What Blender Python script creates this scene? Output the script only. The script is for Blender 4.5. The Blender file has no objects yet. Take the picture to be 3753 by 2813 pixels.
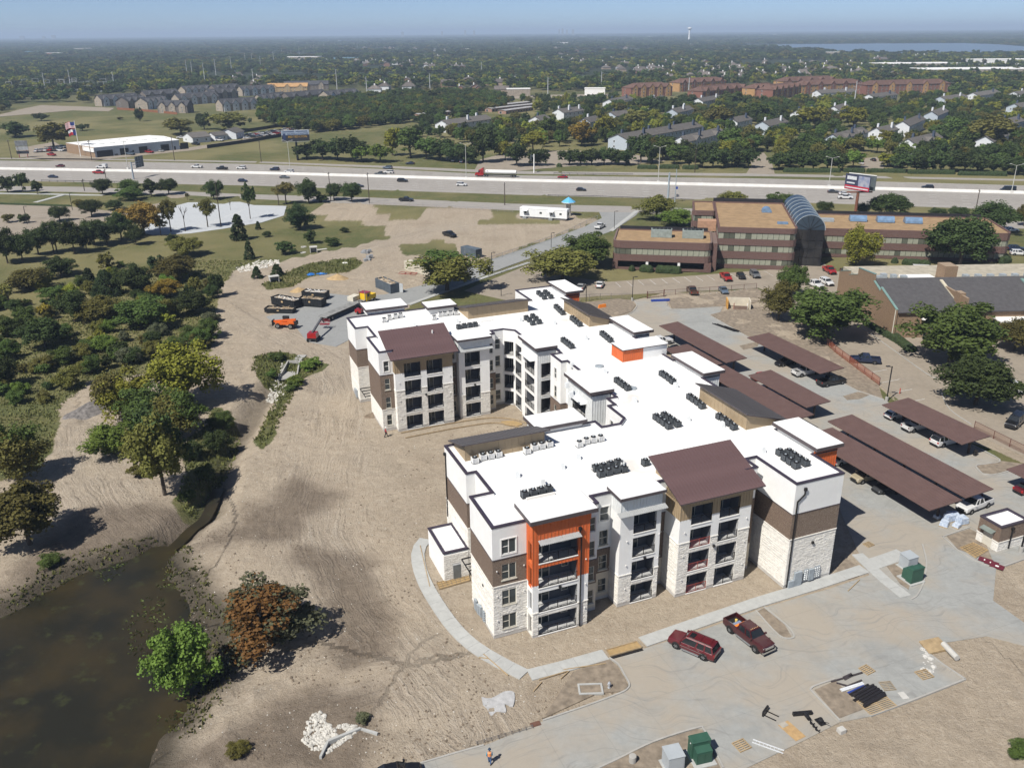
import bpy,math,random
import numpy as np
from mathutils import Vector,Matrix,noise as mnoise
from mathutils.geometry import tessellate_polygon
random.seed(7);RNG=np.random.default_rng(7)
PI=math.pi
SC=bpy.context.scene
COL=SC.collection
# ------------------------------------------------------------------ camera
PW,PH,FPX=3753.0,2813.0,3179.9
PITCH,ROLL,CAMH=0.385303,-0.008828,64.0
_f=Vector((0,math.cos(PITCH),-math.sin(PITCH)));_r=Vector((1,0,0));_u=_r.cross(_f)
CR=math.cos(ROLL)*_r + math.sin(ROLL)*_u
CU=-math.sin(ROLL)*_r + math.cos(ROLL)*_u
CF=_f
cam_d=bpy.data.cameras.new('camera');cam=bpy.data.objects.new('camera',cam_d);COL.objects.link(cam)
cam_d.sensor_fit='HORIZONTAL';cam_d.sensor_width=36.0;cam_d.lens=FPX/PW*36.0
cam_d.clip_start=0.5;cam_d.clip_end=90000
m=Matrix.Identity(4)
for i in range(3):
 m[i][0]=CR[i];m[i][1]=CU[i];m[i][2]=-CF[i]
m.translation=(0,0,CAMH)
cam.matrix_world=m
SC.camera=cam
# ------------------------------------------------------------------ world, sun, exposure
SUN_ELEV,SHADOW_AZ=math.radians(51.5),math.radians(47.0)      # shadows fall towards +x +y at this angle
SUN_DIR=Vector((-math.cos(SHADOW_AZ)*math.cos(SUN_ELEV),-math.sin(SHADOW_AZ)*math.cos(SUN_ELEV),math.sin(SUN_ELEV)))
W=bpy.data.worlds.new('World');SC.world=W;W.use_nodes=True
nt=W.node_tree;nt.nodes.clear()
sky=nt.nodes.new('ShaderNodeTexSky');sky.sky_type='NISHITA';sky.sun_disc=False
sky.sun_elevation=SUN_ELEV
sky.sun_rotation=math.atan2(SUN_DIR.x,SUN_DIR.y)
sky.altitude=200;sky.air_density=0.4;sky.dust_density=0.5;sky.ozone_density=3.0
bg=nt.nodes.new('ShaderNodeBackground');bg.inputs['Strength'].default_value=0.08
wo=nt.nodes.new('ShaderNodeOutputWorld')
nt.links.new(sky.outputs[0],bg.inputs[0]);nt.links.new(bg.outputs[0],wo.inputs[0])
sl=bpy.data.lights.new('sun','SUN');so=bpy.data.objects.new('sun',sl);COL.objects.link(so)
sl.energy=4.2;sl.angle=math.radians(0.53);sl.color=(1.0,0.955,0.88)
so.rotation_euler=(-SUN_DIR).to_track_quat('-Z','Y').to_euler();so.location=(-60,-60,120)
SC.view_settings.view_transform='Standard';SC.view_settings.look='None'
SC.view_settings.exposure=0.55;SC.view_settings.gamma=1.0;SC.view_settings.use_curve_mapping=False
SC.render.engine='CYCLES'
cy=SC.cycles
cy.use_denoising=True
try:cy.denoiser='OPENIMAGEDENOISE';cy.denoising_prefilter='ACCURATE'
except Exception:pass
cy.max_bounces=5;cy.diffuse_bounces=2;cy.glossy_bounces=2;cy.transmission_bounces=3;cy.volume_bounces=0
cy.transparent_max_bounces=6;cy.caustics_reflective=False;cy.caustics_refractive=False
cy.use_adaptive_sampling=True;cy.adaptive_threshold=0.02
# ------------------------------------------------------------------ pixel -> place
def ray(px,py):
 return CR*((px-PW/2)/FPX) - CU*((py-PH/2)/FPX) + CF
def G(px,py,z=0.0):
 d=ray(px,py);t=(z-CAMH)/d.z
 return Vector((d.x*t,d.y*t,z))
def depth(p):return (Vector(p)-Vector((0,0,CAMH))).dot(CF)
def ztop(p,px,py):
 """height above the ground where the sight line through (px,py) passes over the point p"""
 d=ray(px,py);k=math.hypot(p[0],p[1])/math.hypot(d.x,d.y)
 return CAMH + d.z*k
def project(p):
 q=Vector(p)-Vector((0,0,CAMH));w=q.dot(CF)
 return PW/2+FPX*q.dot(CR)/w,PH/2-FPX*q.dot(CU)/w
# site frame: u along the apartment fronts, v away from the camera
SITE_A=math.radians(22.0)
SO=G(1802.2,1933.8,14.6);SO.z=0
UX=Vector((math.cos(SITE_A),math.sin(SITE_A),0));VX=Vector((-math.sin(SITE_A),math.cos(SITE_A),0))
def S(u,v,z=0):return SO + UX*u + VX*v + Vector((0,0,z))
def toS(p):q=Vector((p[0],p[1],0))-SO;return q.dot(UX),q.dot(VX)
# ------------------------------------------------------------------ mesh helper
class MB:
 def __init__(s):s.v=[];s.f=[];s.m=[];s.mi=0
 def quad(s,a,b,c,d):
  n=len(s.v);s.v += [tuple(a),tuple(b),tuple(c),tuple(d)];s.f.append((n,n+1,n+2,n+3));s.m.append(s.mi);return s
 def tri(s,a,b,c):
  n=len(s.v);s.v += [tuple(a),tuple(b),tuple(c)];s.f.append((n,n+1,n+2));s.m.append(s.mi);return s
 def face(s,pts):
  n=len(s.v);s.v += [tuple(p) for p in pts];s.f.append(tuple(range(n,n+len(pts))));s.m.append(s.mi);return s
 def raw(s,vs,fs):
  n=len(s.v);s.v += [tuple(p) for p in vs];s.f += [tuple(n+i for i in f) for f in fs];s.m += [s.mi]*len(fs);return s
 def box(s,x0,x1,y0,y1,z0,z1,M=None):
  vs=[(x0,y0,z0),(x1,y0,z0),(x1,y1,z0),(x0,y1,z0),(x0,y0,z1),(x1,y0,z1),(x1,y1,z1),(x0,y1,z1)]
  if M is not None:vs=[M @ Vector(p) for p in vs]
  return s.raw(vs,[(0,3,2,1),(4,5,6,7),(0,1,5,4),(1,2,6,5),(2,3,7,6),(3,0,4,7)])
 def hexa(s,b,t):      # four bottom corners, four top corners (both counter-clockwise)
  return s.raw(list(b)+list(t),[(0,3,2,1),(4,5,6,7),(0,1,5,4),(1,2,6,5),(2,3,7,6),(3,0,4,7)])
 def prism(s,poly,z0,z1,bottom=True):
  n=len(poly);vs=[(p[0],p[1],z0) for p in poly]+[(p[0],p[1],z1) for p in poly]
  fs=[(i,(i+1) % n,n+(i+1) % n,n+i) for i in range(n)]
  tr=tessellate_polygon([[Vector((p[0],p[1],0)) for p in poly]])
  for a,b,c in tr:
   A,B,C=poly[a],poly[b],poly[c]
   up=(B[0]-A[0])*(C[1]-A[1])-(B[1]-A[1])*(C[0]-A[0]) > 0
   fs.append((n+a,n+b,n+c) if up else (n+c,n+b,n+a))
   if bottom:fs.append((c,b,a) if up else (a,b,c))
  return s.raw(vs,fs)
 def cyl(s,p0,p1,r0,r1=None,n=8,cap=True):
  r1=r0 if r1 is None else r1
  p0=Vector(p0);p1=Vector(p1);d=(p1-p0).normalized()
  a=d.orthogonal().normalized();b=d.cross(a)
  vs=[]
  for p,r in ((p0,r0),(p1,r1)):
   for i in range(n):
    t=2*PI*i/n;vs.append(p+a*(r*math.cos(t))+b*(r*math.sin(t)))
  fs=[(i,(i+1) % n,n+(i+1) % n,n+i) for i in range(n)]
  if cap:fs += [tuple(range(n))[::-1],tuple(range(n,2*n))]
  return s.raw(vs,fs)
 def bar(s,p0,p1,w,h=None):
  h=w if h is None else h
  p0=Vector(p0);p1=Vector(p1);d=(p1-p0).normalized()
  up=Vector((0,0,1)) if abs(d.z) < .95 else Vector((1,0,0))
  a=d.cross(up).normalized()*(w/2);b=a.cross(d).normalized()*(h/2)
  return s.hexa([p0-a-b,p0+a-b,p1+a-b,p1-a-b],[p0-a+b,p0+a+b,p1+a+b,p1-a+b])
 def lathe(s,prof,c=(0,0,0),n=12):
  vs=[];fs=[]
  for r,z in prof:
   for i in range(n):
    t=2*PI*i/n;vs.append((c[0]+r*math.cos(t),c[1]+r*math.sin(t),c[2]+z))
  for k in range(len(prof)-1):
   for i in range(n):
    fs.append((k*n+i,k*n+(i+1) % n,(k+1)*n+(i+1) % n,(k+1)*n+i))
  fs.append(tuple(range(n))[::-1]);fs.append(tuple(range((len(prof)-1)*n,len(prof)*n)))
  return s.raw(vs,fs)
 def loft(s,rings,cap=True):
  n=len(rings[0]);vs=[p for r in rings for p in r];fs=[]
  for k in range(len(rings)-1):
   for i in range(n):fs.append((k*n+i,k*n+(i+1) % n,(k+1)*n+(i+1) % n,(k+1)*n+i))
  if cap:fs += [tuple(range(n))[::-1],tuple(range((len(rings)-1)*n,len(rings)*n))]
  return s.raw(vs,fs)
 def mesh(s,name,mats,smooth=False):
  me=bpy.data.meshes.new(name);me.from_pydata([tuple(p) for p in s.v],[],s.f)
  if not isinstance(mats,(list,tuple)):mats=[mats]
  for x in mats:me.materials.append(x)
  if len(mats) > 1:me.polygons.foreach_set('material_index',s.m)
  if smooth:me.polygons.foreach_set('use_smooth',[True]*len(me.polygons))
  me.update();return me
 def build(s,name,mats,parent=None,smooth=False,loc=None,rz=None):
  return obj(name,s.mesh(name,mats,smooth),parent,loc,rz)
def obj(name,me,parent=None,loc=None,rz=None):
 o=bpy.data.objects.new(name,me);COL.objects.link(o)
 if parent is not None:o.parent=parent
 if loc is not None:o.location=loc
 if rz is not None:o.rotation_euler=(0,0,rz)
 return o
def tag(o,label,cat,group=None):
 o['label']=label;o['category']=cat
 if group:o['group']=group
 return o
def thing(name,label,cat,loc=(0,0,0),rz=0.0,group=None):
 o=bpy.data.objects.new(name,None);COL.objects.link(o);o.empty_display_size=0.3
 o.location=loc;o.rotation_euler=(0,0,rz)
 return tag(o,label,cat,group)
def struct(o):o['kind']='structure';return o
def stuff(o):o['kind']='stuff';return o
KIDS={}
def dup(root,loc,rz,label=None,group=None,scale=None):
 def cp(o,par):
  c=o.copy();COL.objects.link(c);c.parent=par
  for ch in o.children:cp(ch,c)
  return c
 r=cp(root,None);r.location=loc;r.rotation_euler=(0,0,rz)
 if scale is not None:r.scale=scale if hasattr(scale,'__len__') else (scale,)*3
 if label:r['label']=label
 if group:r['group']=group
 return r
# ------------------------------------------------------------------ materials
MATS={}
def nodes_of(name):
 mt=bpy.data.materials.new(name);mt.use_nodes=True
 t=mt.node_tree;t.nodes.clear()
 out=t.nodes.new('ShaderNodeOutputMaterial');b=t.nodes.new('ShaderNodeBsdfPrincipled')
 t.links.new(b.outputs[0],out.inputs[0])
 return mt,t,b
def N(t,typ,**kw):
 n=t.nodes.new(typ)
 for k,v in kw.items():
  if k in ('operation','blend_type','data_type','attribute_name','noise_dimensions','feature','wave_type','bands_direction','wave_profile','interpolation','clamp'):
   setattr(n,k,v)
  else:n.inputs[k].default_value=v
 return n
def mixc(t,fac,a,b,typ='MIX'):
 n=t.nodes.new('ShaderNodeMix');n.data_type='RGBA';n.blend_type=typ
 for s,x in ((0,fac),(6,a),(7,b)):
  if hasattr(x,'is_output'):t.links.new(x,n.inputs[s])
  else:n.inputs[s].default_value=x if s == 0 else (tuple(x)+(1,) if len(x) == 3 else x)
 return n.outputs[2]
def ramp(t,x,lo,hi):
 n=t.nodes.new('ShaderNodeMapRange');n.inputs[1].default_value=lo;n.inputs[2].default_value=hi
 t.links.new(x,n.inputs[0]);return n.outputs[0]
def mth(t,op,a,b=None):
 n=t.nodes.new('ShaderNodeMath');n.operation=op
 for i,x in ((0,a),(1,b)):
  if x is None:continue
  if hasattr(x,'is_output'):t.links.new(x,n.inputs[i])
  else:n.inputs[i].default_value=x
 return n.outputs[0]
def tex_noise(t,vec,scale,detail=4,rough=.55):
 n=N(t,'ShaderNodeTexNoise',Scale=scale,Detail=detail,Roughness=rough);t.links.new(vec,n.inputs['Vector']);return n.outputs['Fac']
def coords(t,world=True):
 if world:return t.nodes.new('ShaderNodeNewGeometry').outputs['Position']
 return t.nodes.new('ShaderNodeTexCoord').outputs['Object']
def mat(name,c,rough=.8,var=.12,scale=1.5,bump=0.,bscale=12,metal=0.,spec=.3,world=False,c2=None,rnd=0.):
 if name in MATS:return MATS[name]
 mt,t,b=nodes_of(name);v=coords(t,world)
 c2=c2 or tuple(x*(1-2*var) for x in c);c1=tuple(min(1,x*(1+var*.5)) for x in c)
 col=mixc(t,ramp(t,tex_noise(t,v,scale),.3,.7),c1,c2) if var > 0 else None
 if rnd:
  oi=t.nodes.new('ShaderNodeObjectInfo')
  h=t.nodes.new('ShaderNodeHueSaturation');t.links.new(col,h.inputs['Color'])
  mr=t.nodes.new('ShaderNodeMapRange');mr.inputs[3].default_value=1-rnd;mr.inputs[4].default_value=1+rnd
  t.links.new(oi.outputs['Random'],mr.inputs[0]);t.links.new(mr.outputs[0],h.inputs['Value']);col=h.outputs[0]
 if col is not None:t.links.new(col,b.inputs['Base Color'])
 else:b.inputs['Base Color'].default_value=tuple(c)+(1,)
 b.inputs['Roughness'].default_value=rough;b.inputs['Metallic'].default_value=metal
 b.inputs['Specular IOR Level'].default_value=spec
 if bump:
  bm=t.nodes.new('ShaderNodeBump');bm.inputs['Strength'].default_value=min(1,bump);bm.inputs['Distance'].default_value=.05
  t.links.new(tex_noise(t,v,bscale,5,.65),bm.inputs['Height']);t.links.new(bm.outputs[0],b.inputs['Normal'])
 MATS[name]=mt;return mt
def glass(name,c=(.02,.025,.03),rough=.06):
 if name in MATS:return MATS[name]
 mt,t,b=nodes_of(name);v=coords(t,True)
 col=mixc(t,tex_noise(t,v,.35,2),c,tuple(x*2.2+.01 for x in c));t.links.new(col,b.inputs['Base Color'])
 b.inputs['Roughness'].default_value=rough;b.inputs['Specular IOR Level'].default_value=.5
 MATS[name]=mt;return mt
def brickmat(name,c1,c2,mortar,w=.2,h=.067,rot=0.,msize=.008):
 """running-bond brick laid by the wall's own length and height"""
 if name in MATS:return MATS[name]
 mt,t,b=nodes_of(name)
 g=t.nodes.new('ShaderNodeNewGeometry');tc=t.nodes.new('ShaderNodeTexCoord')
 sx=t.nodes.new('ShaderNodeSeparateXYZ');t.links.new(tc.outputs['Object'],sx.inputs[0])
 ad=mth(t,'ADD',sx.outputs[0],sx.outputs[1])
 cb=t.nodes.new('ShaderNodeCombineXYZ');t.links.new(ad,cb.inputs[0]);t.links.new(sx.outputs[2],cb.inputs[1])
 br=t.nodes.new('ShaderNodeTexBrick');br.inputs['Scale'].default_value=1.0
 br.inputs['Brick Width'].default_value=w;br.inputs['Row Height'].default_value=h;br.inputs['Mortar Size'].default_value=msize
 br.inputs['Color1'].default_value=tuple(c1)+(1,);br.inputs['Color2'].default_value=tuple(c2)+(1,);br.inputs['Mortar'].default_value=tuple(mortar)+(1,)
 t.links.new(cb.outputs[0],br.inputs['Vector'])
 nz=tex_noise(t,tc.outputs['Object'],5.0,5,.7)
 col=mixc(t,ramp(t,nz,.35,.75),br.outputs[0],tuple(x*.55 for x in c1))
 t.links.new(col,b.inputs['Base Color']);b.inputs['Roughness'].default_value=.9
 bm=t.nodes.new('ShaderNodeBump');bm.inputs['Strength'].default_value=.5;bm.inputs['Distance'].default_value=.02
 t.links.new(br.outputs['Fac'],bm.inputs['Height']);bm.invert=True
 t.links.new(bm.outputs[0],b.inputs['Normal'])
 MATS[name]=mt;return mt
# ------------------------------------------------------------------ ground helpers
def GP(pts,z=0.0):return [tuple(G(x,y,z)[:2]) for x,y in pts]
def hash2(ix,iy,s=0):
 h=(ix.astype(np.int64)*374761393 + iy.astype(np.int64)*668265263 + s*1442695041) & 0x7fffffff
 h=((h ^ (h >> 13))*1274126177) & 0x7fffffff
 return ((h ^ (h >> 16)) & 0xffff)/65535.0
def vnoise(x,y,s=0):
 ix=np.floor(x);iy=np.floor(y);fx=x-ix;fy=y-iy
 fx=fx*fx*(3-2*fx);fy=fy*fy*(3-2*fy)
 a=hash2(ix,iy,s);b=hash2(ix+1,iy,s);c=hash2(ix,iy+1,s);d=hash2(ix+1,iy+1,s)
 return (a*(1-fx)+b*fx)*(1-fy)+(c*(1-fx)+d*fx)*fy
def fbm(x,y,sc,oct=4,s=0):
 r=0;amp=.5;
 for k in range(oct):
  r=r+amp*vnoise(x/sc,y/sc,s+k);sc *= .5;amp *= .5
 return r
def poly_sd(px,py,poly):
 """signed distance (m) to a polygon, negative inside"""
 n=len(poly);d2=np.full(px.shape,1e12);ins=np.zeros(px.shape,bool)
 for i in range(n):
  ax,ay=poly[i];bx,by=poly[(i+1) % n]
  ex,ey=bx-ax,by-ay;L=ex*ex+ey*ey+1e-9
  t=np.clip(((px-ax)*ex+(py-ay)*ey)/L,0,1)
  d2=np.minimum(d2,(px-ax-t*ex)**2+(py-ay-t*ey)**2)
  c=((ay > py) != (by > py)) & (px < (bx-ax)*(py-ay)/((by-ay) if by != ay else 1e-9)+ax)
  ins ^= c
 return np.where(ins,-1,1)*np.sqrt(d2)
def line_d(px,py,pts):
 d2=np.full(px.shape,1e12)
 for (ax,ay),(bx,by) in zip(pts[:-1],pts[1:]):
  ex,ey=bx-ax,by-ay;L=ex*ex+ey*ey+1e-9
  t=np.clip(((px-ax)*ex+(py-ay)*ey)/L,0,1)
  d2=np.minimum(d2,(px-ax-t*ex)**2+(py-ay-t*ey)**2)
 return np.sqrt(d2)
def sstep(x,a,b):
 t=np.clip((x-a)/(b-a),0,1);return t*t*(3-2*t)
# ------------------------------------------------------------------ outlines of the place (photo pixels -> ground)
PAVE={}
PAVE['site_drive']=GP([(1440,2830),(1518,2805),(1675,2759),(1773,2732),(1990,2642),(2164,2583),(2288,2534),(2306,2512),(2294,2480),
 (2267,2436),(2234,2409),(2356,2377),(2550,2317),(2791,2229),(3042,2156),(3186,2107),(3140,2010),(3090,1900),(3050,1780),(2990,1620),(2800,1480),
 (2650,1390),(2480,1310),(2400,1255),(2330,1215),(2281,1165),(2317,1142),(2334,1118),(2318,1098),(2433,1090),(2449,1118),(2461,1133),(2651,1124),
 (2640,1143),(2600,1155),(2749,1240),(3144,1433),(3239,1464),(3300,1500),(3664,1685),(3900,1800),(3900,2030),(3753,2047),(3651,2080),(3640,2200),(3780,2300),
 (3780,2372),(3617,2330),(3452,2355),(3391,2379),(3538,2489),(3189,2624),(3079,2645),(2940,2715),(2700,2830),(2640,2830),
 (2600,2710),(2577,2673),(2555,2667),(2400,2716),(2261,2783),(2180,2830)])
PAVE['yard_pad']=GP([(975,1160),(1090,1130),(1207,1075),(1300,1085),(1410,1079),(1453,1079),(1480,1122),(1300,1190),(1300,1235),(1231,1270),(1125,1252),(1081,1193),(1000,1180)])
PAVE['side_road']=GP([(1410,1079),(1603,1031),(1754,966),(1916,912),(2043,867),(2142,831),(2206,799),(2195,775),(2350,765),(2330,790),(2270,830),(2233,850),(2150,880),(1916,956),(1772,1010),(1603,1074),(1480,1122)])
PAVE['office_lot']=GP([(1700,1065),(1772,1036),(1939,970),(1990,1000),(2228,1033),(2621,1004),(2832,987),(2940,950),(2990,950),(3070,995),(3900,965),(3900,1760),(3753,1672),(3295,1466),(3225,1412),(3042,1272),(2960,1180),(2900,1100),(2780,1055),(2432,1073),(2200,1084),(1900,1110)])
PAVE['frontage_road']=GP([(-300,672),(0,682),(300,685),(900,712),(1352,724),(1890,747),(2346,757),(3753,812),(4000,822),(4000,850),(3753,838),(2346,780),(1890,771),(1352,748),(900,728),(692,716),(300,704),(0,700),(-300,690)])
PAVE['highway']=GP([(-300,580),(0,589),(515,594),(950,602),(1404,620),(1870,643),(2820,655),(3753,680),(4000,688),(4000,780),(3753,771),(2820,738),(1890,714),(950,681),(0,662),(-300,652)])
PAVE['far_frontage_road']=GP([(-300,571),(0,579),(515,584),(950,592),(1404,608),(1870,627),(2820,637),(3753,657),(4000,664),(4000,670),(3753,663),(2820,646),(1870,637),(1404,615),(950,597),(515,588),(0,583),(-300,575)])
PAVE['white_lot']=GP([(590,768),(690,742),(880,740),(930,752),(1050,755),(1040,790),(960,815),(820,838),(700,855),(560,862),(520,850)])
PAVE['park_lot']=GP([(-150,745),(0,750),(270,758),(420,775),(560,770),(600,760),(690,715),(600,712),(640,735),(520,755),(470,790),(380,812),(300,830),(180,860),(80,870),(0,880),(-200,900)])
PAVE['dealer_lot']=GP([(70,575),(60,545),(200,520),(240,545),(350,575),(700,540),(880,512),(900,520),(700,552),(420,580),(330,592),(200,590)])
PAVE['auto_yard']=GP([(880,505),(930,490),(1060,470),(1105,478),(1100,490),(900,518)])
PAVE['apartment_drive']=GP([(1760,585),(1860,560),(2060,552),(2270,556),(2440,590),(2320,602),(2110,608),(1990,618),(1850,632),(1740,622)])
PAVE['entrance_drive']=GP([(2740,566),(2800,560),(2830,600),(2840,640),(2735,636),(2755,605)])
PAVE['visitor_drive']=GP([(3172,580),(3225,575),(3240,600),(3240,620),(3150,616),(3160,600)])
PAVE['town_street']=GP([(-300,430),(0,420),(80,400),(150,386),(330,392),(420,396),(400,408),(270,405),(0,428)])
PAVE['back_street']=GP([(1300,362),(1480,350),(1900,350),(2250,345),(2250,352),(1900,362),(1500,362),(1310,372)])
DIRT=GP([(1130,772),(1210,748),(1352,752),(1880,776),(2210,800),(1750,970),(1480,1120),(1480,1200),(2330,1098),(2432,1074),(2780,1056),(2900,1100),(2960,1180),(3040,1272),(3225,1412),(3295,1466),(3753,1672),(4200,1900),(4200,3000),
 (-900,3000),(-900,1800),(0,1760),(150,1700),(210,1640),(200,1560),(230,1480),(350,1400),(560,1370),(770,1280),(790,1150),(800,1060),(860,990),(1000,960),(1150,930),(1300,910),(1420,870),(1400,830),(1200,800)])
GRASSES=[GP(p) for p in (
 [(960,1042),(1040,1000),(1140,965),(1300,945),(1330,962),(1280,1000),(1150,1012),(1080,1050),(985,1062)],
 [(1390,752),(1540,757),(1560,790),(1480,812),(1400,792)],[(1460,902),(1600,880),(1680,902),(1650,940),(1480,935)],
 [(1750,797),(1870,790),(2080,815),(2085,826),(1760,817)],[(930,1310),(1000,1290),(1060,1295),(1150,1320),(1180,1340),(1090,1420),(1020,1560),(960,1640),(935,1600),(990,1500),(1030,1420),(960,1400),(925,1360)],
 [(700,1600),(800,1500),(880,1560),(860,1650),(760,1840),(690,1880),(650,1840)],
 [(2250,1030),(2600,1000),(2760,975),(2760,960),(2290,985)],[(3200,985),(3420,990),(3753,960),(3753,985),(3300,1010)],
 [(3440,1440),(3480,1500),(3560,1560),(3753,1600),(3753,1500),(3600,1470)],[(3060,1300),(3230,1430),(3310,1490),(3300,1510),(3200,1440),(3050,1320)],
 [(3330,1500),(3560,1620),(3753,1700),(3753,1725),(3540,1640)])]
SANDS=[GP(p) for p in ([(684,2052),(886,1989),(981,2071),(924,2229),(842,2280),(779,2261),(728,2166)],[(665,2705),(900,2580),(1200,2480),(1420,2430),(1450,2470),(1200,2540),(960,2620),(720,2730)],
 [(1120,1560),(1230,1450),(1290,1470),(1300,1700),(1500,2000),(1560,2300),(1420,2350),(1330,2000),(1150,1800)],[(1060,790),(1350,745),(1390,800),(1300,840),(1050,830)],[(1700,2200),(1750,2300),(1950,2460),(2400,2340),(2900,2180),(2830,2150),(2380,2290),(1900,2400)],
 [(2120,2800),(2400,2690),(2590,2680),(2640,2813),(2200,2830)],[(180,1580),(230,1500),(340,1410),(370,1420),(260,1520),(230,1600)])]
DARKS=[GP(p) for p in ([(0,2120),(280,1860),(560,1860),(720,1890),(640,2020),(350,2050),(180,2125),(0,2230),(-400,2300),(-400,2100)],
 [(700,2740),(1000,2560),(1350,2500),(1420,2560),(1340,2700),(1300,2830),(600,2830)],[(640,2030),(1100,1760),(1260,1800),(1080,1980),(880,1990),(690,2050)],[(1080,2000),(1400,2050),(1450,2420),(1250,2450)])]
POND=[tuple(G(x,y,-1.0)[:2]) for x,y in ((-500,2300),(0,2240),(190,2130),(272,2092),(354,2060),(470,2030),(589,2014),(633,2039),(671,2077),(703,2153),(760,2254),(817,2381),(800,2480),(747,2584),(696,2660),(633,2710),(570,2786),(500,2900),(100,3300),(-1500,3300))]
CREEK=[tuple(G(x,y,-.8)[:2]) for x,y in ((560,2040),(640,1990),(700,1930),(753,1885),(800,1780),(850,1650),(905,1560),(965,1470),(1020,1405),(1052,1370))]
OUTLET=tuple(G(1150,2700)[:2])
# ------------------------------------------------------------------ the ground: one sheet, fine near the site, coarse to the horizon
def axis(lo,hi,step,far,g=1.13):
 a=list(np.arange(lo,hi,step));s=step;x=a[-1]
 while x < far:s *= g;x += s;a.append(x)
 s=step;x=lo;b=[]
 while x > -far:s *= g;x -= s;b.append(x)
 return np.array(b[::-1]+a)
gx=axis(-78,82,.55,40000);gy=axis(56,240,.55,40000)
gy=gy[gy > -300]
X,Y=np.meshgrid(gx,gy)
XF,YF=X.ravel(),Y.ravel()
near=(np.abs(XF) < 330) & (YF < 700) & (YF > -60)
def masked(fn,default):
 r=np.full(XF.shape,float(default));r[near]=fn(XF[near],YF[near]);return r
site_d=masked(lambda x,y:poly_sd(x,y,DIRT),50)
wob=masked(lambda x,y:(fbm(x,y,7,4,3)-.47)*9,0)
grass=sstep(site_d+wob*.6,-.6,.9)
for g in GRASSES:grass=np.maximum(grass,1-sstep(masked(lambda x,y:poly_sd(x,y,g),50)+wob*.5,-.5,.8))
sand=np.zeros_like(grass)
for g in SANDS:sand=np.maximum(sand,1-sstep(masked(lambda x,y:poly_sd(x,y,g),50)+wob*.5,-1.2,1.4))
dark=np.zeros_like(grass)
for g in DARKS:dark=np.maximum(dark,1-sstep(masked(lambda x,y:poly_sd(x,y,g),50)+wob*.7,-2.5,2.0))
pond_d=masked(lambda x,y:poly_sd(x,y,POND),50)
creek_d=masked(lambda x,y:line_d(x,y,CREEK),50)
pave_d=np.full(XF.shape,50.)
WALKS=[GP(q) for q in ([(1560,1975),(1535,2010),(1533,2060),(1555,2130),(1600,2210),(1665,2300),(1740,2370),(1840,2430),(1922,2472)],[(1922,2472),(2220,2398),(2356,2352),(2790,2202),(3168,2084)],[(1500,1116),(1939,962)])]
BUILD=[tuple(S(u,v)[:2]) for u,v in ((-1,-2),(44,-6),(48,-6),(48,86),(0,86),(0,56),(26,56),(26,22),(-2,22))]
for k,g in list(PAVE.items())+[('b',BUILD)]:
 pave_d=np.minimum(pave_d,masked(lambda x,y:poly_sd(x,y,g),50))
for g in WALKS:pave_d=np.minimum(pave_d,masked(lambda x,y:line_d(x,y,g),50)-1.0)
wet_shade=np.maximum(1-sstep(pond_d+wob*.45,.2,4.2),.55*(1-sstep(creek_d+wob*.3,.3,3.0)))  # damp mud by pond and stream; dry upper ditch has shade put into colour
HAUL=[GP(q) for q in ([(960,1180),(1100,1265),(1210,1330),(1250,1430),(1235,1580),(1190,1760),(1180,1950),(1290,2180),(1450,2400),(1620,2580),(1700,2700)],[(300,1560),(330,1740),(420,1880),(520,1960)],[(640,2730),(900,2590),(1200,2490),(1500,2430)],[(860,1010),(1000,980),(1250,930),(1600,840),(1900,800)])]
lat=np.full(XF.shape,60.);lon=np.zeros(XF.shape)
for g in HAUL:
 acc=0.
 for (ax,ay),(bx,by) in zip(g[:-1],g[1:]):
  ex,ey=bx-ax,by-ay;L_=math.hypot(ex,ey);tt=((XF-ax)*ex+(YF-ay)*ey)/L_**2;tc=np.clip(tt,0,1);dd=np.hypot(XF-ax-tc*ex,YF-ay-tc*ey);sg=np.sign((XF-ax)*ey-(YF-ay)*ex);up=dd < np.abs(lat);lat=np.where(up,dd*np.where(sg == 0,1,sg),lat);lon=np.where(up,acc+tc*L_,lon);acc += L_
flat=sstep(pave_d,.4,3.5)
hz=(fbm(XF,YF,9,3,11)-.42)*.8 + (fbm(XF,YF,2.4,3,17)-.42)*.5
clod=np.maximum(0,fbm(XF,YF,1.6,3,29)-.5)*1.5*sstep(fbm(XF,YF,14,2,31),.36,.5)
hz=(hz+clod*(1-grass))*flat*near
hz=np.where(near,hz,0)-.045
pond_h=-2.4*(1-sstep(pond_d+wob*.45,-6,2.6))
creek_h=-1.7*(1-sstep(creek_d+wob*.25,.3,4.4))
H=hz+np.minimum(pond_h,creek_h)
H += -.7*np.exp(-((XF-OUTLET[0])**2+(YF-OUTLET[1])**2)/5.0)
ny,nx=X.shape
idx=np.arange(nx*ny).reshape(ny,nx)
quads=np.stack([idx[:-1,:-1],idx[:-1,1:],idx[1:,1:],idx[1:,:-1]],-1).reshape(-1,4)
me=bpy.data.meshes.new('ground')
me.vertices.add(nx*ny);me.vertices.foreach_set('co',np.stack([XF,YF,H],-1).ravel())
me.loops.add(quads.size);me.loops.foreach_set('vertex_index',quads.ravel().astype(np.int32))
me.polygons.add(len(quads));me.polygons.foreach_set('loop_start',np.arange(0,quads.size,4,dtype=np.int32))
me.polygons.foreach_set('loop_total',np.full(len(quads),4,np.int32))
me.polygons.foreach_set('use_smooth',np.ones(len(quads),bool))
me.update(calc_edges=True)
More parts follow.
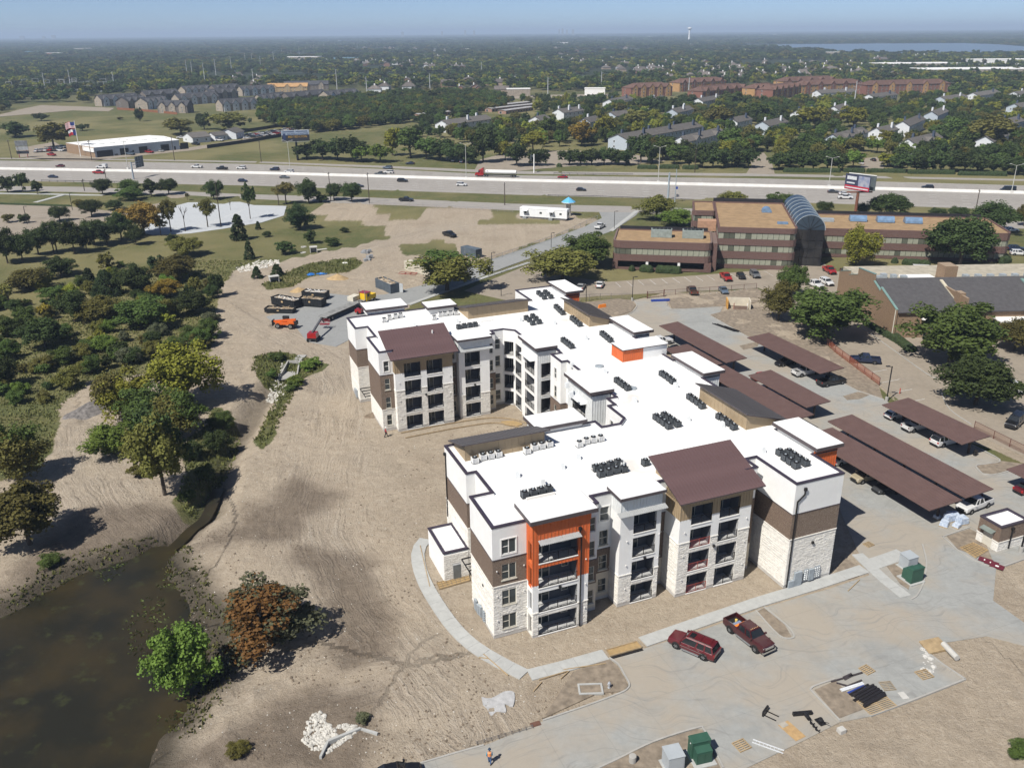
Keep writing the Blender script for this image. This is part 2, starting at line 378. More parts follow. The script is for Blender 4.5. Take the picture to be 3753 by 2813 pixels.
for nm,arr in (('grass',grass),('sand',sand),('dark',dark),('wet_shade',wet_shade),('lat',lat),('lon',lon)):
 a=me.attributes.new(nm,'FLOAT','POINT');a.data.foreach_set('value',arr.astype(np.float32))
def hgt(x,y):
 i=np.searchsorted(gx,x)-1;j=np.searchsorted(gy,y)-1
 i=min(max(i,0),nx-2);j=min(max(j,0),ny-2)
 tx=(x-gx[i])/(gx[i+1]-gx[i]);ty=(y-gy[j])/(gy[j+1]-gy[j]);Hh=H.reshape(ny,nx)
 return float((Hh[j,i]*(1-tx)+Hh[j,i+1]*tx)*(1-ty)+(Hh[j+1,i]*(1-tx)+Hh[j+1,i+1]*tx)*ty)
def GG(px,py):p=G(px,py);p.z=hgt(p.x,p.y);return p
mt,t,b=nodes_of('ground_soil');P=coords(t)
def attr(nm):
 a=t.nodes.new('ShaderNodeAttribute');a.attribute_name=nm;return a.outputs['Fac']
n1=tex_noise(t,P,.11,6,.62);n2=tex_noise(t,P,.9,6,.68);n3=tex_noise(t,P,6.0,5,.7)
# wheel tracks: stretched noise, turned with the haul road
cb=t.nodes.new('ShaderNodeCombineXYZ');t.links.new(mth(t,'ADD',mth(t,'MULTIPLY',mth(t,'ABSOLUTE',attr('lat')),1.5),mth(t,'MULTIPLY',n1,5.)),cb.inputs[0]);t.links.new(mth(t,'MULTIPLY',attr('lon'),.05),cb.inputs[1])
rut=tex_noise(t,cb.outputs[0],1.0,4,.7);onr=mth(t,'MULTIPLY',ramp(t,mth(t,'ABSOLUTE',attr('lat')),11,3),ramp(t,n1,.3,.5));trk=mth(t,'ADD',mth(t,'MULTIPLY',mth(t,'SUBTRACT',rut,.5),onr),.5)
n4=tex_noise(t,P,2.6,5,.7)
dirt=mixc(t,ramp(t,n2,.3,.7),(.385,.325,.25),(.285,.237,.178))
dirt=mixc(t,mth(t,'MULTIPLY',ramp(t,n1,.48,.66),.45),dirt,(.24,.192,.14))
dirt=mixc(t,mth(t,'MULTIPLY',ramp(t,trk,.53,.62),.55),dirt,(.40,.35,.285))
dirt=mixc(t,mth(t,'MULTIPLY',ramp(t,trk,.46,.38),.6),dirt,(.17,.138,.105))
dirt=mixc(t,mth(t,'MULTIPLY',onr,.25),dirt,(.36,.315,.26))
dirt=mixc(t,mth(t,'MULTIPLY',ramp(t,n4,.54,.68),.45),dirt,(.19,.152,.112))
dirt=mixc(t,mth(t,'MULTIPLY',ramp(t,n4,.46,.34),.5),dirt,(.41,.36,.295))
dirt=mixc(t,mth(t,'MULTIPLY',ramp(t,n3,.60,.75),.4),dirt,(.15,.118,.09))
dirt=mixc(t,mth(t,'MULTIPLY',attr('sand'),.6),dirt,mixc(t,ramp(t,n2,.3,.7),(.40,.34,.265),(.32,.26,.19)))
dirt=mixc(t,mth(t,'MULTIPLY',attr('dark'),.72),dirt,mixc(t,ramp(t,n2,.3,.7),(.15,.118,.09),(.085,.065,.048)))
gr=mixc(t,ramp(t,n2,.3,.72),(.115,.125,.048),(.06,.072,.026))
gr=mixc(t,mth(t,'MULTIPLY',ramp(t,n1,.44,.66),.8),gr,(.145,.128,.058))
gr=mixc(t,mth(t,'MULTIPLY',ramp(t,n3,.55,.75),.5),gr,(.032,.04,.015))
vbig=tex_noise(t,P,.012,4,.6)
gr=mixc(t,mth(t,'MULTIPLY',ramp(t,vbig,.45,.58),.75),gr,(.20,.175,.085))
gr=mixc(t,mth(t,'MULTIPLY',ramp(t,n4,.5,.7),.6),gr,(.19,.175,.08))
gfac=mth(t,'ADD',attr('grass'),mth(t,'ADD',mth(t,'MULTIPLY',mth(t,'SUBTRACT',n3,.5),1.1),mth(t,'MULTIPLY',mth(t,'SUBTRACT',n2,.5),1.0)))
col=mixc(t,ramp(t,gfac,.42,.62),dirt,gr)
col=mixc(t,mth(t,'MULTIPLY',attr('wet_shade'),.9),col,(.04,.034,.024))
# far away: woods and open ground
ds=t.nodes.new('ShaderNodeVectorMath');ds.operation='LENGTH';t.links.new(P,ds.inputs[0])
farn=tex_noise(t,P,.0016,6,.6)
far=mixc(t,ramp(t,farn,.5,.7),(.028,.038,.020),(.06,.062,.034))
col=mixc(t,ramp(t,ds.outputs['Value'],900,1500),col,far)
t.links.new(col,b.inputs['Base Color']);b.inputs['Roughness'].default_value=.95;b.inputs['Specular IOR Level'].default_value=.15
bm=t.nodes.new('ShaderNodeBump');bm.inputs['Strength'].default_value=1.0;bm.inputs['Distance'].default_value=.28
hh=mth(t,'ADD',mth(t,'MULTIPLY',n2,.8),mth(t,'ADD',mth(t,'ADD',mth(t,'MULTIPLY',n4,.5),mth(t,'MULTIPLY',n3,.4)),mth(t,'MULTIPLY',trk,1.3)))
t.links.new(hh,bm.inputs['Height']);t.links.new(bm.outputs[0],b.inputs['Normal'])
me.materials.append(mt)
struct(obj('ground',me))
# ------------------------------------------------------------------ pavements
def concrete(name,c,joint=0.,jang=SITE_A,dust=.0,stain=.4,jdark=.45,sc=1.0):
 if name in MATS:return MATS[name]
 mt,t,b=nodes_of(name);P=coords(t)
 n1=tex_noise(t,P,.16*sc,6,.65);n2=tex_noise(t,P,1.1*sc,6,.7);n3=tex_noise(t,P,14,3,.6)
 col=mixc(t,ramp(t,n2,.3,.7),tuple(x*1.06 for x in c),tuple(x*.86 for x in c))
 col=mixc(t,mth(t,'MULTIPLY',ramp(t,n1,.5,.68),stain),col,tuple(x*.62 for x in c))
 col=mixc(t,mth(t,'MULTIPLY',ramp(t,n3,.55,.8),.25),col,tuple(x*.8 for x in c))
 if dust:
  nd=tex_noise(t,P,.075,5,.6)
  col=mixc(t,mth(t,'MULTIPLY',ramp(t,nd,.42,.58),dust),col,(.33,.285,.225))
  mp2=t.nodes.new('ShaderNodeMapping');mp2.inputs['Rotation'].default_value=(0,0,-.42);mp2.inputs['Scale'].default_value=(.09,1.2,1)
  dn=N(t,'ShaderNodeTexNoise',Scale=.09,Detail=2);t.links.new(P,dn.inputs['Vector'])
  va=t.nodes.new('ShaderNodeVectorMath');va.operation='MULTIPLY_ADD';t.links.new(dn.outputs['Color'],va.inputs[0]);va.inputs[1].default_value=(16,16,0);t.links.new(P,va.inputs[2])
  t.links.new(va.outputs[0],mp2.inputs['Vector'])
  tk=tex_noise(t,mp2.outputs[0],1.3,5,.7)
  col=mixc(t,mth(t,'MULTIPLY',ramp(t,tk,.54,.66),.5),col,(.19,.187,.18))
 if joint:
  mp=t.nodes.new('ShaderNodeMapping');mp.inputs['Rotation'].default_value=(0,0,-jang);t.links.new(P,mp.inputs['Vector'])
  br=t.nodes.new('ShaderNodeTexBrick');br.offset=0;br.inputs['Scale'].default_value=1;br.inputs['Brick Width'].default_value=joint;br.inputs['Row Height'].default_value=joint
  br.inputs['Mortar Size'].default_value=.02;br.inputs['Mortar Smooth'].default_value=.2
  t.links.new(mp.outputs[0],br.inputs['Vector'])
  col=mixc(t,mth(t,'MULTIPLY',br.outputs['Fac'],jdark),col,tuple(x*.5 for x in c))
 t.links.new(col,b.inputs['Base Color']);b.inputs['Roughness'].default_value=.88;b.inputs['Specular IOR Level'].default_value=.25
 bm=t.nodes.new('ShaderNodeBump');bm.inputs['Strength'].default_value=.25;bm.inputs['Distance'].default_value=.03
 t.links.new(n2,bm.inputs['Height']);t.links.new(bm.outputs[0],b.inputs['Normal'])
 MATS[name]=mt;return mt
C_NEW=concrete('new_concrete',(.30,.305,.292),5.5,dust=.75)
C_WALK=concrete('walk_concrete',(.40,.405,.39),stain=.15)
C_KERB=concrete('kerb_concrete',(.36,.35,.325),stain=.25)
C_TAN=concrete('old_tan_concrete',(.285,.245,.195),4.6,jang=math.radians(8),stain=.5,jdark=.35)
C_GREY=concrete('grey_road_concrete',(.27,.275,.27),6,stain=.3)
C_HWY=concrete('highway_concrete',(.30,.28,.255),0,stain=.25,sc=.35)
C_WHITE=concrete('white_lot_concrete',(.44,.46,.475),5,stain=.12)
Zp={'site_drive':.03,'yard_pad':.026,'side_road':.034,'office_lot':.03,'frontage_road':.04,'highway':.05,'far_frontage_road':.05,'white_lot':.04,'park_lot':.036,'dealer_lot':.05,'auto_yard':.05,'apartment_drive':.06,'entrance_drive':.066,'visitor_drive':.066,'town_street':.1,'back_street':.1}
Mp={'site_drive':C_NEW,'yard_pad':C_GREY,'side_road':C_GREY,'office_lot':C_TAN,'frontage_road':C_HWY,'highway':C_HWY,'far_frontage_road':C_HWY,'white_lot':C_WHITE}
for k,poly in PAVE.items():
 mb=MB();mb.prism(poly,Zp[k]-.2,Zp[k],bottom=False)
 struct(mb.build({'site_drive':'site_pavement'}.get(k,k),Mp.get(k,C_TAN)))
def offset_line(pts,d):
 out=[]
 n=len(pts)
 for i in range(n):
  p=Vector(pts[i][:2]);a=Vector(pts[max(i-1,0)][:2]);c=Vector(pts[min(i+1,n-1)][:2])
  t1=(p-a).normalized() if i > 0 else (c-p).normalized();t2=(c-p).normalized() if i < n-1 else t1
  nrm=Vector((-(t1+t2).y,(t1+t2).x)).normalized();k=1/max(.35,nrm.dot(Vector((-t1.y,t1.x))))
  out.append(p+nrm*(d*k))
 return out
def strip(pts,w,z0,z1,name,mt,parent=None):
 L=offset_line(pts,w/2);R_=offset_line(pts,-w/2);mb=MB()
 for i in range(len(pts)-1):
  b4=[R_[i],R_[i+1],L[i+1],L[i]]
  mb.hexa([(p.x,p.y,z0) for p in b4],[(p.x,p.y,z1) for p in b4])
 return mb.build(name,mt,parent)
def smooth_line(pts,n=6):
 P_=[Vector((p[0],p[1])) for p in pts];out=[]
 for i in range(len(P_)-1):
  p0=P_[max(i-1,0)];p1=P_[i];p2=P_[i+1];p3=P_[min(i+2,len(P_)-1)]
  for k in range(n):
   t_=k/n;out.append(.5*((2*p1)+(p2-p0)*t_+(2*p0-5*p1+4*p2-p3)*t_*t_+(3*p1-p0-3*p2+p3)*t_**3))
 out.append(P_[-1]);return out
def kerb(px,z=.15,w=.18,sm=True):
 pts=GP(px);pts=smooth_line(pts,4) if sm else pts
 return struct(strip(pts,w,-.1,z,'kerb',C_KERB))
kerb([(1518,2803),(1675,2757),(1773,2730)],.12);kerb([(1990,2640),(2164,2581),(2270,2541),(2300,2524),(2306,2505),(2290,2475),(2267,2436),(2234,2411)])
kerb([(2185,2818),(2261,2783),(2400,2716),(2555,2667),(2578,2672),(2605,2720),(2650,2813)])
kerb([(2770,2238),(2856,2330),(2905,2338),(2906,2322),(2880,2290),(2800,2225)])          # nose by the two vehicles
kerb([(3079,2642),(2981,2540),(2972,2524),(2996,2510),(3060,2488)]);kerb([(3391,2379),(3420,2410),(3538,2489)]);kerb([(3538,2489),(3360,2560),(3189,2624)])
kerb([(3454,1968),(3555,1932)]);kerb([(3452,1966),(3480,1990),(3506,2014),(3560,2048),(3624,2074),(3660,2080),(3753,2049)])
kerb([(3380,1995),(3395,2060),(3386,2130),(3362,2180),(3340,2196)],.14)
kerb([(2281,1160),(2317,1144),(2334,1120),(2320,1099)]);kerb([(2446,1112),(2461,1133),(2651,1124)]);kerb([(2600,1155),(2749,1240)],sm=False);kerb([(3070,1395),(3144,1433),(3239,1464)],sm=False)
kerb([(3560,1630),(3664,1685),(3620,1700),(3576,1708),(3600,1735),(3640,1740),(3720,1722)])
kerb([(3160,1202),(3253,1268),(3393,1368),(3440,1390)]);kerb([(3450,1440),(3480,1500),(3560,1556)])
# dirt islands standing in the pavement, each inside its own kerb
SOIL=mat('island_soil',(.255,.21,.16),.95,.2,1.2,.6,9,world=True)
for px in ([(2772,2242),(2856,2330),(2902,2336),(2876,2290),(2800,2228)],[(2985,2528),(3075,2632),(3165,2598),(3062,2494)],[(2190,2813),(2400,2720),(2553,2671),(2575,2677),(2640,2813)],
           [(2190,2540),(2287,2532),(2302,2512),(2262,2440),(2232,2414),(2100,2462),(1990,2632)],
           [(3090,1452),(3144,1436),(3190,1446),(3150,1462),(3105,1466)],[(3580,1708),(3660,1688),(3753,1700),(3700,1722),(3640,1738),(3602,1733)],[(2710,1268),(2790,1248),(2775,1270),(2725,1282)],
           [(2262,1095),(2312,1099),(2330,1118),(2314,1141),(2270,1156),(2180,1150),(2120,1110)],[(2448,1096),(2776,1058),(2850,1100),(2652,1122),(2463,1131)],[(2604,1153),(2700,1130),(2860,1120),(2960,1190),(3040,1275),(3220,1412),(3235,1460),(3144,1430),(2900,1310),(2749,1238)],
           [(3470,1965),(3553,1938),(3600,1960),(3640,2060),(3510,2012)],[(2690,1402),(2760,1395),(2780,1412),(2730,1425)],[(3250,2075),(3300,2060),(3345,2100),(3330,2160),(3300,2140)],
           [(3060,2105),(3090,2040),(3165,2090),(3150,2110),(3070,2135)]):
 mb=MB();mb.prism(GP(px),-.1,.075,bottom=False);struct(mb.build('planting_bed',SOIL))
# ------------------------------------------------------------------ sidewalks, slab by slab
def walk(px,w,name='sidewalk',step=1.9,z=.09,sm=True):
 pts=GP(px);pts=smooth_line(pts,5) if sm else [Vector(p) for p in pts]
 seg=[0]
 for a,c in zip(pts[:-1],pts[1:]):seg.append(seg[-1]+(c-a).length)
 L=seg[-1];n=max(1,round(L/step))
 def atl(s):
  for i in range(len(seg)-1):
   if s <= seg[i+1]+1e-6:
    k=(s-seg[i])/max(1e-6,seg[i+1]-seg[i]);return pts[i].lerp(pts[i+1],k)
  return pts[-1]
 root=struct(MB().box(-.01,.01,-.01,.01,-.06,-.02).build(name,C_WALK,loc=(pts[0].x,pts[0].y,0)))
 P_=[atl(L*i/n) for i in range(n+1)];Lf=offset_line(P_,w/2);Rt=offset_line(P_,-w/2);o0=Vector((pts[0].x,pts[0].y,0))
 for i in range(n):
  g=.012;mb=MB()
  a,b_,c,d=Rt[i].lerp(Rt[i+1],g/step),Rt[i+1].lerp(Rt[i],g/step),Lf[i+1].lerp(Lf[i],g/step),Lf[i].lerp(Lf[i+1],g/step)
  dz=random.uniform(-.006,.006)
  q=[Vector((p.x,p.y,0))-o0 for p in (a,b_,c,d)]
  mb.hexa([p+Vector((0,0,-.12)) for p in q],[p+Vector((0,0,z+dz)) for p in q]);mb.build('slab',C_WALK,root)
 return root
walk([(1560,1975),(1535,2010),(1533,2060),(1555,2130),(1600,2210),(1665,2300),(1740,2370),(1840,2430),(1922,2472)],1.75)
walk([(1940,2473),(2080,2438),(2220,2398)],1.75,sm=False)
walk([(2356,2352),(2550,2284),(2791,2202),(2990,2142),(3168,2084)],1.75,sm=False)
walk([(3142,2030),(3230,2115),(3320,2186)],1.6,sm=False);walk([(3195,2068),(3255,2048),(3310,2028)],2.2,sm=False)
walk([(1500,1116),(1603,1078),(1772,1018),(1939,962)],1.3,sm=False,z=.1);walk([(2240,846),(2300,800),(2335,772)],1.6,sm=False,z=.1)
# park paths to the left of the side road
walk([(-60,708),(200,712),(380,716)],2.4,'park_path',4,sm=False);walk([(130,742),(240,712)],2.4,'park_path',4,sm=False)
# ------------------------------------------------------------------ highway furniture: median barrier, shoulders, lane dashes, guardrails
WHITE_P=mat('road_paint',(.62,.62,.60),.7,.15,2,world=True)
BARRIER=mat('barrier_concrete',(.62,.61,.58),.8,.06,.4,world=True)
med=GP([(-300,614),(0,621),(475,629),(950,637),(1420,650),(1890,664),(2355,674),(2820,685),(3290,697),(3753,710),(4000,717)])
mb=MB();L1=offset_line(med,.55);L2=offset_line(med,-.55);T1=offset_line(med,.13);T2=offset_line(med,-.13)
for i in range(len(med)-1):
 mb.hexa([(p.x,p.y,.04) for p in (L2[i],L2[i+1],L1[i+1],L1[i])],[(p.x,p.y,1.15) for p in (T2[i],T2[i+1],T1[i+1],T1[i])])
tag(mb.build('median_barrier',BARRIER),'long white concrete median barrier dividing the highway carriageways','barrier')
strip(med,4.6,.0,.062,'median_shoulder',concrete('median_concrete',(.40,.385,.36),0,stain=.1,sc=.3))['kind']='structure'
def between(pa,pb,k):return [(a[0]+(b_[0]-a[0])*k,a[1]+(b_[1]-a[1])*k) for a,b_ in zip(pa,pb)]
nearE=GP([(-300,652),(0,661),(475,671),(950,681),(1420,697),(1890,713),(2355,725),(2820,738),(3290,754),(3753,770),(4000,778)])
farE=GP([(-300,580),(0,589),(475,594),(950,602),(1420,621),(1890,643),(2355,649),(2820,655),(3290,667),(3753,680),(4000,688)])
mb=MB()
def dashes(line,mb,dash=3.0,gap=9.0,w=.22,solid=False):
 pts=[Vector(p) for p in line]
 for a,c in zip(pts[:-1],pts[1:]):
  d=(c-a);L=d.length;d.normalize();nrm=Vector((-d.y,d.x))*w/2;s=0
  while s < L:
   e=L if solid else min(L,s+dash);p,q=a+d*s,a+d*e
   mb.quad((p.x-nrm.x,p.y-nrm.y,.056),(q.x-nrm.x,q.y-nrm.y,.056),(q.x+nrm.x,q.y+nrm.y,.056),(p.x+nrm.x,p.y+nrm.y,.056));s=e+gap if not solid else L+1
for E_ in (nearE,farE):
 for k in (.25,.42,.59,.76):dashes(between(med,E_,k),mb)
 dashes(between(med,E_,.93),mb,solid=True,w=.2)
struct(mb.build('lane_marking',WHITE_P))
GALV=mat('galvanised_steel',(.42,.44,.45),.5,.12,3,metal=.6)
DARKWOOD=mat('pole_wood',(.075,.055,.042),.9,.2,2,.3)
RUSTY=mat('weathered_steel',(.17,.16,.155),.6,.25,2)
def guardrail(px,label):
 pts=GP(px);t0=thing('guardrail',label,'guardrail',(pts[0][0],pts[0][1],0));o0=Vector(pts[0])
 mb=MB()
 for a,c in zip(pts[:-1],pts[1:]):
  a=Vector(a)-o0;c=Vector(c)-o0
  mb.bar((a.x,a.y,.62),(c.x,c.y,.62),.09,.3)
 mb.build('rail',RUSTY,t0)
 L=0
 pm=MB().box(-.09,.09,-.12,.12,-.1,.8).mesh('post',RUSTY)
 for a,c in zip(pts[:-1],pts[1:]):
  a=Vector(a)-o0;c=Vector(c)-o0;n=max(1,int((c-a).length/3.8))
  for i in range(n):p=a.lerp(c,i/n);obj('post',pm,t0,(p.x,p.y,0))
guardrail([(152,665),(300,668),(480,671)],'long steel guardrail on posts beside the grass strip and park trees')
guardrail([(2008,720),(2200,724),(2400,732),(2545,737)],'steel guardrail by the highway behind the mushroom shaped kiosk')
guardrail([(2030,638),(2320,643)],'low guardrail between highway and far frontage road past the red sports car')
# parking stripes
mb=MB()
def stripe(p,q,w=.11,z=.046):
 a=G(*p);c=G(*q);d=(c-a);d.normalize();nv=Vector((-d.y,d.x,0))*w/2
 mb.quad(*[(r.x,r.y,z) for r in (a-nv,c-nv,c+nv,a+nv)])
for i in range(9):stripe((2580+i*22,1078-i*2.6),(2612+i*22,1094-i*2.6)) if i*22+2612 < 2780 else None
for i in range(14):stripe((2255+i*42,1034-i*3.1),(2275+i*43,1052-i*3.1))
for i in range(5):stripe((3140+i*46,1330+i*36),(3205+i*46,1318+i*36))
for i in range(10):stripe((700+i*18,845-i*6.5),(742+i*18,822-i*6.5))
for i in range(9):stripe((120+i*22,792+i*3),(170+i*22,786+i*3))
struct(mb.build('parking_marking',WHITE_P))
# ------------------------------------------------------------------ pond water
mt,t,b=nodes_of('pond_water');P=coords(t)
n1=tex_noise(t,P,.12,5,.6);n2=tex_noise(t,P,.5,5,.65)
c=mixc(t,ramp(t,n1,.4,.65),(.018,.017,.011),(.036,.028,.013));c=mixc(t,mth(t,'MULTIPLY',ramp(t,n2,.58,.72),.7),c,(.05,.056,.022))
t.links.new(c,b.inputs['Base Color']);b.inputs['Roughness'].default_value=.3;b.inputs['Specular IOR Level'].default_value=.25
bm=t.nodes.new('ShaderNodeBump');bm.inputs['Strength'].default_value=.12;bm.inputs['Distance'].default_value=.03
t.links.new(tex_noise(t,P,3.0,3),bm.inputs['Height']);t.links.new(bm.outputs[0],b.inputs['Normal'])
WATER=mt
mb=MB();big=[(Vector(p)-Vector((-30,60)))*1.0+Vector((-30,60)) for p in POND]
pp=POND;cx=sum(p[0] for p in pp)/len(pp);cyy=sum(p[1] for p in pp)/len(pp)
ar=sum(pp[i-1][0]*pp[i][1]-pp[i][0]*pp[i-1][1] for i in range(len(pp)))
out=offset_line(pp,1.0 if ar < 0 else -1.0)
mb.prism([(p.x,p.y) for p in out],-1.7,-1.0,bottom=False);struct(mb.build('pond',WATER))
struct(strip(smooth_line(CREEK[:5],4),1.7,-1.9,-1.22,'creek',WATER))
# lake on the horizon
mt,t,b=nodes_of('lake_water');P=coords(t)
c=mixc(t,tex_noise(t,P,.002,3),(.10,.15,.20),(.13,.18,.235));t.links.new(c,b.inputs['Base Color']);b.inputs['Roughness'].default_value=.35
mb=MB();mb.prism(GP([(2800,166),(2900,164),(3050,162.5),(3214,161),(3533,160),(3650,163),(3753,172),(3950,176),(3950,196),(3753,199),(3395,202),(3265,201),(3102,197),(2981,186),(2860,175)]),-2,1.2,bottom=False)
struct(mb.build('lake',mt))
# ------------------------------------------------------------------ materials of the new apartment building
STUCCO=mat('white_stucco',(.80,.80,.785),.85,.035,.5,.25,30)
CREAM=mat('cream_stucco',(.60,.54,.43),.9,.05,.6,.2,30)
STONE_M=mat('limestone_mortar',(.70,.67,.61),.95,.08,2)
STONE_B=mat('limestone_block',(.73,.705,.65),.9,.08,1.7,.6,9)
BRICK_B=brickmat('brown_brick',(.20,.135,.095),(.145,.098,.07),(.33,.28,.23))
ORANGE=mat('orange_metal_panel',(.62,.145,.045),.5,.05,.8)
TANP=mat('tan_metal_panel',(.36,.275,.175),.6,.06,.8)
WHITEP=mat('pale_metal_panel',(.70,.72,.72),.5,.05,.8)
MEMB=mat('white_roof_membrane',(.77,.77,.76),.8,.025,.25,world=True)
COPE=mat('dark_coping_metal',(.052,.042,.062),.45,.12,1)
FASC=mat('dark_fascia_metal',(.085,.07,.075),.45,.1,1)
ROOFBR=mat('plum_standing_seam_metal',(.125,.078,.078),.42,.08,.7,spec=.35)
ROOFGR=mat('charcoal_standing_seam_metal',(.105,.095,.092),.45,.1,.7,spec=.35)
CONC=concrete('plinth_concrete',(.50,.48,.45),stain=.3)
INT=mat('balcony_grey_siding',(.105,.11,.125),.8,.1,1)
INTF=mat('balcony_floor_concrete',(.50,.50,.49),.85,.12,1.5)
BLACKM=mat('black_metal',(.018,.017,.018),.45,.1,3)
REDM=mat('red_primer_metal',(.30,.06,.045),.6,.15,2)
FRAME=mat('cream_window_frame',(.58,.55,.47),.6,.04,2)
FRAMEW=mat('white_window_trim',(.80,.79,.76),.6,.03,2)
PANE=glass('window_pane',(.022,.028,.03))
GALVB=mat('grey_meter_steel',(.33,.37,.40),.5,.12,2)
FL=[(.12,2.66),(3.25,5.9),(6.5,9.15),(9.75,12.3)]
WZ=[(1.02,2.92),(4.22,6.2),(7.62,9.63),(10.93,12.8)]
T1=[(0,.42,CONC),(.42,6.9,'st'),(6.9,10.36,BRICK_B),(10.36,14.6,STUCCO)]
T2=[(0,.42,CONC),(.42,3.95,'st'),(3.95,10.3,BRICK_B),(10.3,14.6,STUCCO)]
T3=[(0,.42,CONC),(.42,3.8,CREAM),(3.8,7.1,BRICK_B),(7.1,14.6,STUCCO)]
T4=[(0,.42,CONC),(.42,3.8,CREAM),(3.8,10.2,BRICK_B),(10.2,14.6,STUCCO)]
TB2=[(0,.42,CONC),(.42,4.35,'st'),(4.35,12.5,STUCCO),(12.5,14.9,WHITEP)]
TG=[(0,.42,CONC),(.42,7.5,'st'),(7.5,10.65,STUCCO),(10.65,13.9,TANP)]
TO=[(-.3,.3,CONC),(.3,3.3,'st'),(3.3,6.95,STUCCO),(6.95,15.2,ORANGE)]
TW=[(0,.42,CONC),(.42,14.6,STUCCO)]
TM=[(0,.42,CONC),(.42,10.0,STUCCO),(10.0,15.0,WHITEP)]
TP=[(0,3.5,STUCCO),(3.5,15.0,WHITEP)]
TOE=[(0,3.5,'st'),(3.5,6.9,STUCCO),(6.9,15.0,ORANGE)]
APT=thing('apartment_building','new white four storey apartment block with brown brick, limestone and orange bays','building',SO,SITE_A)
MESHC={}
def win_mesh(w,h,style):
 k=('win',round(w,2),round(h,2),style)
 if k not in MESHC:
  mb=MB();f=.07;fm=FRAMEW if style[0] == 't' else FRAME
  o=.04
  if style[0] == 't':      # wide stucco trim around
   e=.13
   for x0,x1,z0,z1 in ((-e,w+e,-e,0),(-e,w+e,h,h+e),(-e,0,0,h),(w,w+e,0,h)):mb.box(x0,x1,-.06,.12,z0,z1)
  for x0,x1,z0,z1 in ((0,w,0,f),(0,w,h-f,h),(0,f,f,h-f),(w-f,w,f,h-f)):mb.box(x0,x1,o,.14,z0,z1)
  if 'D' in style:mb.box(w/2-.05,w/2+.05,o-.01,.14,f,h-f);mb.box(f,w/2-.05,o+.01,.13,h*.5-.03,h*.5+.03)
  else:mb.box(f,w-f,o+.01,.13,h*.5-.035,h*.5+.035)
  pm=MB().box(f*.5,w-f*.5,.085,.10,f*.5,h-f*.5).mesh('pane',PANE)
  sm_=MB().box(-.1,w+.1,-.09,.1,-.13,0).mesh('sill',FRAME)
  MESHC[k]=(mb.mesh('window',fm),pm,sm_)
 return MESHC[k]
def picket_rail(mb,L,z0=.08,z1=1.06,post=1.35):
 mb.box(0,L,-.025,.025,z1-.05,z1);mb.box(0,L,-.02,.02,z0,z0+.035)
 n=max(1,round(L/post))
 for i in range(n+1):x=min(L-.03,max(.03,L*i/n));mb.box(x-.03,x+.03,-.03,.03,0,z1+.02)
 k=int(L/.13)
 for i in range(1,k):x=L*i/k;mb.box(x-.008,x+.008,-.008,.008,z0,z1-.04)
def bal_mesh(w,h,D,lo,red):
 k=('bal',round(w,2),round(h,2),D,lo,red)
 if k not in MESHC:
  mb=MB();mb.mi=0
  mb.quad((0,D,0),(w,D,0),(w,D,h),(0,D,h))                                   # back wall
  mb.quad((w,D,0),(w,0.01,0),(w,0.01,h),(w,D,h))
  if not lo:mb.quad((0,0.01,0),(0,D,0),(0,D,h),(0,0.01,h))
  mb.mi=1;mb.quad((0,0.01,.02),(w,0.01,.02),(w,D,.02),(0,D,.02));mb.mi=0
  mb.quad((0,D,h),(w,D,h),(w,0.01,h),(0,0.01,h))
  mb.mi=2;mb.box(0,w,-.07,.14,-.09,.02)                                            # white slab nosing
  shell=mb.mesh('balcony',[INT,INTF,FRAMEW])
  dw=min(1.9,w*.5);d=MB();d.mi=0
  for x0,x1,z0,z1 in ((0,dw,2.1,2.18),(0,.07,0,2.1),(dw-.07,dw,0,2.1),(dw/2-.05,dw/2+.05,0,2.1)):d.box(x0,x1,-.06,0,z0,z1)
  d.mi=1;d.box(.07,dw-.07,-.02,-.008,.04,2.1)
  e=MB();wx=w-1.15
  for x0,x1,z0,z1 in ((wx,wx+.85,.8,.87),(wx,wx+.85,2.1,2.17),(wx,wx+.07,.87,2.1),(wx+.78,wx+.85,.87,2.1)):
   e.box(x0,x1,-.06,0,z0,z1)
  e.mi=1;e.box(wx+.07,wx+.78,-.02,-.008,.87,2.1)
  door=d.mesh('door',[FRAME,PANE]);wn=e.mesh('window',[FRAME,PANE]) if w > dw+1.6 else None
  r=MB();picket_rail(r,w);rail=r.mesh('railing',REDM if red else BLACKM)
  MESHC[k]=(shell,door,rail,wn)
 return MESHC[k]
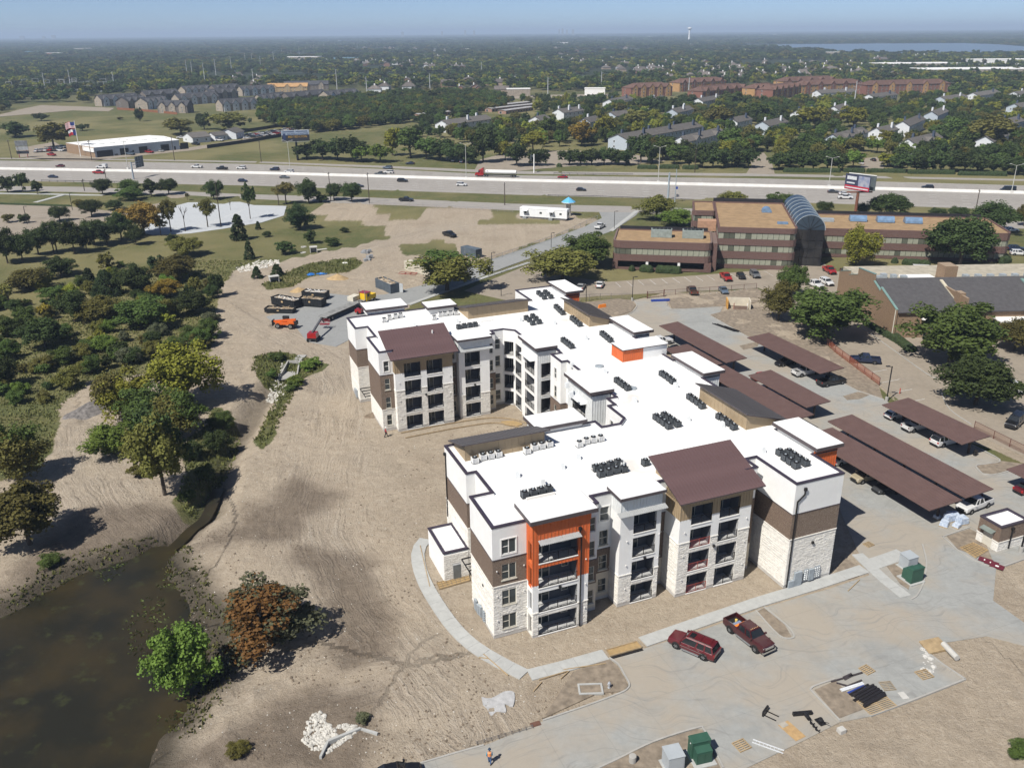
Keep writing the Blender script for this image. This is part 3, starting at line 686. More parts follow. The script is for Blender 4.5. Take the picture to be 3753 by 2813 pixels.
def stones(mb,pt,s0,s1,z0,z1,ops,seed,gap=.008):
 rn=random.Random(seed);z=z0
 while z < z1-.05:
  h=rn.choice((.16,.2,.2,.3,.3,.4));h=min(h,z1-z)
  if z1-(z+h) < .12:h=z1-z
  s=s0
  while s < s1-.02:
   w=rn.uniform(.3,.95);w=min(w,s1-s)
   if s1-(s+w) < .2:w=s1-s
   a,b_=s+gap,s+w-gap;c,d=z+gap,z+h-gap
   segs=[(a,b_)]
   for (o0,o1,p0,p1) in ops:
    if p0 < d and p1 > c:
     ns=[]
     for x0,x1 in segs:
      if o1 <= x0 or o0 >= x1:ns.append((x0,x1));continue
      if o0-x0 > .06:ns.append((x0,o0))
      if x1-o1 > .06:ns.append((o1,x1))
     segs=ns
   for x0,x1 in segs:
    t_=[rn.uniform(.02,.065) for _ in range(4)];i_=min(.03,(x1-x0)*.2,(d-c)*.2)
    B4=[pt(x0,c,0),pt(x1,c,0),pt(x1,d,0),pt(x0,d,0)]
    F4=[pt(x0+i_,c+i_,t_[0]),pt(x1-i_,c+i_,t_[1]),pt(x1-i_,d-i_,t_[2]),pt(x0+i_,d-i_,t_[3])]
    mb.raw(B4+F4,[(4,5,6,7),(0,1,5,4),(1,2,6,5),(2,3,7,6),(3,0,4,7)])
   s += w
  z += h
WSEED=[0]
def wall(p,q,bands,ops=(),root=None,stone=True,top=None):
 """ops: (s0, s1, z0, z1, kind) with kind w/wD/t/tD window, b balcony, br red railing, bo open-sided balcony, h hole"""
 root=root or APT;WSEED[0] += 1
 p=Vector((p[0],p[1],0));q=Vector((q[0],q[1],0));L=(q-p).length;d=(q-p)/L;n=Vector((d.y,-d.x,0));ang=math.atan2(d.y,d.x)
 def pt(s,z,o):r=p+d*s+n*o;return (r.x,r.y,z)
 bands=[(a,min(b_,top) if top else b_,m_) for a,b_,m_ in bands if not top or a < top]
 xs=sorted({0,L,*[o[0] for o in ops],*[o[1] for o in ops]});zs=sorted({*[b_[0] for b_ in bands],bands[-1][1],*[o[2] for o in ops],*[o[3] for o in ops]})
 parts={}
 for i in range(len(xs)-1):
  for j in range(len(zs)-1):
   xm,zm=(xs[i]+xs[i+1])/2,(zs[j]+zs[j+1])/2
   if any(o[0] < xm < o[1] and o[2] < zm < o[3] for o in ops):continue
   bm_=[b_[2] for b_ in bands if b_[0] <= zm <= b_[1]]
   if not bm_:continue
   key=STONE_M if bm_[0] == 'st' else bm_[0]
   parts.setdefault(key,MB()).quad(pt(xs[i],zs[j],0),pt(xs[i+1],zs[j],0),pt(xs[i+1],zs[j+1],0),pt(xs[i],zs[j+1],0))
 for o in ops:
  s0,s1,z0,z1,k=o;D=.12 if k[0] in 'wth' else .35
  zm=(z0+z1)/2;bm_=[b_[2] for b_ in bands if b_[0] <= zm <= b_[1]]
  key=STONE_M if bm_[0] == 'st' else bm_[0];R_=parts.setdefault(key,MB())
  if k == 'h':D=.3
  R_.quad(pt(s0,z0,0),pt(s0,z1,0),pt(s0,z1,-D),pt(s0,z0,-D));R_.quad(pt(s1,z1,0),pt(s1,z0,0),pt(s1,z0,-D),pt(s1,z1,-D))
  R_.quad(pt(s0,z1,0),pt(s1,z1,0),pt(s1,z1,-D),pt(s0,z1,-D));R_.quad(pt(s1,z0,0),pt(s0,z0,0),pt(s0,z0,-D),pt(s1,z0,-D))
 nm={STONE_M:'stone_wall',BRICK_B:'brick_wall',CONC:'plinth',ORANGE:'metal_cladding',TANP:'metal_cladding',WHITEP:'metal_cladding'}
 for key,mb in parts.items():
  w=mb.build(nm.get(key,'wall'),key,root)
  if key is STONE_M and stone:
   sb=MB()
   for b_ in bands:
    if b_[2] == 'st':stones(sb,pt,0,L,b_[0],b_[1],[o[:4] for o in ops],WSEED[0])
   if sb.v:stuff(sb.build('stone_veneer',STONE_B,w))
   for b_ in bands:                                # cast cap course on top of the stone
    if b_[2] == 'st' and b_[1] < 10:
     segs=[(0,L)]
     for o in ops:
      if o[2] < b_[1] < o[3]:
       segs=[x for a,c in segs for x in ((a,min(c,o[0])),(max(a,o[1]),c)) if x[1]-x[0] > .05]
     for a,c in segs:
      A4=[pt(a,b_[1]-.04,.1),pt(c,b_[1]-.04,.1),pt(c,b_[1]-.04,-.02),pt(a,b_[1]-.04,-.02)]
      MB().hexa(A4,[(x,y,z+.12) for x,y,z in A4]).build('stone_cap',STONE_B,w)
  if key in (ORANGE,TANP,WHITEP):                   # raised seams of the cladding
   rb=MB()
   for b_ in bands:
    if b_[2] is not key:continue
    k_=max(2,round(L/.42))
    for i in range(k_+1):
     s_=L*i/k_
     segs=[(b_[0],b_[1])]
     for o in ops:
      if o[0] < s_ < o[1]:segs=[x for a,c in segs for x in ((a,min(c,o[2])),(max(a,o[3]),c)) if x[1]-x[0] > .03]
     for a,c in segs:
      A4=[pt(s_-.02,a,.045),pt(s_+.02,a,.045),pt(s_+.02,a,0),pt(s_-.02,a,0)]
      rb.hexa(A4,[(x,y,c) for x,y,_ in A4])
   stuff(rb.build('seam',key,w))
  if key is BRICK_B:                                  # soldier course and cap flashing at the top of the brick
   for b_ in bands:
    if b_[2] is BRICK_B:
     cp=MB();A4=[pt(0,b_[1]-.02,.05),pt(L,b_[1]-.02,.05),pt(L,b_[1]-.02,-.02),pt(0,b_[1]-.02,-.02)]
     cp.hexa(A4,[(x,y,z+.1) for x,y,z in A4]);cp.build('flashing',FASC,w)
 for o in ops:
  s0,s1,z0,z1,k=o;r=p+d*s0
  if k[0] in 'wt':
   wm,pm,sm_=win_mesh(s1-s0,z1-z0,k);W_=obj('window',wm,root,(r.x,r.y,z0),ang);obj('pane',pm,W_)
   if k[0] == 'w':obj('sill',sm_,W_)
  elif k[0] == 'b':
   sh,dr,rl,wn=bal_mesh(s1-s0,z1-z0,1.9,'o' in k,'r' in k);B_=obj('balcony',sh,root,(r.x,r.y,z0),ang)
   obj('door',dr,B_,(.25,1.88,.03));obj('railing',rl,B_,(0,.04,.02))
   if wn:obj('window',wn,B_,(.25-.25,1.88,.03))
def W4(s0,s1,k='w',lv=(0,1,2,3)):return [(s0,s1,WZ[i][0],WZ[i][1],('t' if (i == 3 and k[0] == 'w') else k[0])+k[1:]) for i in lv]
def B4(s0,s1,k='b',lv=(0,1,2,3),dz=0):return [(s0,s1,FL[i][0]+dz,FL[i][1]+dz,k) for i in lv]
FOOT=[]
def E(p,bands=TW,ops=(),top=None):FOOT.append((p,bands,ops,top))
# south wing, front
E((0,0),T1,W4(1.08,2.8,'wD'))
E((4.1,0),TO,[(.35,1.3,a,b_,'h') for a,b_ in FL],15.0)
E((4.1,-1.6),TO,B4(.72,5.55,'bo'),15.0)
E((11.0,-1.6),TO,top=15.0)
E((11.0,.4),T3,W4(.95,1.8))
E((13.1,.4),T3);E((13.1,2.0),T3,W4(1.1,2.25))
E((15.7,2.0),TB2);E((15.7,-.25),TB2,B4(1.75,4.8));E((21.1,-.25),TB2)
E((21.1,2.0),T4,W4(.45,1.55));E((23.1,2.0),TG,(),13.6)
E((23.1,-1.25),TG,B4(1.55,4.45,'br',(0,1,2))+B4(1.55,4.45,'b',(3,))+B4(5.55,8.4),13.6)
E((33.2,-1.25),TG,(),13.6);E((33.2,.5),T4,());E((35,.5),T4);E((35,2.8),T4)
E((36.45,2.8),T1);E((36.45,-4.85),T1);E((43.55,-4.85),T1,W4(1.6,2.6,'w'))
# east side
E((43.55,.6),TOE,());E((47.2,.6),TOE,B4(1.8,6.2));E((47.2,8.6),TOE)
E((45.5,8.6),T1,[o for s in (2.5,7,11.5,16) for o in W4(s,s+1.5,'wD')])
E((45.5,28),TM);E((48.4,28),TM,B4(2.2,6.4));E((48.4,36.6),TM);E((45.5,36.6),T1,[o for s in (2,6.5,10) for o in W4(s,s+1.5,'wD')])
E((45.5,49.2),TM);E((48.4,49.2),TM,B4(2.2,6.4));E((48.4,57.9),TM);E((45.5,57.9),T1,[o for s in (2.5,7,11.5,15.5) for o in W4(s,s+1.5,'wD')])
E((45.5,76.8),TOE);E((48.4,76.8),TOE,B4(2,6))
# north side
E((48.4,84.9),T1,[o for s in (4.5,7.5) for o in W4(s,s+1.5,'wD')]);E((37.7,84.9),T1);E((37.7,77),T1,[o for s in (2.5,6,9.5,12.5) for o in W4(s,s+1.5,'wD')])
E((22.6,77),T1);E((22.6,80.2),T1,[o for s in (2.5,9.5,13,17.5) for o in W4(s,s+1.5,'wD')])
# west end of the north wing, then its court front
E((1.55,80.2),T1);E((1.55,73.4),T1,());E((3.8,73.4),T1);E((3.8,67.6),T2);E((2.35,67.6),T2)
E((2.35,59.2),T2,W4(.75,1.65));E((4.7,59.2),TG,(),13.6)
E((4.7,58.1),TG,B4(1.6,4.5)+B4(5.55,8.4),13.6);E((14.9,58.1),TG,(),13.6)
E((14.9,60.4),T4,W4(.3,1.2));E((16.4,60.4),TB2);E((16.4,59.0),TB2,B4(1.1,3.9));E((22.1,59.0),TB2)
E((22.1,60.6),T3,W4(.35,1.25));E((23.8,60.6),T3);E((23.8,62.3),TW,W4(.4,1.6));E((26.0,62.3),TW,B4(.2,2.0));E((27.6,60.8),TW,B4(.5,3.2));E((27.6,55.6),TW)
# court, east side
E((26.9,55.6),TW,B4(1.3,5.4));E((26.9,48.9),TP,B4(.7,2.6));E((30.2,48.9),TW);E((30.2,47),TW);E((28.45,47),T3,W4(1.5,2.4));E((28.45,43),T3);E((29.5,43),T3,W4(2,3.2))
E((29.5,36.4),TM);E((26.6,36.4),TM,B4(1.6,6.0));E((26.6,28.3),TM);E((29.6,28.3),TW);E((29.6,26.8),TW);E((28.1,26.8),TW);E((28.1,24.4),TW);E((27,24.4),TW,[(1,1.9,10.9,12.8,'t')]);E((27,19.7),TW);E((25.7,18.4),TW);E((23,18.4),TW)
# south wing, court side and west end
E((23,20.4),T1);E((21.1,20.4),TM);E((21.1,23.4),TM,B4(1.2,5.6));E((14.2,23.4),TM);E((14.2,21.2),T1,[o for s in (3,8) for o in W4(s,s+1.5,'wD')]);E((1.55,21.2),T1);E((1.55,12.8),T1);E((2.75,12.8),T1);E((2.75,7.45),T1);E((.1,7.45),T1)
for i,(p_,bd,ops,tp) in enumerate(FOOT):wall(p_,FOOT[(i+1) % len(FOOT)][0],bd,ops,top=tp)
foot=[f[0] for f in FOOT]
# roof deck, parapet inside faces and dark coping
RZ,PZ=14.22,14.6
mb=MB()
dfoot=[(x,max(y,.75) if (23 <= x <= 33.3 and y < 1) else (max(y,60.4) if (4.6 <= x <= 15 and 58 < y < 60.4) else y)) for x,y in foot]
for a,b_,c in tessellate_polygon([[Vector((x,y,0)) for x,y in dfoot]]):
 A_,B_,C_=dfoot[a],dfoot[b_],dfoot[c]
 up=(B_[0]-A_[0])*(C_[1]-A_[1])-(B_[1]-A_[1])*(C_[0]-A_[0]) > 0
 tri=[(dfoot[k][0],dfoot[k][1],RZ) for k in ((a,b_,c) if up else (c,b_,a))];mb.tri(*tri)
deck=mb.build('roof',MEMB,APT)
mt,t,b=nodes_of('roof_membrane_dusty');P=coords(t)
c=mixc(t,ramp(t,tex_noise(t,P,.25,5,.6),.35,.7),(.78,.78,.77),(.73,.73,.72));c=mixc(t,mth(t,'MULTIPLY',ramp(t,tex_noise(t,P,.09,5,.62),.60,.70),.42),c,(.5,.44,.36))
mp=t.nodes.new('ShaderNodeMapping');mp.inputs['Rotation'].default_value=(0,0,-SITE_A);t.links.new(P,mp.inputs['Vector'])
br=t.nodes.new('ShaderNodeTexBrick');br.offset=.3;br.inputs['Scale'].default_value=1;br.inputs['Brick Width'].default_value=30;br.inputs['Row Height'].default_value=3;br.inputs['Mortar Size'].default_value=.04;t.links.new(mp.outputs[0],br.inputs['Vector'])
c=mixc(t,mth(t,'MULTIPLY',br.outputs['Fac'],.5),c,(.55,.55,.55))
t.links.new(c,b.inputs['Base Color']);b.inputs['Roughness'].default_value=.75
deck.data.materials[0]=mt;MEMB2=mt
def ring(poly,w):
 n=len(poly);out=[]
 for i in range(n):
  a,p,c_=Vector(poly[i-1]),Vector(poly[i]),Vector(poly[(i+1) % n]);d1=(p-a).normalized();d2=(c_-p).normalized()
  n1=Vector((-d1.y,d1.x));n2=Vector((-d2.y,d2.x));m_=(n1+n2);m_=m_/max(1e-6,m_.length);k=w/max(.3,m_.dot(n1));out.append(p+m_*k)
 return out
def coping(poly,root,z0,z1,w=.3,mt=COPE,name='coping',lip=.06,skip=()):
 inn=ring(poly,w);outr=ring(poly,-lip);n=len(poly)
 for i in range(n):
  if i in skip:continue
  j=(i+1) % n;b4=[outr[i],outr[j],inn[j],inn[i]]
  o=MB().hexa([(p.x,p.y,z1-.14) for p in b4],[(p.x,p.y,z1+.03) for p in b4]).build(name,mt,root)
  MB().quad((inn[j].x,inn[j].y,z0),(inn[i].x,inn[i].y,z0),(inn[i].x,inn[i].y,z1-.13),(inn[j].x,inn[j].y,z1-.13)).build('parapet',MEMB,o)
skipi=[i for i,f in enumerate(FOOT) if f[3]]
coping(foot,APT,RZ,PZ,skip=skipi)
def canopy(u0,u1,v0,v1,z,th=.48,base=None,wallm=STUCCO,inset=.55,root=None):
 root=root or APT
 f=MB().box(u0,u1,v0,v1,z-th,z-.02).build('canopy_fascia',FASC,root)
 MB().box(u0+.07,u1-.07,v0+.07,v1-.07,z-.02,z+.02).build('canopy_roof',MEMB,f)
 if base is not None:MB().box(u0+inset,u1-inset,v0+inset,v1-inset,base,z-th).build('canopy_wall',wallm,root)
canopy(3.6,11.75,-2.15,2.4,15.55,base=14.0,wallm=ORANGE,inset=.56)
canopy(15.25,21.3,-.85,2.5,15.1,th=.35,base=14.0,wallm=WHITEP,inset=.62)
canopy(43.6,47.9,.2,9.0,15.45,base=14.0)
for v0,v1 in ((27.6,36.9),(48.9,58.2),(76.4,85.2)):canopy(45.2,49.2,v0,v1,15.45,base=14.0)
canopy(26.3,30.4,48.5,56,15.3,base=14.0,wallm=WHITEP);canopy(26.0,30.0,27.9,36.8,15.3,base=14.0,wallm=WHITEP)
canopy(16.0,22.4,58.3,61.8,15.0,th=.35,base=14.0,wallm=WHITEP,inset=.66)
canopy(5.2,13.4,79.9,85.0,15.7,base=14.0);canopy(16.3,22.2,76.5,80.7,15.7,base=14.0,inset=.5)
canopy(13.8,21.4,19.6,24.0,15.4,base=14.0,inset=.5)
canopy(37.7,46.3,39.4,43.6,16.35,th=.12,base=None)
for a in (MB().box(37.9,41.6,39.65,43.4,RZ,16.23),):a.build('stair_housing',ORANGE,APT)
MB().box(41.6,46.1,39.65,43.4,RZ,16.23).build('stair_housing',STUCCO,APT)
rb=MB()
for i in range(10):rb.box(37.9+i*.41-.02,37.9+i*.41+.02,39.6,39.66,RZ,16.2);rb.box(37.85,37.9,39.65+i*.41-.02,39.65+i*.41+.02,RZ,16.2)
stuff(rb.build('cladding_seam',ORANGE,APT))
# awnings
AWN=mat('grey_awning_metal',(.36,.37,.37),.5,.08,1)
def awning(u0,u1,v,z,dep=.75,root=None):
 mb=MB();n=int((u1-u0)/.12)
 for i in range(n):
  x0,x1=u0+(u1-u0)*i/n,u0+(u1-u0)*(i+1)/n;h=.045 if i % 2 else 0
  mb.hexa([(x0,v-dep,z-.22+h),(x1,v-dep,z-.22+h),(x1,v,z+h),(x0,v,z+h)],[(x0,v-dep,z-.18+h),(x1,v-dep,z-.18+h),(x1,v,z+.04+h),(x0,v,z+.04+h)])
 mb.build('awning',AWN,APT)
awning(4.75,9.75,-1.6,12.7);awning(15.2,21.5,-.25,12.95,.8);awning(15.9,22.6,59.0,12.95,.8)
MB().box(25.9,26.9,49.8,54.6,12.6,12.68).build('awning',WHITEP,APT);MB().box(25.6,26.6,30,35,12.6,12.68).build('awning',WHITEP,APT)
# shed roofs in standing-seam metal, panel by panel
def shed(u0,u1,v0,z0,v1,z1,rm,wm,axis='v',back_wall=True,side_base=RZ,overhang=.5,panel=.46,front_wall=True):
 """low edge (v0,z0), high or far edge (v1,z1); axis 'u' swaps the two directions"""
 def T(a,c,z):return (a,c,z) if axis == 'v' else (c,a,z)
 root=MB();th=.14
 b4=[T(u0,v0,z0-th),T(u1,v0,z0-th),T(u1,v1,z1-th),T(u0,v1,z1-th)];t4=[T(u0,v0,z0),T(u1,v0,z0),T(u1,v1,z1),T(u0,v1,z1)]
 if axis == 'u':b4.reverse();t4.reverse()
 R_=root.hexa(b4,t4).build('shed_roof',FASC,APT)
 n=max(2,round((u1-u0)/panel));w=(u1-u0)/n
 pm=MB();sl=Vector(T(0,v1-v0,z1-z0));up=Vector(T(0,-(z1-z0),v1-v0)).normalized();up=up if up.z > 0 else -up
 ac=Vector(T(1,0,0))
 def q(a,s_,h):return ac*a+sl*s_+up*h
 def slab(a0,a1,h0,h1):
  bb=[q(a0,0,h0),q(a1,0,h0),q(a1,1,h0),q(a0,1,h0)];tt=[q(a0,0,h1),q(a1,0,h1),q(a1,1,h1),q(a0,1,h1)]
  if axis == 'u':bb.reverse();tt.reverse()
  pm.hexa(bb,tt)
 slab(.01,w-.01,.005,.025);slab(-.022,.022,.0,.075)
 me_=pm.mesh('roof_panel',rm)
 for i in range(n):obj('roof_panel',me_,R_,T(u0+w*i,v0,z0))
 # walls carrying it
 mb=MB();o=overhang
 def zz(v):return z0+(z1-z0)*(v-v0)/(v1-v0)-th
 va,vb=(v0+o if v0 < v1 else v0-o),(v1-o if v0 < v1 else v1+o);ua,ub=u0+o,u1-o
 for uu in (ua,ub):mb.face([T(uu,va,side_base-.6),T(uu,vb,side_base-.6),T(uu,vb,zz(vb)),T(uu,va,zz(va))])
 for vv in (va,vb):mb.face([T(ua,vv,side_base-.6),T(ub,vv,side_base-.6),T(ub,vv,zz(vv)),T(ua,vv,zz(vv))])
 wl=mb.build('clerestory_wall',wm,APT)
 sm_=MB();k=round((ub-ua)/.9)
 for i in range(k+1):
  x=ua+(ub-ua)*i/k
  for vv,e in ((va,-1 if v0 < v1 else 1),(vb,1 if v0 < v1 else -1)):
   c0=T(x-.025,vv+.03*e,side_base-.6);c1=T(x+.025,vv-.01*e,zz(vv)-.02)
   sm_.box(min(c0[0],c1[0]),max(c0[0],c1[0]),min(c0[1],c1[1]),max(c0[1],c1[1]),c0[2],c1[2])
 stuff(sm_.build('seam',wm,wl))
shed(22.35,34.2,-2.25,13.55,5.3,16.3,ROOFBR,TANP,side_base=13.4,overhang=.75)
shed(3.85,15.8,57.1,13.55,65.0,16.3,ROOFBR,TANP,side_base=13.4,overhang=.75)
shed(2.2,14.2,21.6,15.0,15.95,16.75,ROOFGR,TANP,overhang=.6)
shed(22.0,35.3,77.4,15.0,70.6,16.75,ROOFGR,TANP,overhang=.6)
shed(57.5,69.4,47.0,14.75,40.7,16.8,ROOFGR,TANP,axis='u',overhang=.55)
shed(9.9,22.1,47.0,14.75,40.0,16.8,ROOFGR,TANP,axis='u',overhang=.55)
# plumbing vents, hatches, roof hoods
mb=MB().cyl((12.9,62.6,14.6),(12.9,62.6,16.0),.14,.12,10);mb.build('vent',FRAMEW,APT)
for u,v in ((7.2,10.2),(13.1,10.0),(16,11.5),(9.2,7.2),(20.3,8),(31.5,24.5),(33,36.5),(29.5,41),(24,30),(25,33.5),(38.4,4.0),(40,27),(37.5,52),(36,62),(31,66),(20,70),(12,71),(27,74),(7.2,69.5),(42.2,22.5),(41,11),(38.2,12.5),(35,16)):
 h=MB();h.hexa([(u-.3,v-.35,RZ),(u+.3,v-.35,RZ),(u+.3,v+.35,RZ),(u-.3,v+.35,RZ)],[(u-.25,v-.1,RZ+.75),(u+.25,v-.1,RZ+.75),(u+.25,v+.35,RZ+.75),(u-.25,v+.35,RZ+.75)]);h.build('roof_hood',WHITEP,APT)
for (u,v) in ((33.6,39.5),(33.8,29.3)):MB().lathe([(.75,0),(.75,.12),(.5,.2)],(u,v,RZ),14).build('roof_drain',GALVB,APT)
for (u,v,l) in ((6,4.6,3.6),(16,8.2,4),(23.5,7.5,4),(31,7.2,4),(20.2,66.5,3),(24,68.4,2.5)):MB().box(u,u+l,v-.08,v+.08,RZ,RZ+.32).build('pipe_curb',FRAMEW,APT)
# downspouts with conductor heads
def downspout(u,v,zt,zb=.1,side=0,name='downspout',off=(0,0)):
 mb=MB();mb.box(u+off[0]-.17,u+off[0]+.17,v-.27,v-.02,zt-.28,zt+.1)
 mb.bar((u+off[0],v-.12,zt-.2),(u+off[0],v-.12,zt-.8),.13);mb.bar((u+off[0],v-.12,zt-.8),(u,v-.12,zt-1.6),.13);mb.bar((u,v-.12,zt-1.55),(u,v-.12,zb),.13)
 mb.build(name,BLACKM,APT)
downspout(36.85,-4.85,13.75,off=(.95,0));downspout(9.95,-1.65,13.3,off=(-.2,0))
mb=MB();mb.bar((1.45,20.6,13.6),(1.45,20.6,4.4),.13);mb.box(1.2,1.5,20.45,20.75,13.5,13.85);mb.build('downspout',BLACKM,APT)
# wall lights
for u,v,z in ((40.0,-4.9,5.85),(7.4,-1.65,6.2),(28.1,-1.3,6.2),(19.1,-.3,6.2),(9.9,58.05,6.2),(19.2,58.95,6.2)):MB().box(u-.14,u+.14,v-.22,v-.01,z-.16,z+.12).build('wall_light',BLACKM,APT)
for u,v in ((.45,0),(3.7,0),(23.8,-1.25),(32.6,-1.25),(5.3,58.1),(14.3,58.1),(16.6,-.25),(20.9,-.25),(10.6,-1.6)):
 for z in (2.4,5.7,9.0):MB().box(u-.06,u+.06,v-.16,v-.075,z-.07,z+.07).build('vent_cap',FRAMEW,APT)
# electricity meters on the tower and on the west end
mb=MB();V_=-4.93
for x0,x1,z0,z1,d in ((36.95,37.75,-.05,1.0,.3),(37.8,38.9,.1,2.05,.28),(40.0,40.75,.35,1.95,.25)):mb.box(x0,x1,V_-d,V_,z0,z1)
mb.build('switchgear_cabinet',GALVB,APT)
MB().box(39.05,42.5,-4.87,-4.852,.5,2.5).build('meter_board',mat('meter_board_grey',(.55,.54,.5),.9),APT)
mb=MB()
for cx in (39.45,39.75,41.0,41.3,41.6):
 for k in range(5):mb.cyl((cx,V_-.05,.65+k*.3),(cx,V_-.2,.65+k*.3),.1,.1,8)
mb.build('meter',mat('meter_glass',(.7,.72,.72),.25),APT)
mb=MB()
for x0,x1 in ((39.3,39.9),(40.88,41.75)):mb.box(x0,x1,V_-.08,V_,.45,2.05)
mb.build('meter_rack',GALVB,APT)
mb=MB()
for v0,z0,z1 in ((5.2,.3,1.7),(4.4,.3,1.5),(3.6,.5,1.9)):mb.box(-.28,-.05,v0,v0+.65,z0,z1)
for k in range(5):mb.cyl((-.05,3.0,.6+k*.3),(-.25,3.0,.6+k*.3),.11,.11,8);mb.cyl((-.05,2.7,.6+k*.3),(-.25,2.7,.6+k*.3),.11,.11,8)
mb.build('meter_bank',GALVB,APT)
mb=MB();mb.box(1.25,1.5,75,76.2,.3,1.8);mb.box(1.25,1.5,76.4,77,.5,1.6);mb.build('meter_bank',GALVB,APT)
# low utility annex and its trellis by the west end
mb=MB();mb.box(-1.75,1.55,12.75,19.2,-.1,3.85)
A=mb.build('annex',STUCCO,APT);
sb=MB();stones(sb,lambda s,z,o:(-1.75+s,12.75-o,z),0,3.3,.1,3.75,[(1.2,2.25,0,2.2)],77);stuff(sb.build('stone_veneer',STONE_B,A))
MB().box(-.5,.45,12.68,12.745,.02,2.1).build('door',mat('grey_door',(.16,.17,.17),.5),A)
MB().box(-1.6,1.5,12.9,19.0,3.85,3.9).build('annex_roof',MEMB2,A)
cp=[(-1.75,12.75),(1.55,12.75),(1.55,19.2),(-1.75,19.2)];coping(cp,APT,3.9,4.2,.28)
for vy in (8.0,68.2):
 mb=MB();u1=2.7 if vy < 20 else 3.75
 for k in range(4):mb.box(u1-2.3,u1,vy+k*1.35,vy+k*1.35+.12,3.1,3.24)
 mb.box(u1-2.3,u1-2.18,vy,vy+4.2,2.98,3.1);mb.box(u1-.2,u1-.08,vy,vy+4.2,2.98,3.1)
 mb.build('trellis',BLACKM,APT)
MB().cyl((-.02,3.2,5.2),(-.08,3.2,5.2),.17,.17,12).build('wall_vent',BLACKM,APT)
# ------------------------------------------------------------------ roof-top condensers, one thing each
ACD=mat('condenser_dark_grey',(.085,.095,.105),.5,.15,3)
ACL=mat('condenser_pale_grey',(.72,.72,.71),.5,.08,3)
def make_ac(casing,nm,lab):
 t0=thing('condenser',lab,'condenser',(0,0,-50))
 w,h=.36,.84;mb=MB()
 for k in range(9):z=.1+k*(h-.16)/9;mb.box(-w,w,-w,w,z,z+(h-.16)/9-.022)
 mb.box(-w+.04,w-.04,-w+.04,w-.04,.08,h-.05)
 for sx in (-1,1):
  for sy in (-1,1):mb.box(sx*w-.045,sx*w+.045,sy*w-.045,sy*w+.045,.06,h)
 mb.build('casing',casing,t0)
 MB().box(-w-.05,w+.05,-w-.05,w+.05,0,.09).build('base',ACD if casing is ACL else BLACKM,t0)
 g=MB();g.lathe([(.35,h-.04),(.35,h+.03),(.31,h+.05)],n=14)
 for k in range(4):a=k*PI/4;g.bar((math.cos(a)*.33,math.sin(a)*.33,h+.06),(-math.cos(a)*.33,-math.sin(a)*.33,h+.06),.03)
 g.build('fan_grille',BLACKM,t0,loc=(0,0,.0))
 MB().lathe([(.14,h+.03),(.14,h+.1),(.05,h+.13)],n=10).build('fan_hub',GALVB,t0)
 return t0
acd=make_ac(ACD,'d','dark grey condenser');acl=make_ac(ACL,'l','pale condenser')
def ac_row(crop,s,pts,label,group,proto):
 for k,(x,y) in enumerate(pts):
  base,_,lm=label.partition('|');o8=('first','second','third','fourth','fifth')
  if lm and len(pts) > 5:h_=len(pts)//2;lab=base+', '+o8[k % h_]+' from '+lm+(', inner row' if k < h_ else ', outer row')
  else:lab=base+(', '+o8[k]+' from '+lm if lm else '')
  p=G(crop[0]+s*x,crop[1]+s*y,RZ);p.z=RZ-.015
  dup(proto,p,SITE_A,lab,group)
CB,CC,CD,CA=((1500,1550),.4523),((2300,1500),.4523),((2000,1000),.407),((1200,950),.4523)
ac_row(*CB,[(935,600),(1003,585),(1068,570),(1130,555)],'dark grey condenser behind the orange bay|the west parapet','condensers behind the orange bay',acd)
ac_row(*CB,[(1512,385),(1572,375),(1632,358),(1692,340),(1552,432),(1615,418),(1675,403),(1737,392)],'dark grey condenser beside the front plum roof|the orange bay side','condensers in the front double row',acd)
ac_row(*CB,[(1912,340)],'single dark grey condenser tight against the front plum shed roof',None,acd)
ac_row(*CB,[(532,322),(597,296),(660,284),(722,272)],'pale condenser before the front grey shed|the west parapet','condensers before the front grey shed',acl)
ac_row(*CB,[(954,245),(1014,216),(1072,204),(1134,190)],'pale condenser past the front grey shed|that shed','condensers past the front grey shed',acl)
ac_row(*CB,[(1377,190),(1433,166),(1490,154),(1549,143)],'pale condenser near the brown roof stain|the grey shed side','condensers near the roof stain',acl)
ac_row(*CC,[(1232,368),(1275,412),(1318,442),(1362,474),(1305,368),(1348,396),(1392,424),(1440,454)],'dark grey condenser on the corner tower|the grey shed side','condensers on the corner tower',acd)
ac_row(*CD,[(1047,925),(1078,945),(1112,970),(1143,995)],'dark grey condenser beside the east canopy|the orange stair housing','condensers by the east canopy',acd)
ac_row(*CD,[(643,985),(673,1008),(703,1030),(737,1055)],'dark grey condenser behind the court bay|the orange stair housing','condensers behind the court bay',acd)
ac_row(*CD,[(1297,1135),(1332,1160),(1370,1186),(1407,1218)],'dark grey condenser west of the near grey shed|its north end','condensers west of the near grey shed',acd)
ac_row(*CD,[(1562,1312),(1607,1342),(1650,1372),(1692,1408)],'dark grey condenser south of the near grey shed|that shed','condensers south of the near grey shed',acd)
ac_row(*CD,[(995,1318),(1030,1344),(1067,1370),(1107,1400),(1068,1302),(1106,1326),(1146,1354),(1186,1382)],'dark grey condenser amid the roof|the orange stair housing','condensers in the middle double row',acd)
ac_row(*CD,[(160,622),(185,640),(207,658),(232,678)],'dark grey condenser behind the far court canopy|the north end','condensers behind the far court canopy',acd)
ac_row(*CD,[(510,562),(532,580),(556,600),(582,622)],'dark grey condenser beside the orange stair housing|its far end','condensers by the orange stair housing',acd)
ac_row(*CD,[(95,320),(115,338),(132,356),(154,376)],'dark grey condenser along the far grey shed|its north end','condensers along the far grey shed',acd)
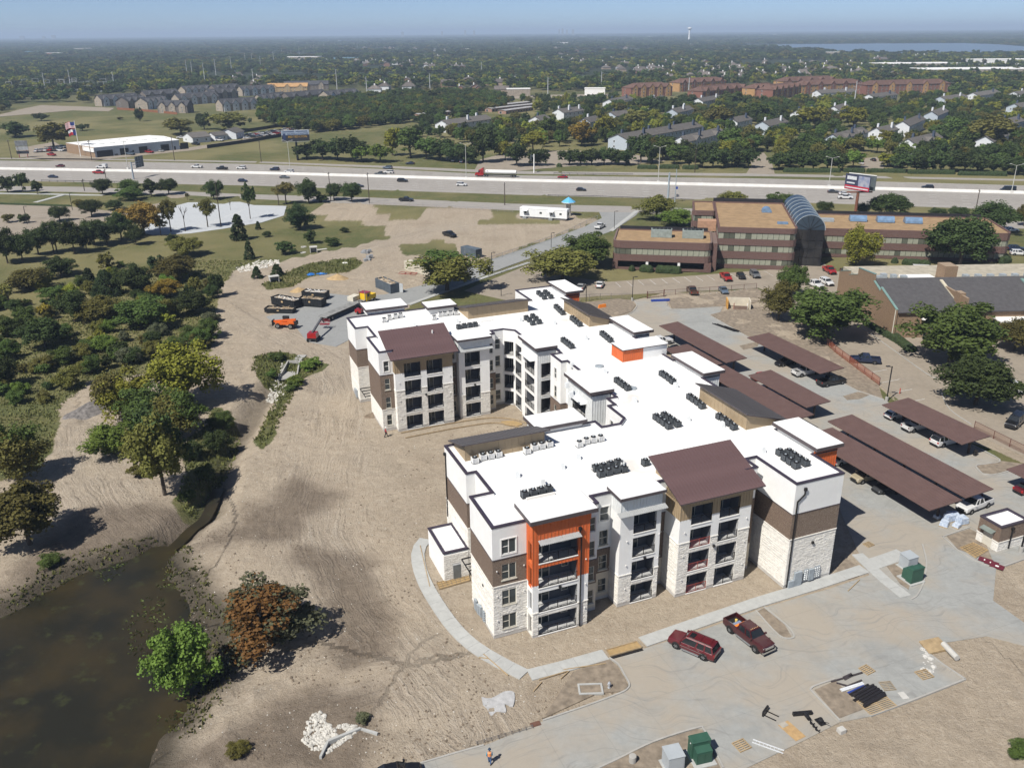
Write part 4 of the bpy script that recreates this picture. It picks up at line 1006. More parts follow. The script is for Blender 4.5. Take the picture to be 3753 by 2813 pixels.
ac_row(*CD,[(240,424),(260,440),(282,460),(307,480)],'dark grey condenser south of the far grey shed|that shed','condensers south of the far grey shed',acd)
ac_row(*CA,[(1612,490),(1637,506),(1663,532),(1664,476),(1690,496),(1716,522)],'dark grey condenser on the north roof|the north end','condensers in the north double row',acd)
ac_row(*CA,[(1712,286),(1732,302),(1758,324),(1766,280),(1787,296),(1811,318)],'dark grey condenser on the far corner roof|the north end','condensers on the far corner',acd)
ac_row(*CA,[(1066,564),(1111,556),(1156,550),(1198,544)],'dark grey condenser behind the far plum roof|that roof','condensers behind the far plum shed',acd)
ac_row(*CA,[(461,508),(504,488),(553,478),(594,470)],'pale condenser near the north west canopy|the west parapet','condensers near the north west canopy',acl)
ac_row(*CA,[(866,488),(916,462),(952,458),(996,452),(1041,450)],'pale condenser beside the small north canopy|the west side','condensers beside the small north canopy',acl)
ac_row(*CA,[(1151,434),(1196,410),(1237,405),(1277,399)],'pale condenser before the north grey shed|its west end','condensers before the north grey shed',acl)
ac_row(*CA,[(1436,400),(1476,376)],'pale condenser in the pair east of the north grey shed|that shed','condenser pair by the north shed',acl)
for pr in (acd,acl):
 for ch in list(pr.children):bpy.data.objects.remove(ch)
 bpy.data.objects.remove(pr)
# ------------------------------------------------------------------ vehicles
TYRE=mat('tyre_rubber',(.014,.014,.014),.85,.1,6)
RIM=mat('alloy_rim',(.45,.46,.47),.3,.08,6,metal=.8)
CARGLASS=glass('car_glass',(.008,.01,.012),.04)
LAMPW=mat('headlamp_lens',(.75,.76,.76),.15,0)
LAMPR=mat('tail_lamp_lens',(.35,.015,.015),.2,0)
TRIM=mat('black_trim',(.02,.02,.021),.5,.05)
CHROME=mat('chrome_trim',(.6,.6,.6),.12,0,metal=1.)
PAINT={}
def paint(name,c):
 if name in PAINT:return PAINT[name]
 mt,t,b=nodes_of('paint_'+name);v=coords(t,False)
 col=mixc(t,tex_noise(t,v,2.0,3),c,tuple(x*.86 for x in c));t.links.new(col,b.inputs['Base Color'])
 b.inputs['Roughness'].default_value=.32;b.inputs['Coat Weight'].default_value=.6;b.inputs['Coat Roughness'].default_value=.08;b.inputs['Metallic'].default_value=.15
 PAINT[name]=mt;return mt
CLR=dict(white=(.72,.72,.71),silver=(.36,.37,.38),grey=(.14,.15,.16),dark_grey=(.055,.058,.062),black=(.012,.012,.014),navy=(.015,.025,.06),red=(.36,.015,.015),maroon=(.115,.010,.016),dark_maroon=(.062,.010,.012),blue=(.03,.07,.2),tan=(.42,.36,.25),brown=(.10,.055,.04),steel_blue=(.12,.16,.21))
VM={}
def wheel_mesh(r,w):
 k=('wh',r,w)
 if k not in VM:
  t_=MB();n=18;prof=[(r*.62,-w/2),(r*.93,-w/2),(r,-w*.32),(r,w*.32),(r*.93,w/2),(r*.62,w/2)]
  vs=[];fs=[]
  for (rr,y) in prof:
   for i in range(n):a=2*PI*i/n;vs.append((rr*math.cos(a),y,rr*math.sin(a)))
  for k2 in range(len(prof)-1):
   for i in range(n):fs.append((k2*n+i,(k2+1)*n+i,(k2+1)*n+(i+1) % n,k2*n+(i+1) % n))
  t_.raw(vs,fs)
  rm=MB();rm.cyl((0,-w*.36,0),(0,w*.36,0),r*.63,r*.63,n);
  for i in range(6):
   a=2*PI*i/6
   for s_ in (-1,1):rm.bar((0,s_*w*.4,0),(r*.58*math.cos(a),s_*w*.4,r*.58*math.sin(a)),.07,.05)
  VM[k]=(t_.mesh('wheel',TYRE,True),rm.mesh('rim',RIM))
 return VM[k]
def body_rings(st):
 """stations (x, halfwidth, z_bottom, z_top): closed rings with rounded shoulders"""
 out=[]
 for x,w,zb,zt in st:
  h=zt-zb
  out.append([(x,-w*.9,zb),(x,w*.9,zb),(x,w,zb+h*.22),(x,w,zb+h*.62),(x,w*.965,zt-.07),(x,w*.86,zt),(x,-w*.86,zt),(x,-w*.965,zt-.07),(x,-w,zb+h*.62),(x,-w,zb+h*.22)])
 return out
SPEC={   # length, width, belt stations..., cabin (x_front_low, x_rear_low, x_front_top, x_rear_top), belt z, roof z, wheelbase, wheel r
 'sedan':dict(L=4.75,W=1.84,st=[(2.37,.70,.30,.60),(2.25,.84,.24,.72),(1.6,.90,.22,.84),(.85,.92,.22,.94),(-1.2,.92,.22,.98),(-1.9,.90,.24,1.0),(-2.25,.84,.28,.98),(-2.37,.74,.34,.86)],cab=(.95,-1.85,.15,-1.05),belt=.95,roof=1.45,wb=2.75,wr=.33),
 'hatch':dict(L=4.3,W=1.8,st=[(2.15,.70,.30,.66),(2.02,.84,.24,.8),(1.4,.89,.22,.92),(.85,.9,.22,1.0),(-1.5,.9,.22,1.02),(-2.02,.85,.26,1.04),(-2.15,.76,.32,.95)],cab=(.95,-2.05,.2,-1.55),belt=1.0,roof=1.5,wb=2.6,wr=.33),
 'suv':dict(L=4.85,W=1.93,st=[(2.42,.76,.36,.80),(2.3,.88,.3,.98),(1.6,.95,.28,1.08),(1.0,.96,.28,1.14),(-1.9,.96,.28,1.18),(-2.32,.92,.32,1.18),(-2.42,.84,.38,1.08)],cab=(1.1,-2.32,.4,-1.95),belt=1.12,roof=1.75,wb=2.85,wr=.37),
 'big_suv':dict(L=5.65,W=2.02,st=[(2.82,.80,.38,.86),(2.72,.94,.32,1.06),(1.9,1.0,.3,1.16),(1.3,1.01,.3,1.2),(-2.4,1.01,.3,1.22),(-2.74,.98,.34,1.22),(-2.82,.9,.4,1.12)],cab=(1.35,-2.74,.72,-2.42),belt=1.19,roof=1.92,wb=3.30,wr=.41),
 'minivan':dict(L=5.1,W=2.0,st=[(2.55,.74,.30,.72),(2.4,.9,.26,.88),(1.75,.97,.24,1.02),(-2.2,.98,.24,1.1),(-2.5,.94,.28,1.08),(-2.55,.86,.34,1.0)],cab=(1.85,-2.5,.75,-2.25),belt=1.04,roof=1.75,wb=3.0,wr=.34),
 'van':dict(L=6.0,W=2.05,st=[(3.0,.8,.36,.9),(2.88,.94,.3,1.1),(2.3,1.0,.28,1.25),(1.9,1.01,.28,1.32),(-2.9,1.01,.28,1.36),(-3.0,.98,.34,1.3)],cab=(2.15,-2.97,1.3,-2.9),belt=1.3,roof=2.55,wb=3.65,wr=.37),
 'pickup':dict(L=5.9,W=2.03,st=[(2.95,.82,.42,.92),(2.84,.95,.36,1.1),(2.0,1.0,.34,1.18),(1.2,1.01,.34,1.22),(-1.0,1.01,.34,1.24),(-1.02,1.01,.34,1.24)],cab=(1.3,-.95,.55,-.72),belt=1.2,roof=1.92,wb=3.7,wr=.4,bed=(-1.02,-2.95,.72,1.24)),
 'hd_pickup':dict(L=6.25,W=2.06,st=[(3.12,.86,.5,1.05),(3.02,.98,.44,1.25),(2.1,1.02,.42,1.32),(1.4,1.03,.42,1.34),(-1.0,1.03,.42,1.36),(-1.02,1.03,.42,1.36)],cab=(1.5,-.95,.85,-.8),belt=1.32,roof=2.02,wb=3.96,wr=.43,bed=(-1.02,-3.12,.82,1.38)),
}
def make_vehicle(kind,clr,label,group,loc,rz,detail=2,cat=None,wmat=None):
 s=SPEC[kind];key=(kind,clr,detail)
 nm={'sedan':'sedan_car','hatch':'hatchback_car','suv':'sport_utility_vehicle','big_suv':'sport_utility_vehicle','minivan':'minivan','van':'passenger_van','pickup':'pickup_truck','hd_pickup':'pickup_truck'}[kind]
 ct=cat or {'sedan':'car','hatch':'car','suv':'car','big_suv':'car','minivan':'van','van':'van','pickup':'pickup','hd_pickup':'pickup'}[kind]
 t0=thing(nm,label,ct,loc,rz,group);pm=paint(clr,CLR[clr]);W2=s['W']/2
 def part(name,mt,fn,smooth=False):
  k=key+(name,)
  if k not in VM:mb=MB();fn(mb);VM[k]=mb.mesh(name,mt,smooth)
  return obj(name,VM[k],t0)
 x0,x1,x2,x3=s['cab'];zb,zr=s['belt'],s['roof'];wt=W2*.74;wb=W2*.93
 bo=part('body',pm,lambda m_:m_.loft([list(reversed(r)) for r in body_rings(s['st'])]))
 if detail >= 2:bv=bo.modifiers.new('rounded_edges','BEVEL');bv.width=.07;bv.segments=3;bv.limit_method='ANGLE';bv.angle_limit=.35
 part('window_glass',CARGLASS,lambda m_:m_.hexa([(x1,-wb,zb-.06),(x0,-wb,zb-.06),(x0,wb,zb-.06),(x1,wb,zb-.06)],[(x3-.0,-wt,zr-.05),(x2,-wt,zr-.05),(x2,wt,zr-.05),(x3,wt,zr-.05)]))
 def roof_(m_):
  e=.05
  m_.hexa([(x3-.06,-wt-.03,zr-.07),(x2+.04,-wt-.03,zr-.07),(x2+.04,wt+.03,zr-.07),(x3-.06,wt+.03,zr-.07)],[(x3+.05,-wt+.06,zr+.01),(x2-.08,-wt+.06,zr+.01),(x2-.08,wt-.06,zr+.01),(x3+.05,wt-.06,zr+.01)])
 part('roof',pm,roof_)
 if 'bed' in s:
  b0,b1,bf,bt=s['bed']
  def bed_(m_):
   m_.box(b1+.02,b0,-W2*.95,W2*.95,s['st'][0][2]+.02,bf);m_.box(b1,b0,W2-.12,W2-.01,bf-.1,bt);m_.box(b1,b0,-W2+.01,-W2+.12,bf-.1,bt)
   m_.box(b0-.09,b0+.01,-W2+.12,W2-.12,bf-.1,bt)
  part('cargo_bed',pm,bed_)
  part('tailgate',pm,lambda m_:m_.box(b1,b1+.1,-W2+.1,W2-.1,bf-.12,bt))
  part('bed_floor',TRIM,lambda m_:m_.box(b1+.1,b0-.09,-W2+.12,W2-.12,bf,bf+.02))
 wm,rm=wheel_mesh(s['wr'],.24)
 xc={'pickup':.05,'hd_pickup':.02}.get(kind,.05)
 for sx in (1,-1):
  for sy in (1,-1):
   w=obj('wheel',wm,t0,(xc+sx*s['wb']/2,sy*(W2-.075),s['wr']));obj('rim',rm,w)
   if detail >= 1:
    ak=('arch',s['wr'])  # black disc on the body, painted shade for an arch not cut out
    if ak not in VM:VM[ak]=MB().cyl((0,-.1,0),(0,.1,0),s['wr']*1.2,None,16).mesh('wheel_arch_shade',TRIM)
    obj('wheel_arch_shade',VM[ak],t0,(xc+sx*s['wb']/2,sy*(W2-.088),s['wr']+.03))
 if detail >= 1:
  xf=s['st'][1][0];zf=s['st'][1][3];xr=-s['L']/2
  hm=('hl',kind);tm=('tl',kind)
  if hm not in VM:
   VM[hm]=MB().box(-.09,.09,-.2,.2,-.09,.09).mesh('headlight',LAMPW);VM[tm]=MB().box(-.05,.05,-.13,.13,-.16,.16).mesh('taillight',LAMPR)
  for sy in (1,-1):obj('headlight',VM[hm],t0,(xf-.03,sy*(W2-.34),zf-.2));obj('taillight',VM[tm],t0,(xr+.05,sy*(W2-.2),s['belt']-.2))
  part('front_bumper',TRIM,lambda m_:m_.box(s['L']/2-.14,s['L']/2+.04,-W2*.78,W2*.78,s['st'][0][2]-.04,s['st'][0][2]+.2))
  part('rear_bumper',TRIM,lambda m_:m_.box(xr-.05,xr+.12,-W2*.86,W2*.86,s['st'][0][2]-.02,s['st'][0][2]+.2))
 if detail >= 2:
  mk=('mir',clr)
  if mk not in VM:VM[mk]=MB().box(-.1,.1,-.12,.12,-.08,.1).mesh('wing_mirror',pm)
  for sy in (1,-1):obj('wing_mirror',VM[mk],t0,(x0-.12,sy*(W2+.1),zb+.08))
  def pl(m_,xa,xb_,sy,w_=.1):m_.hexa([(xa-w_,sy*(wb+.012)-.02,zb-.07),(xa+w_,sy*(wb+.012)-.02,zb-.07),(xa+w_,sy*(wb+.012)+.02,zb-.07),(xa-w_,sy*(wb+.012)+.02,zb-.07)],[(xb_-w_*.8,sy*(wt+.015)-.02,zr-.04),(xb_+w_*.8,sy*(wt+.015)-.02,zr-.04),(xb_+w_*.8,sy*(wt+.015)+.02,zr-.04),(xb_-w_*.8,sy*(wt+.015)+.02,zr-.04)])
  xs=[(x0-.05,x2-.02),((x0+x1)/2+.12,(x2+x3)/2+.1),(x1+.1,x3+.08)]
  if kind in ('big_suv','minivan','van','suv'):xs.append(((x0+3*x1)/4+.1,(x2+3*x3)/4+.05))
  for i,(a,b_) in enumerate(xs):
   for sy in (1,-1):
    k=key+('pil',i,sy)
    if k not in VM:mb=MB();pl(mb,a,b_,sy);VM[k]=mb.mesh('pillar',pm)
    obj('pillar',VM[k],t0)
  part('grille',TRIM,lambda m_:m_.box(s['L']/2-.1,s['L']/2+.02,-W2*.5,W2*.5,s['st'][0][3]-.28,s['st'][0][3]-.04))
 return t0
def zpave(p):
 for k,poly in PAVE.items():
  if float(poly_sd(np.array([p.x]),np.array([p.y]),poly)[0]) < 0:return Zp[k]
 return max(0,hgt(p.x,p.y))
def car(px,py,kind,clr,label,ang,group=None,detail=1):
 p=G(px,py);p.z=zpave(p)-.004
 return make_vehicle(kind,clr,label,group,p,ang,detail)
HW=math.atan2(nearE[7][1]-nearE[1][1],nearE[7][0]-nearE[1][0])       # along the highway, towards the right of the view
def az(p,q):a=G(*p);c=G(*q);return math.atan2(c.y-a.y,c.x-a.x)
# far carriageway (driving left) and near carriageway (driving right)
for px,py,k,c,l in ((221,612,'sedan','maroon','maroon sedan on the highway ahead of the white utility truck'),(722,616,'pickup','white','white pickup on the far highway lanes opposite the roadside pickup lot'),
 (814,622,'pickup','black','black pickup behind a white pickup on the far highway lanes'),(885,620,'suv','white','white sport utility car following the black pickup on the highway'),
 (1007,625,'suv','navy','dark blue sport utility car on the far highway lanes by the big billboard'),(1060,634,'suv','white','white sport utility car next to the barrier below the big billboard'),
 (1395,643,'pickup','grey','grey pickup on the far highway lanes beside a white car'),(1425,636,'suv','white','white and black car half hidden behind the grey pickup'),(1421,619,'suv','steel_blue','blue grey car on the far frontage road by the trees'),
 (2062,653,'sedan','red','bright red sports car alone on the far highway lanes'),(3183,690,'minivan','silver','silver minivan behind the roadside billboard'),(3399,692,'suv','black','black sport utility car on the far highway lanes ahead of the long van'),(3692,704,'van','black','long black passenger van on the far highway lanes')):
 car(px,py,k,c,l,HW+PI)
car(3136,650,'suv','white','white sport utility car on the far frontage road',HW+PI);car(1503,602,'sedan','navy','dark car leaving the wooded driveway by the frontage road',HW+PI)
for px,py,k,c,l in ((195,652,'sedan','navy','dark blue sedan on the near highway lanes before the guardrail'),(363,637,'pickup','red','red pickup beside the median barrier near the overhead sign'),(890,667,'hatch','navy','dark blue hatchback on the near lanes left of the roadside trees'),
 (1043,654,'sedan','grey','grey sedan beside the median barrier across from a white car'),(1475,667,'suv','black','black sport utility car with pale roof on the near highway lanes'),(1314,686,'sedan','black','black car half behind the roadside trees'),
 (1692,682,'suv','white','white sport utility car alone on the near highway lanes'),(2130,700,'hatch','black','black hatchback on the near lanes above the blue kiosk roof'),(3054,707,'sedan','dark_grey','dark grey sedan beside the white sedan near the billboard'),(3095,715,'sedan','white','white sedan partly behind the roadside billboard'),(3097,729,'pickup','white','white pickup below the white sedan near the billboard')):
 car(px,py,k,c,l,HW)
car(1489,738,'pickup','black','dark pickup driving on the near frontage road',HW)
car(2199,836,'pickup','white','white pickup driving along the side road towards the highway',az((2150,860),(2240,815)),None,2)
car(1648,866,'pickup','black','black pickup parked alone on the bare dirt lot',az((1610,850),(1690,872)),None,2)
# white utility truck with box body on the highway
t0=car(374,617,'pickup','white','white utility truck with tall box body on the far highway lanes',HW+PI)
MB().box(-2.95,-1.0,-1.03,1.03,1.2,2.35).build('service_box',paint('white',CLR['white']),t0)
# red semi with a tank trailer
p=G(1820,648);p.z=.05;t0=thing('tanker_truck','red semi truck pulling a white tank trailer on the highway','truck',p,HW+PI);rd=paint('red',CLR['red'])
MB().loft([[(x,-w,zb),(x,w,zb),(x,w,zt),(x,-w,zt)] for x,w,zb,zt in ((10.4,.9,.6,1.4),(10.1,1.1,.5,1.7),(8.6,1.15,.5,1.95))][::-1]).build('hood',rd,t0)
MB().box(6.2,8.6,-1.2,1.2,.6,3.1).build('cab',rd,t0);MB().hexa([(6.2,-1.2,3.1),(8.3,-1.2,3.1),(8.3,1.2,3.1),(6.2,1.2,3.1)],[(6.2,-1.2,4.0),(6.9,-1.1,4.0),(6.9,1.1,4.0),(6.2,1.2,4.0)]).build('sleeper_fairing',rd,t0)
MB().box(7.9,8.62,-1.21,1.21,1.95,2.8).build('window_glass',CARGLASS,t0);MB().cyl((5.2,0,2.3),(-9.6,0,2.3),.95,.95,16).build('tank',mat('white_tank_steel',(.72,.72,.7),.35,.06,1),t0)
MB().box(-9.8,8.8,-.45,.45,.75,1.05).build('chassis',TRIM,t0)
wm,rm=wheel_mesh(.52,.3)
for x in (9.4,5.9,4.7,-7.4,-8.7):
 for sy in (1,-1):w=obj('wheel',wm,t0,(x,sy*1.05,.52));obj('rim',rm,w)
# office lot
LA=az((2660,1026),(2640,1004));LB=az((2536,1070),(2560,1095))
for px,py,k,c,l,a in ((2660,1024,'pickup','red','red pickup parked nose out by the office corner beside a black sedan',az((2640,1004),(2675,1034))),(2715,1018,'sedan','black','black sedan between the red pickup and grey car at the office',az((2700,1002),(2725,1028))),(2766,1014,'suv','grey','grey sport utility car at the end of the three by the office',az((2750,1000),(2780,1024))),
 (2536,1074,'pickup','brown','brown pickup backed onto the wire fence',az((2548,1092),(2525,1062))),(2651,1071,'sedan','steel_blue','blue grey sedan in the striped bays by the wire fence',az((2640,1058),(2665,1084))),(3039,999,'pickup','red','bright red pickup in front of the glass entrance',az((3020,985),(3060,1010))),
 (2985,1050,'pickup','white','white pickup beside the white car behind the trees',az((2960,1040),(3010,1060))),(3028,1042,'suv','white','white sport utility car between the white pickup and the brick gable',az((3005,1032),(3050,1052))),(3706,848,'sedan','white','white car at the end of the office right wing',HW),(3722,918,'suv','navy','dark blue car beyond the office right end',HW),(3732,935,'suv','white','white car beside a dark one beyond the office end',HW),
 (2199,1050,'sedan','white','white car under the edge of the big trees',az((2190,1062),(2205,1036))),(2129,1058,'sedan','silver','silver car deep in the shade of the big trees',az((2120,1068),(2135,1044))),(3383,1004,'van','white','white van parked behind the slate roofed brick row',HW),(3110,998,'sedan','black','black car in the shade of the pale tree at the office',HW),
 (3169,1328,'pickup','navy','dark blue pickup in the lot beside the orange fence',az((3225,1330),(3120,1322))),(3715,1430,'suv','white','white sport utility car under the oak by the lawn kerb',az((3670,1410),(3753,1448))),(3718,1556,'big_suv','black','black sport utility car parked beyond the lawn kerb',az((3740,1535),(3690,1580)))):
 car(px,py,k,c,l,a,None,2)
# under the carports, square to them
for px,py,k,c,l,rev in ((2880,1336,'sedan','black','black car nosing out from under the second carport',1),(2952,1372,'pickup','white','white pickup loaded with gear under the second carport',0),(3045,1408,'pickup','black','black pickup at the open end of the second carport',0),(3283,1530,'hatch','white','white hatchback at the top end of the fenceside carport',0),(3362,1572,'pickup','white','white pickup in the middle of the fenceside carport',0),
 (3466,1626,'big_suv','white','white sport utility vehicle near the low end of the fenceside carport',0),(3092,1694,'sedan','white','white sedan under the long carport nearest the tower',0),(3172,1758,'suv','tan','tan sport utility car facing out of the long carport',1),(3250,1796,'sedan','dark_grey','dark grey sedan under the middle of the long carport',1),(2418,1262,'pickup','white','white pickup beside the building at the far carport',0),(2470,1290,'sedan','black','black car tucked beside the building under the far carport',1),(2795,1390,'sedan','red','red car barely visible under the middle carport',0)):
 car(px,py,k,c,l,SITE_A+(PI if rev else 0),None,2)
car(3567,1862,'pickup','white','white pickup with dark bed cover at the end of the long carport',SITE_A+PI+.12,None,2)
car(1455,2852,'sedan','black','dark car just entering the drive at the dirt edge',math.radians(15),None,2)
car(3768,1800,'sedan','maroon','dark red car by the last carport',SITE_A,None,1)
# dealership and auto yard vehicles
for i in range(5):car(135+i*17,558-i*1.2,'hd_pickup',('white','silver','white','red','dark_grey')[i],('white work truck first in the row under the dealer pole sign','silver work truck second in the row by the dealer sign','white work truck third in the row by the dealer sign','red tow truck in the row by the dealer sign','dark work truck last in the row by the dealer sign')[i],HW+PI/2+.4)
for px,py,k,c,l in ((190,571,'pickup','red','red truck at the kerb end of the dealer row'),(222,555,'pickup','white','white pickup parked by the brick gable of the metal shed'),(252,556,'pickup','black','black pickup parked by the brick gable of the metal shed'),(228,543,'pickup','silver','silver pickup behind the brick gable'),(362,573,'hd_pickup','white','white cab truck in front of the metal shed showroom'),(416,570,'pickup','dark_grey','dark truck second in front of the metal shed'),(478,568,'hd_pickup','steel_blue','blue grey truck before the metal shed doors'),(548,561,'pickup','red','red pickup before the metal shed doors'),(590,556,'sedan','silver','silver car before the metal shed'),
 (640,547,'suv','white','white car at the right end of the metal shed'),(660,544,'sedan','blue','blue car beside the white one at the metal shed end'),(718,531,'pickup','black','black pickup before the small grey roofed office'),(806,517,'pickup','white','white pickup before the small grey roofed garage'),(665,508,'pickup','white','white pickup stacked behind the metal shed')):
 car(px,py,k,c,l,HW+(.2 if px % 2 else -.3))
yc=('white','black','silver','red','white','dark_grey','white','navy')
yk=('sedan','pickup','suv','sedan','pickup','hatch')
for i in range(26):
 u=(i % 13)/12;r=i//13
 car(905+u*185,508-u*26-r*9,yk[i % 6],yc[(i*5) % 8],yc[(i*5) % 8].replace('_',' ')+' '+{'suv':'sport utility car','hatch':'hatchback'}.get(yk[i % 6],yk[i % 6])+' crowded into the fenced storage yard',HW+.5+(i % 3)*.3,'cars crowded in the storage yard',1)
# apartment parking
for px,py,c in ((1660,592,'white'),(1690,596,'steel_blue'),(1640,586,'silver'),(3155,602,'white'),(3200,590,'black'),(3262,608,'blue'),(3265,398,'white'),(3290,385,'silver'),(3255,410,'white'),(2380,590,'white'),(2300,598,'grey')):
 car(px,py,'sedan',c,c.replace('_',' ')+' car parked among the trees of the grey roofed apartments',HW+PI/2+.2,'cars parked at the grey roofed apartments',1)
# ------------------------------------------------------------------ the two vehicles by the front walk
a=az((2577.2,2417.9),(2479.7,2376.1));c=(G(2479.7,2376.1)+G(2577.2,2417.9))/2;n=Vector((-math.sin(a),math.cos(a),0))
c=c-n*.9 if (n.y < 0) else c+n*.9
c.z=.026
suv=make_vehicle('big_suv','maroon','maroon long sport utility vehicle with roof rack parked beside the walk',None,c,a,2)
for sy in (1,-1):
 MB().bar((.4,sy*.66,1.99),(-2.2,sy*.66,1.99),.05,.05).build('roof_rail',CHROME,suv);MB().box(-1.05,1.05,sy*1.02-.05,sy*1.02+.09,.3,.38).build('running_board',GALV,suv);MB().box(-1.9,1.2,sy*1.012-.012,sy*1.012+.012,.74,.8).build('side_trim',CHROME,suv)
 for x in (.15,-1.0):MB().box(x-.11,x+.11,sy*1.02-.02,sy*1.02+.02,1.02,1.07).build('door_handle',CHROME,suv)
for x in (-.9,-2.0):MB().bar((x,-.68,2.0),(x,.68,2.0),.05,.03).build('roof_rack_bar',paint('maroon',CLR['maroon']),suv)
for k in range(5):MB().box(-2.1,-.5,-.4+k*.2-.02,-.4+k*.2+.02,1.93,1.95).build('roof_rib',paint('maroon',CLR['maroon']),suv)
MB().box(-.15,.45,-.42,.42,1.925,1.94).build('sunroof',CARGLASS,suv)
a=az((2673.7,2316.4),(2767.3,2390));c=(G(2673.7,2316.4)+G(2767.3,2390))/2;n=Vector((-math.sin(a),math.cos(a),0));c=c+n*.92 if n.y > 0 else c-n*.92;c.z=.026
trk_=make_vehicle('hd_pickup','dark_maroon','dark maroon crew cab pickup with tools in its bed beside the walk',None,c,a,2)
for i in range(5):MB().box(.66,.74,-.5+i*.25-.04,-.5+i*.25+.04,2.02,2.06).build('roof_marker_light',mat('amber_lens',(.7,.45,.2),.3,0),trk_)
MB().box(3.06,3.16,-.62,.62,.85,1.12).build('chrome_grille',CHROME,trk_);MB().box(3.06,3.24,-.95,.95,.48,.72).build('chrome_bumper',CHROME,trk_)
for sy in (1,-1):MB().box(-1.0,1.3,sy*1.05-.05,sy*1.05+.1,.42,.5).build('running_board',GALV,trk_)
cx=c;ca,sa=math.cos(a),math.sin(a)
def inbed(x,y,z):return Vector((c.x+ca*x-sa*y,c.y+sa*x+ca*y,c.z+z))
tag(MB().box(-.8,.8,-.22,.22,0,.34).build('tool_chest',mat('orange_plastic',(.75,.22,.03),.5,.06),loc=inbed(-1.4,0,.83),rz=a+PI/2),'orange tool chest at the front of the maroon pickup bed','tool chest')
tag(MB().box(-.5,.5,-.2,.2,0,.28).build('tool_case',mat('blue_grey_plastic',(.2,.25,.36),.5,.06),loc=inbed(-1.85,0,.83),rz=a+PI/2),'blue grey tool case behind the orange chest in the pickup bed','tool case')
tag(MB().lathe([(.12,0),(.15,.36),(.155,.38)],n=12).build('bucket',mat('yellow_plastic',(.75,.55,.15),.5,.05),loc=inbed(-2.25,.2,.83)),'yellow bucket in the maroon pickup bed','bucket')
tag(MB().bar((-.9,0,.05),(.9,0,.3),.12,.08).build('step_ladder',GALV,loc=inbed(-2.1,-.55,.84),rz=a),'aluminium step ladder leaning in the maroon pickup bed','ladder')
# ------------------------------------------------------------------ carports
CPROOF=mat('carport_brown_steel',(.135,.085,.075),.5,.07,.6,spec=.3)
CPDARK=mat('carport_frame_steel',(.045,.03,.028),.5,.1,1)
def carport(px,label,z=3.25,L=None,Wd=5.4,anchor='top'):
 """px: far-left, far-right, near-right, near-left roof corners; None where hidden"""
 q=[toS(G(x,y,z)) if xy else None for xy in px for x,y in ([xy] if xy else [(0,0)])]
 us0=[q[i][0] for i in (0,3) if q[i]];us1=[q[i][0] for i in (1,2) if q[i]];vs1=[q[i][1] for i in (0,1) if q[i]];vs0=[q[i][1] for i in (2,3) if q[i]]
 u1=sum(us1)/len(us1) if us1 else None;u0=sum(us0)/len(us0) if us0 else u1-Wd
 if u1 is None:u1=u0+Wd
 v1=sum(vs1)/len(vs1) if vs1 else None;v0=sum(vs0)/len(vs0) if vs0 else v1-L
 if v1 is None:v1=v0+L
 um,vm=(u0+u1)/2,(v0+v1)/2;o=S(um,vm);hw,hl=(u1-u0)/2,(v1-v0)/2
 t0=thing('carport',label,'carport',o,SITE_A);mb=MB();sl=.16
 mb.hexa([(-hw,-hl,z-sl-.14),(hw,-hl,z+sl-.14),(hw,hl,z+sl-.14),(-hw,hl,z-sl-.14)],[(-hw,-hl,z-sl),(hw,-hl,z+sl),(hw,hl,z+sl),(-hw,hl,z-sl)])
 R_=mb.build('roof',CPROOF,t0)
 rb=MB();n=int(2*hl/.3)
 for i in range(n+1):
  y=-hl+2*hl*i/n;rb.hexa([(-hw,y-.03,z-sl),(hw,y-.03,z+sl),(hw,y+.03,z+sl),(-hw,y+.03,z-sl)],[(-hw,y-.018,z-sl+.04),(hw,y-.018,z+sl+.04),(hw,y+.018,z+sl+.04),(-hw,y+.018,z-sl+.04)])
 stuff(rb.build('roof_rib',CPROOF,R_))
 n=max(2,round(2*hl/6));pm=MB().box(-.14,.14,-.14,.14,-.1,z-.5).mesh('column',CPDARK)
 am=MB().hexa([(-hw*.8,-.09,z-.52),(hw*.8,-.09,z-.4),(hw*.8,.09,z-.4),(-hw*.8,.09,z-.52)],[(-hw*.8,-.09,z-.29),(hw*.8,-.09,z-.06),(hw*.8,.09,z-.06),(-hw*.8,.09,z-.29)]).mesh('beam',CPDARK)
 for i in range(n):
  y=-hl+1.6+(2*hl-3.2)*i/(n-1);obj('column',pm,t0,(hw*.25,y,0));obj('beam',am,t0,(0,y,0))
 for x in (-hw*.6,0.0,hw*.6):MB().box(x-.06,x+.06,-hl+.2,hl-.2,z-.17+sl*x/hw-.12,z-.14+sl*x/hw).build('purlin',CPDARK,t0)
carport([(2425,1190),(2485,1180),(2735,1313),(2655,1328)],'long brown carport nearest the dirt corner and gate')
carport([(2441,1277),(2517,1261),None,None],'short brown carport beside the building partly hidden by roof canopies',L=12.5)
carport([(2750,1233),(2823,1220),(3083,1348),(3003,1370)],'brown carport along the orange mesh fence by the big tree')
carport([(2745,1372),(2826,1357),(3046,1474),(2953,1488)],'shorter brown carport backing onto the one by the near grey shed roof')
carport([None,(2668,1338),(2972,1524),None],'brown carport close behind the near grey shed roof of the building')
carport([(3240,1481),(3327,1458),(3627,1599),(3527,1626)],'brown carport beside the wire fence sheltering three white vehicles')
carport([(3037,1538),(3129,1521),(3639,1797),(3533,1819)],'long brown carport with the white pickup at its end')
carport([None,(3056,1568),(3518,1835),(3410,1867)],'long brown carport closest to the tower beside wrapped pallets',Wd=5.2)
carport([(3690,1715),None,None,None],'brown carport beyond the kerbed dirt bed, cut off by the view',L=16)
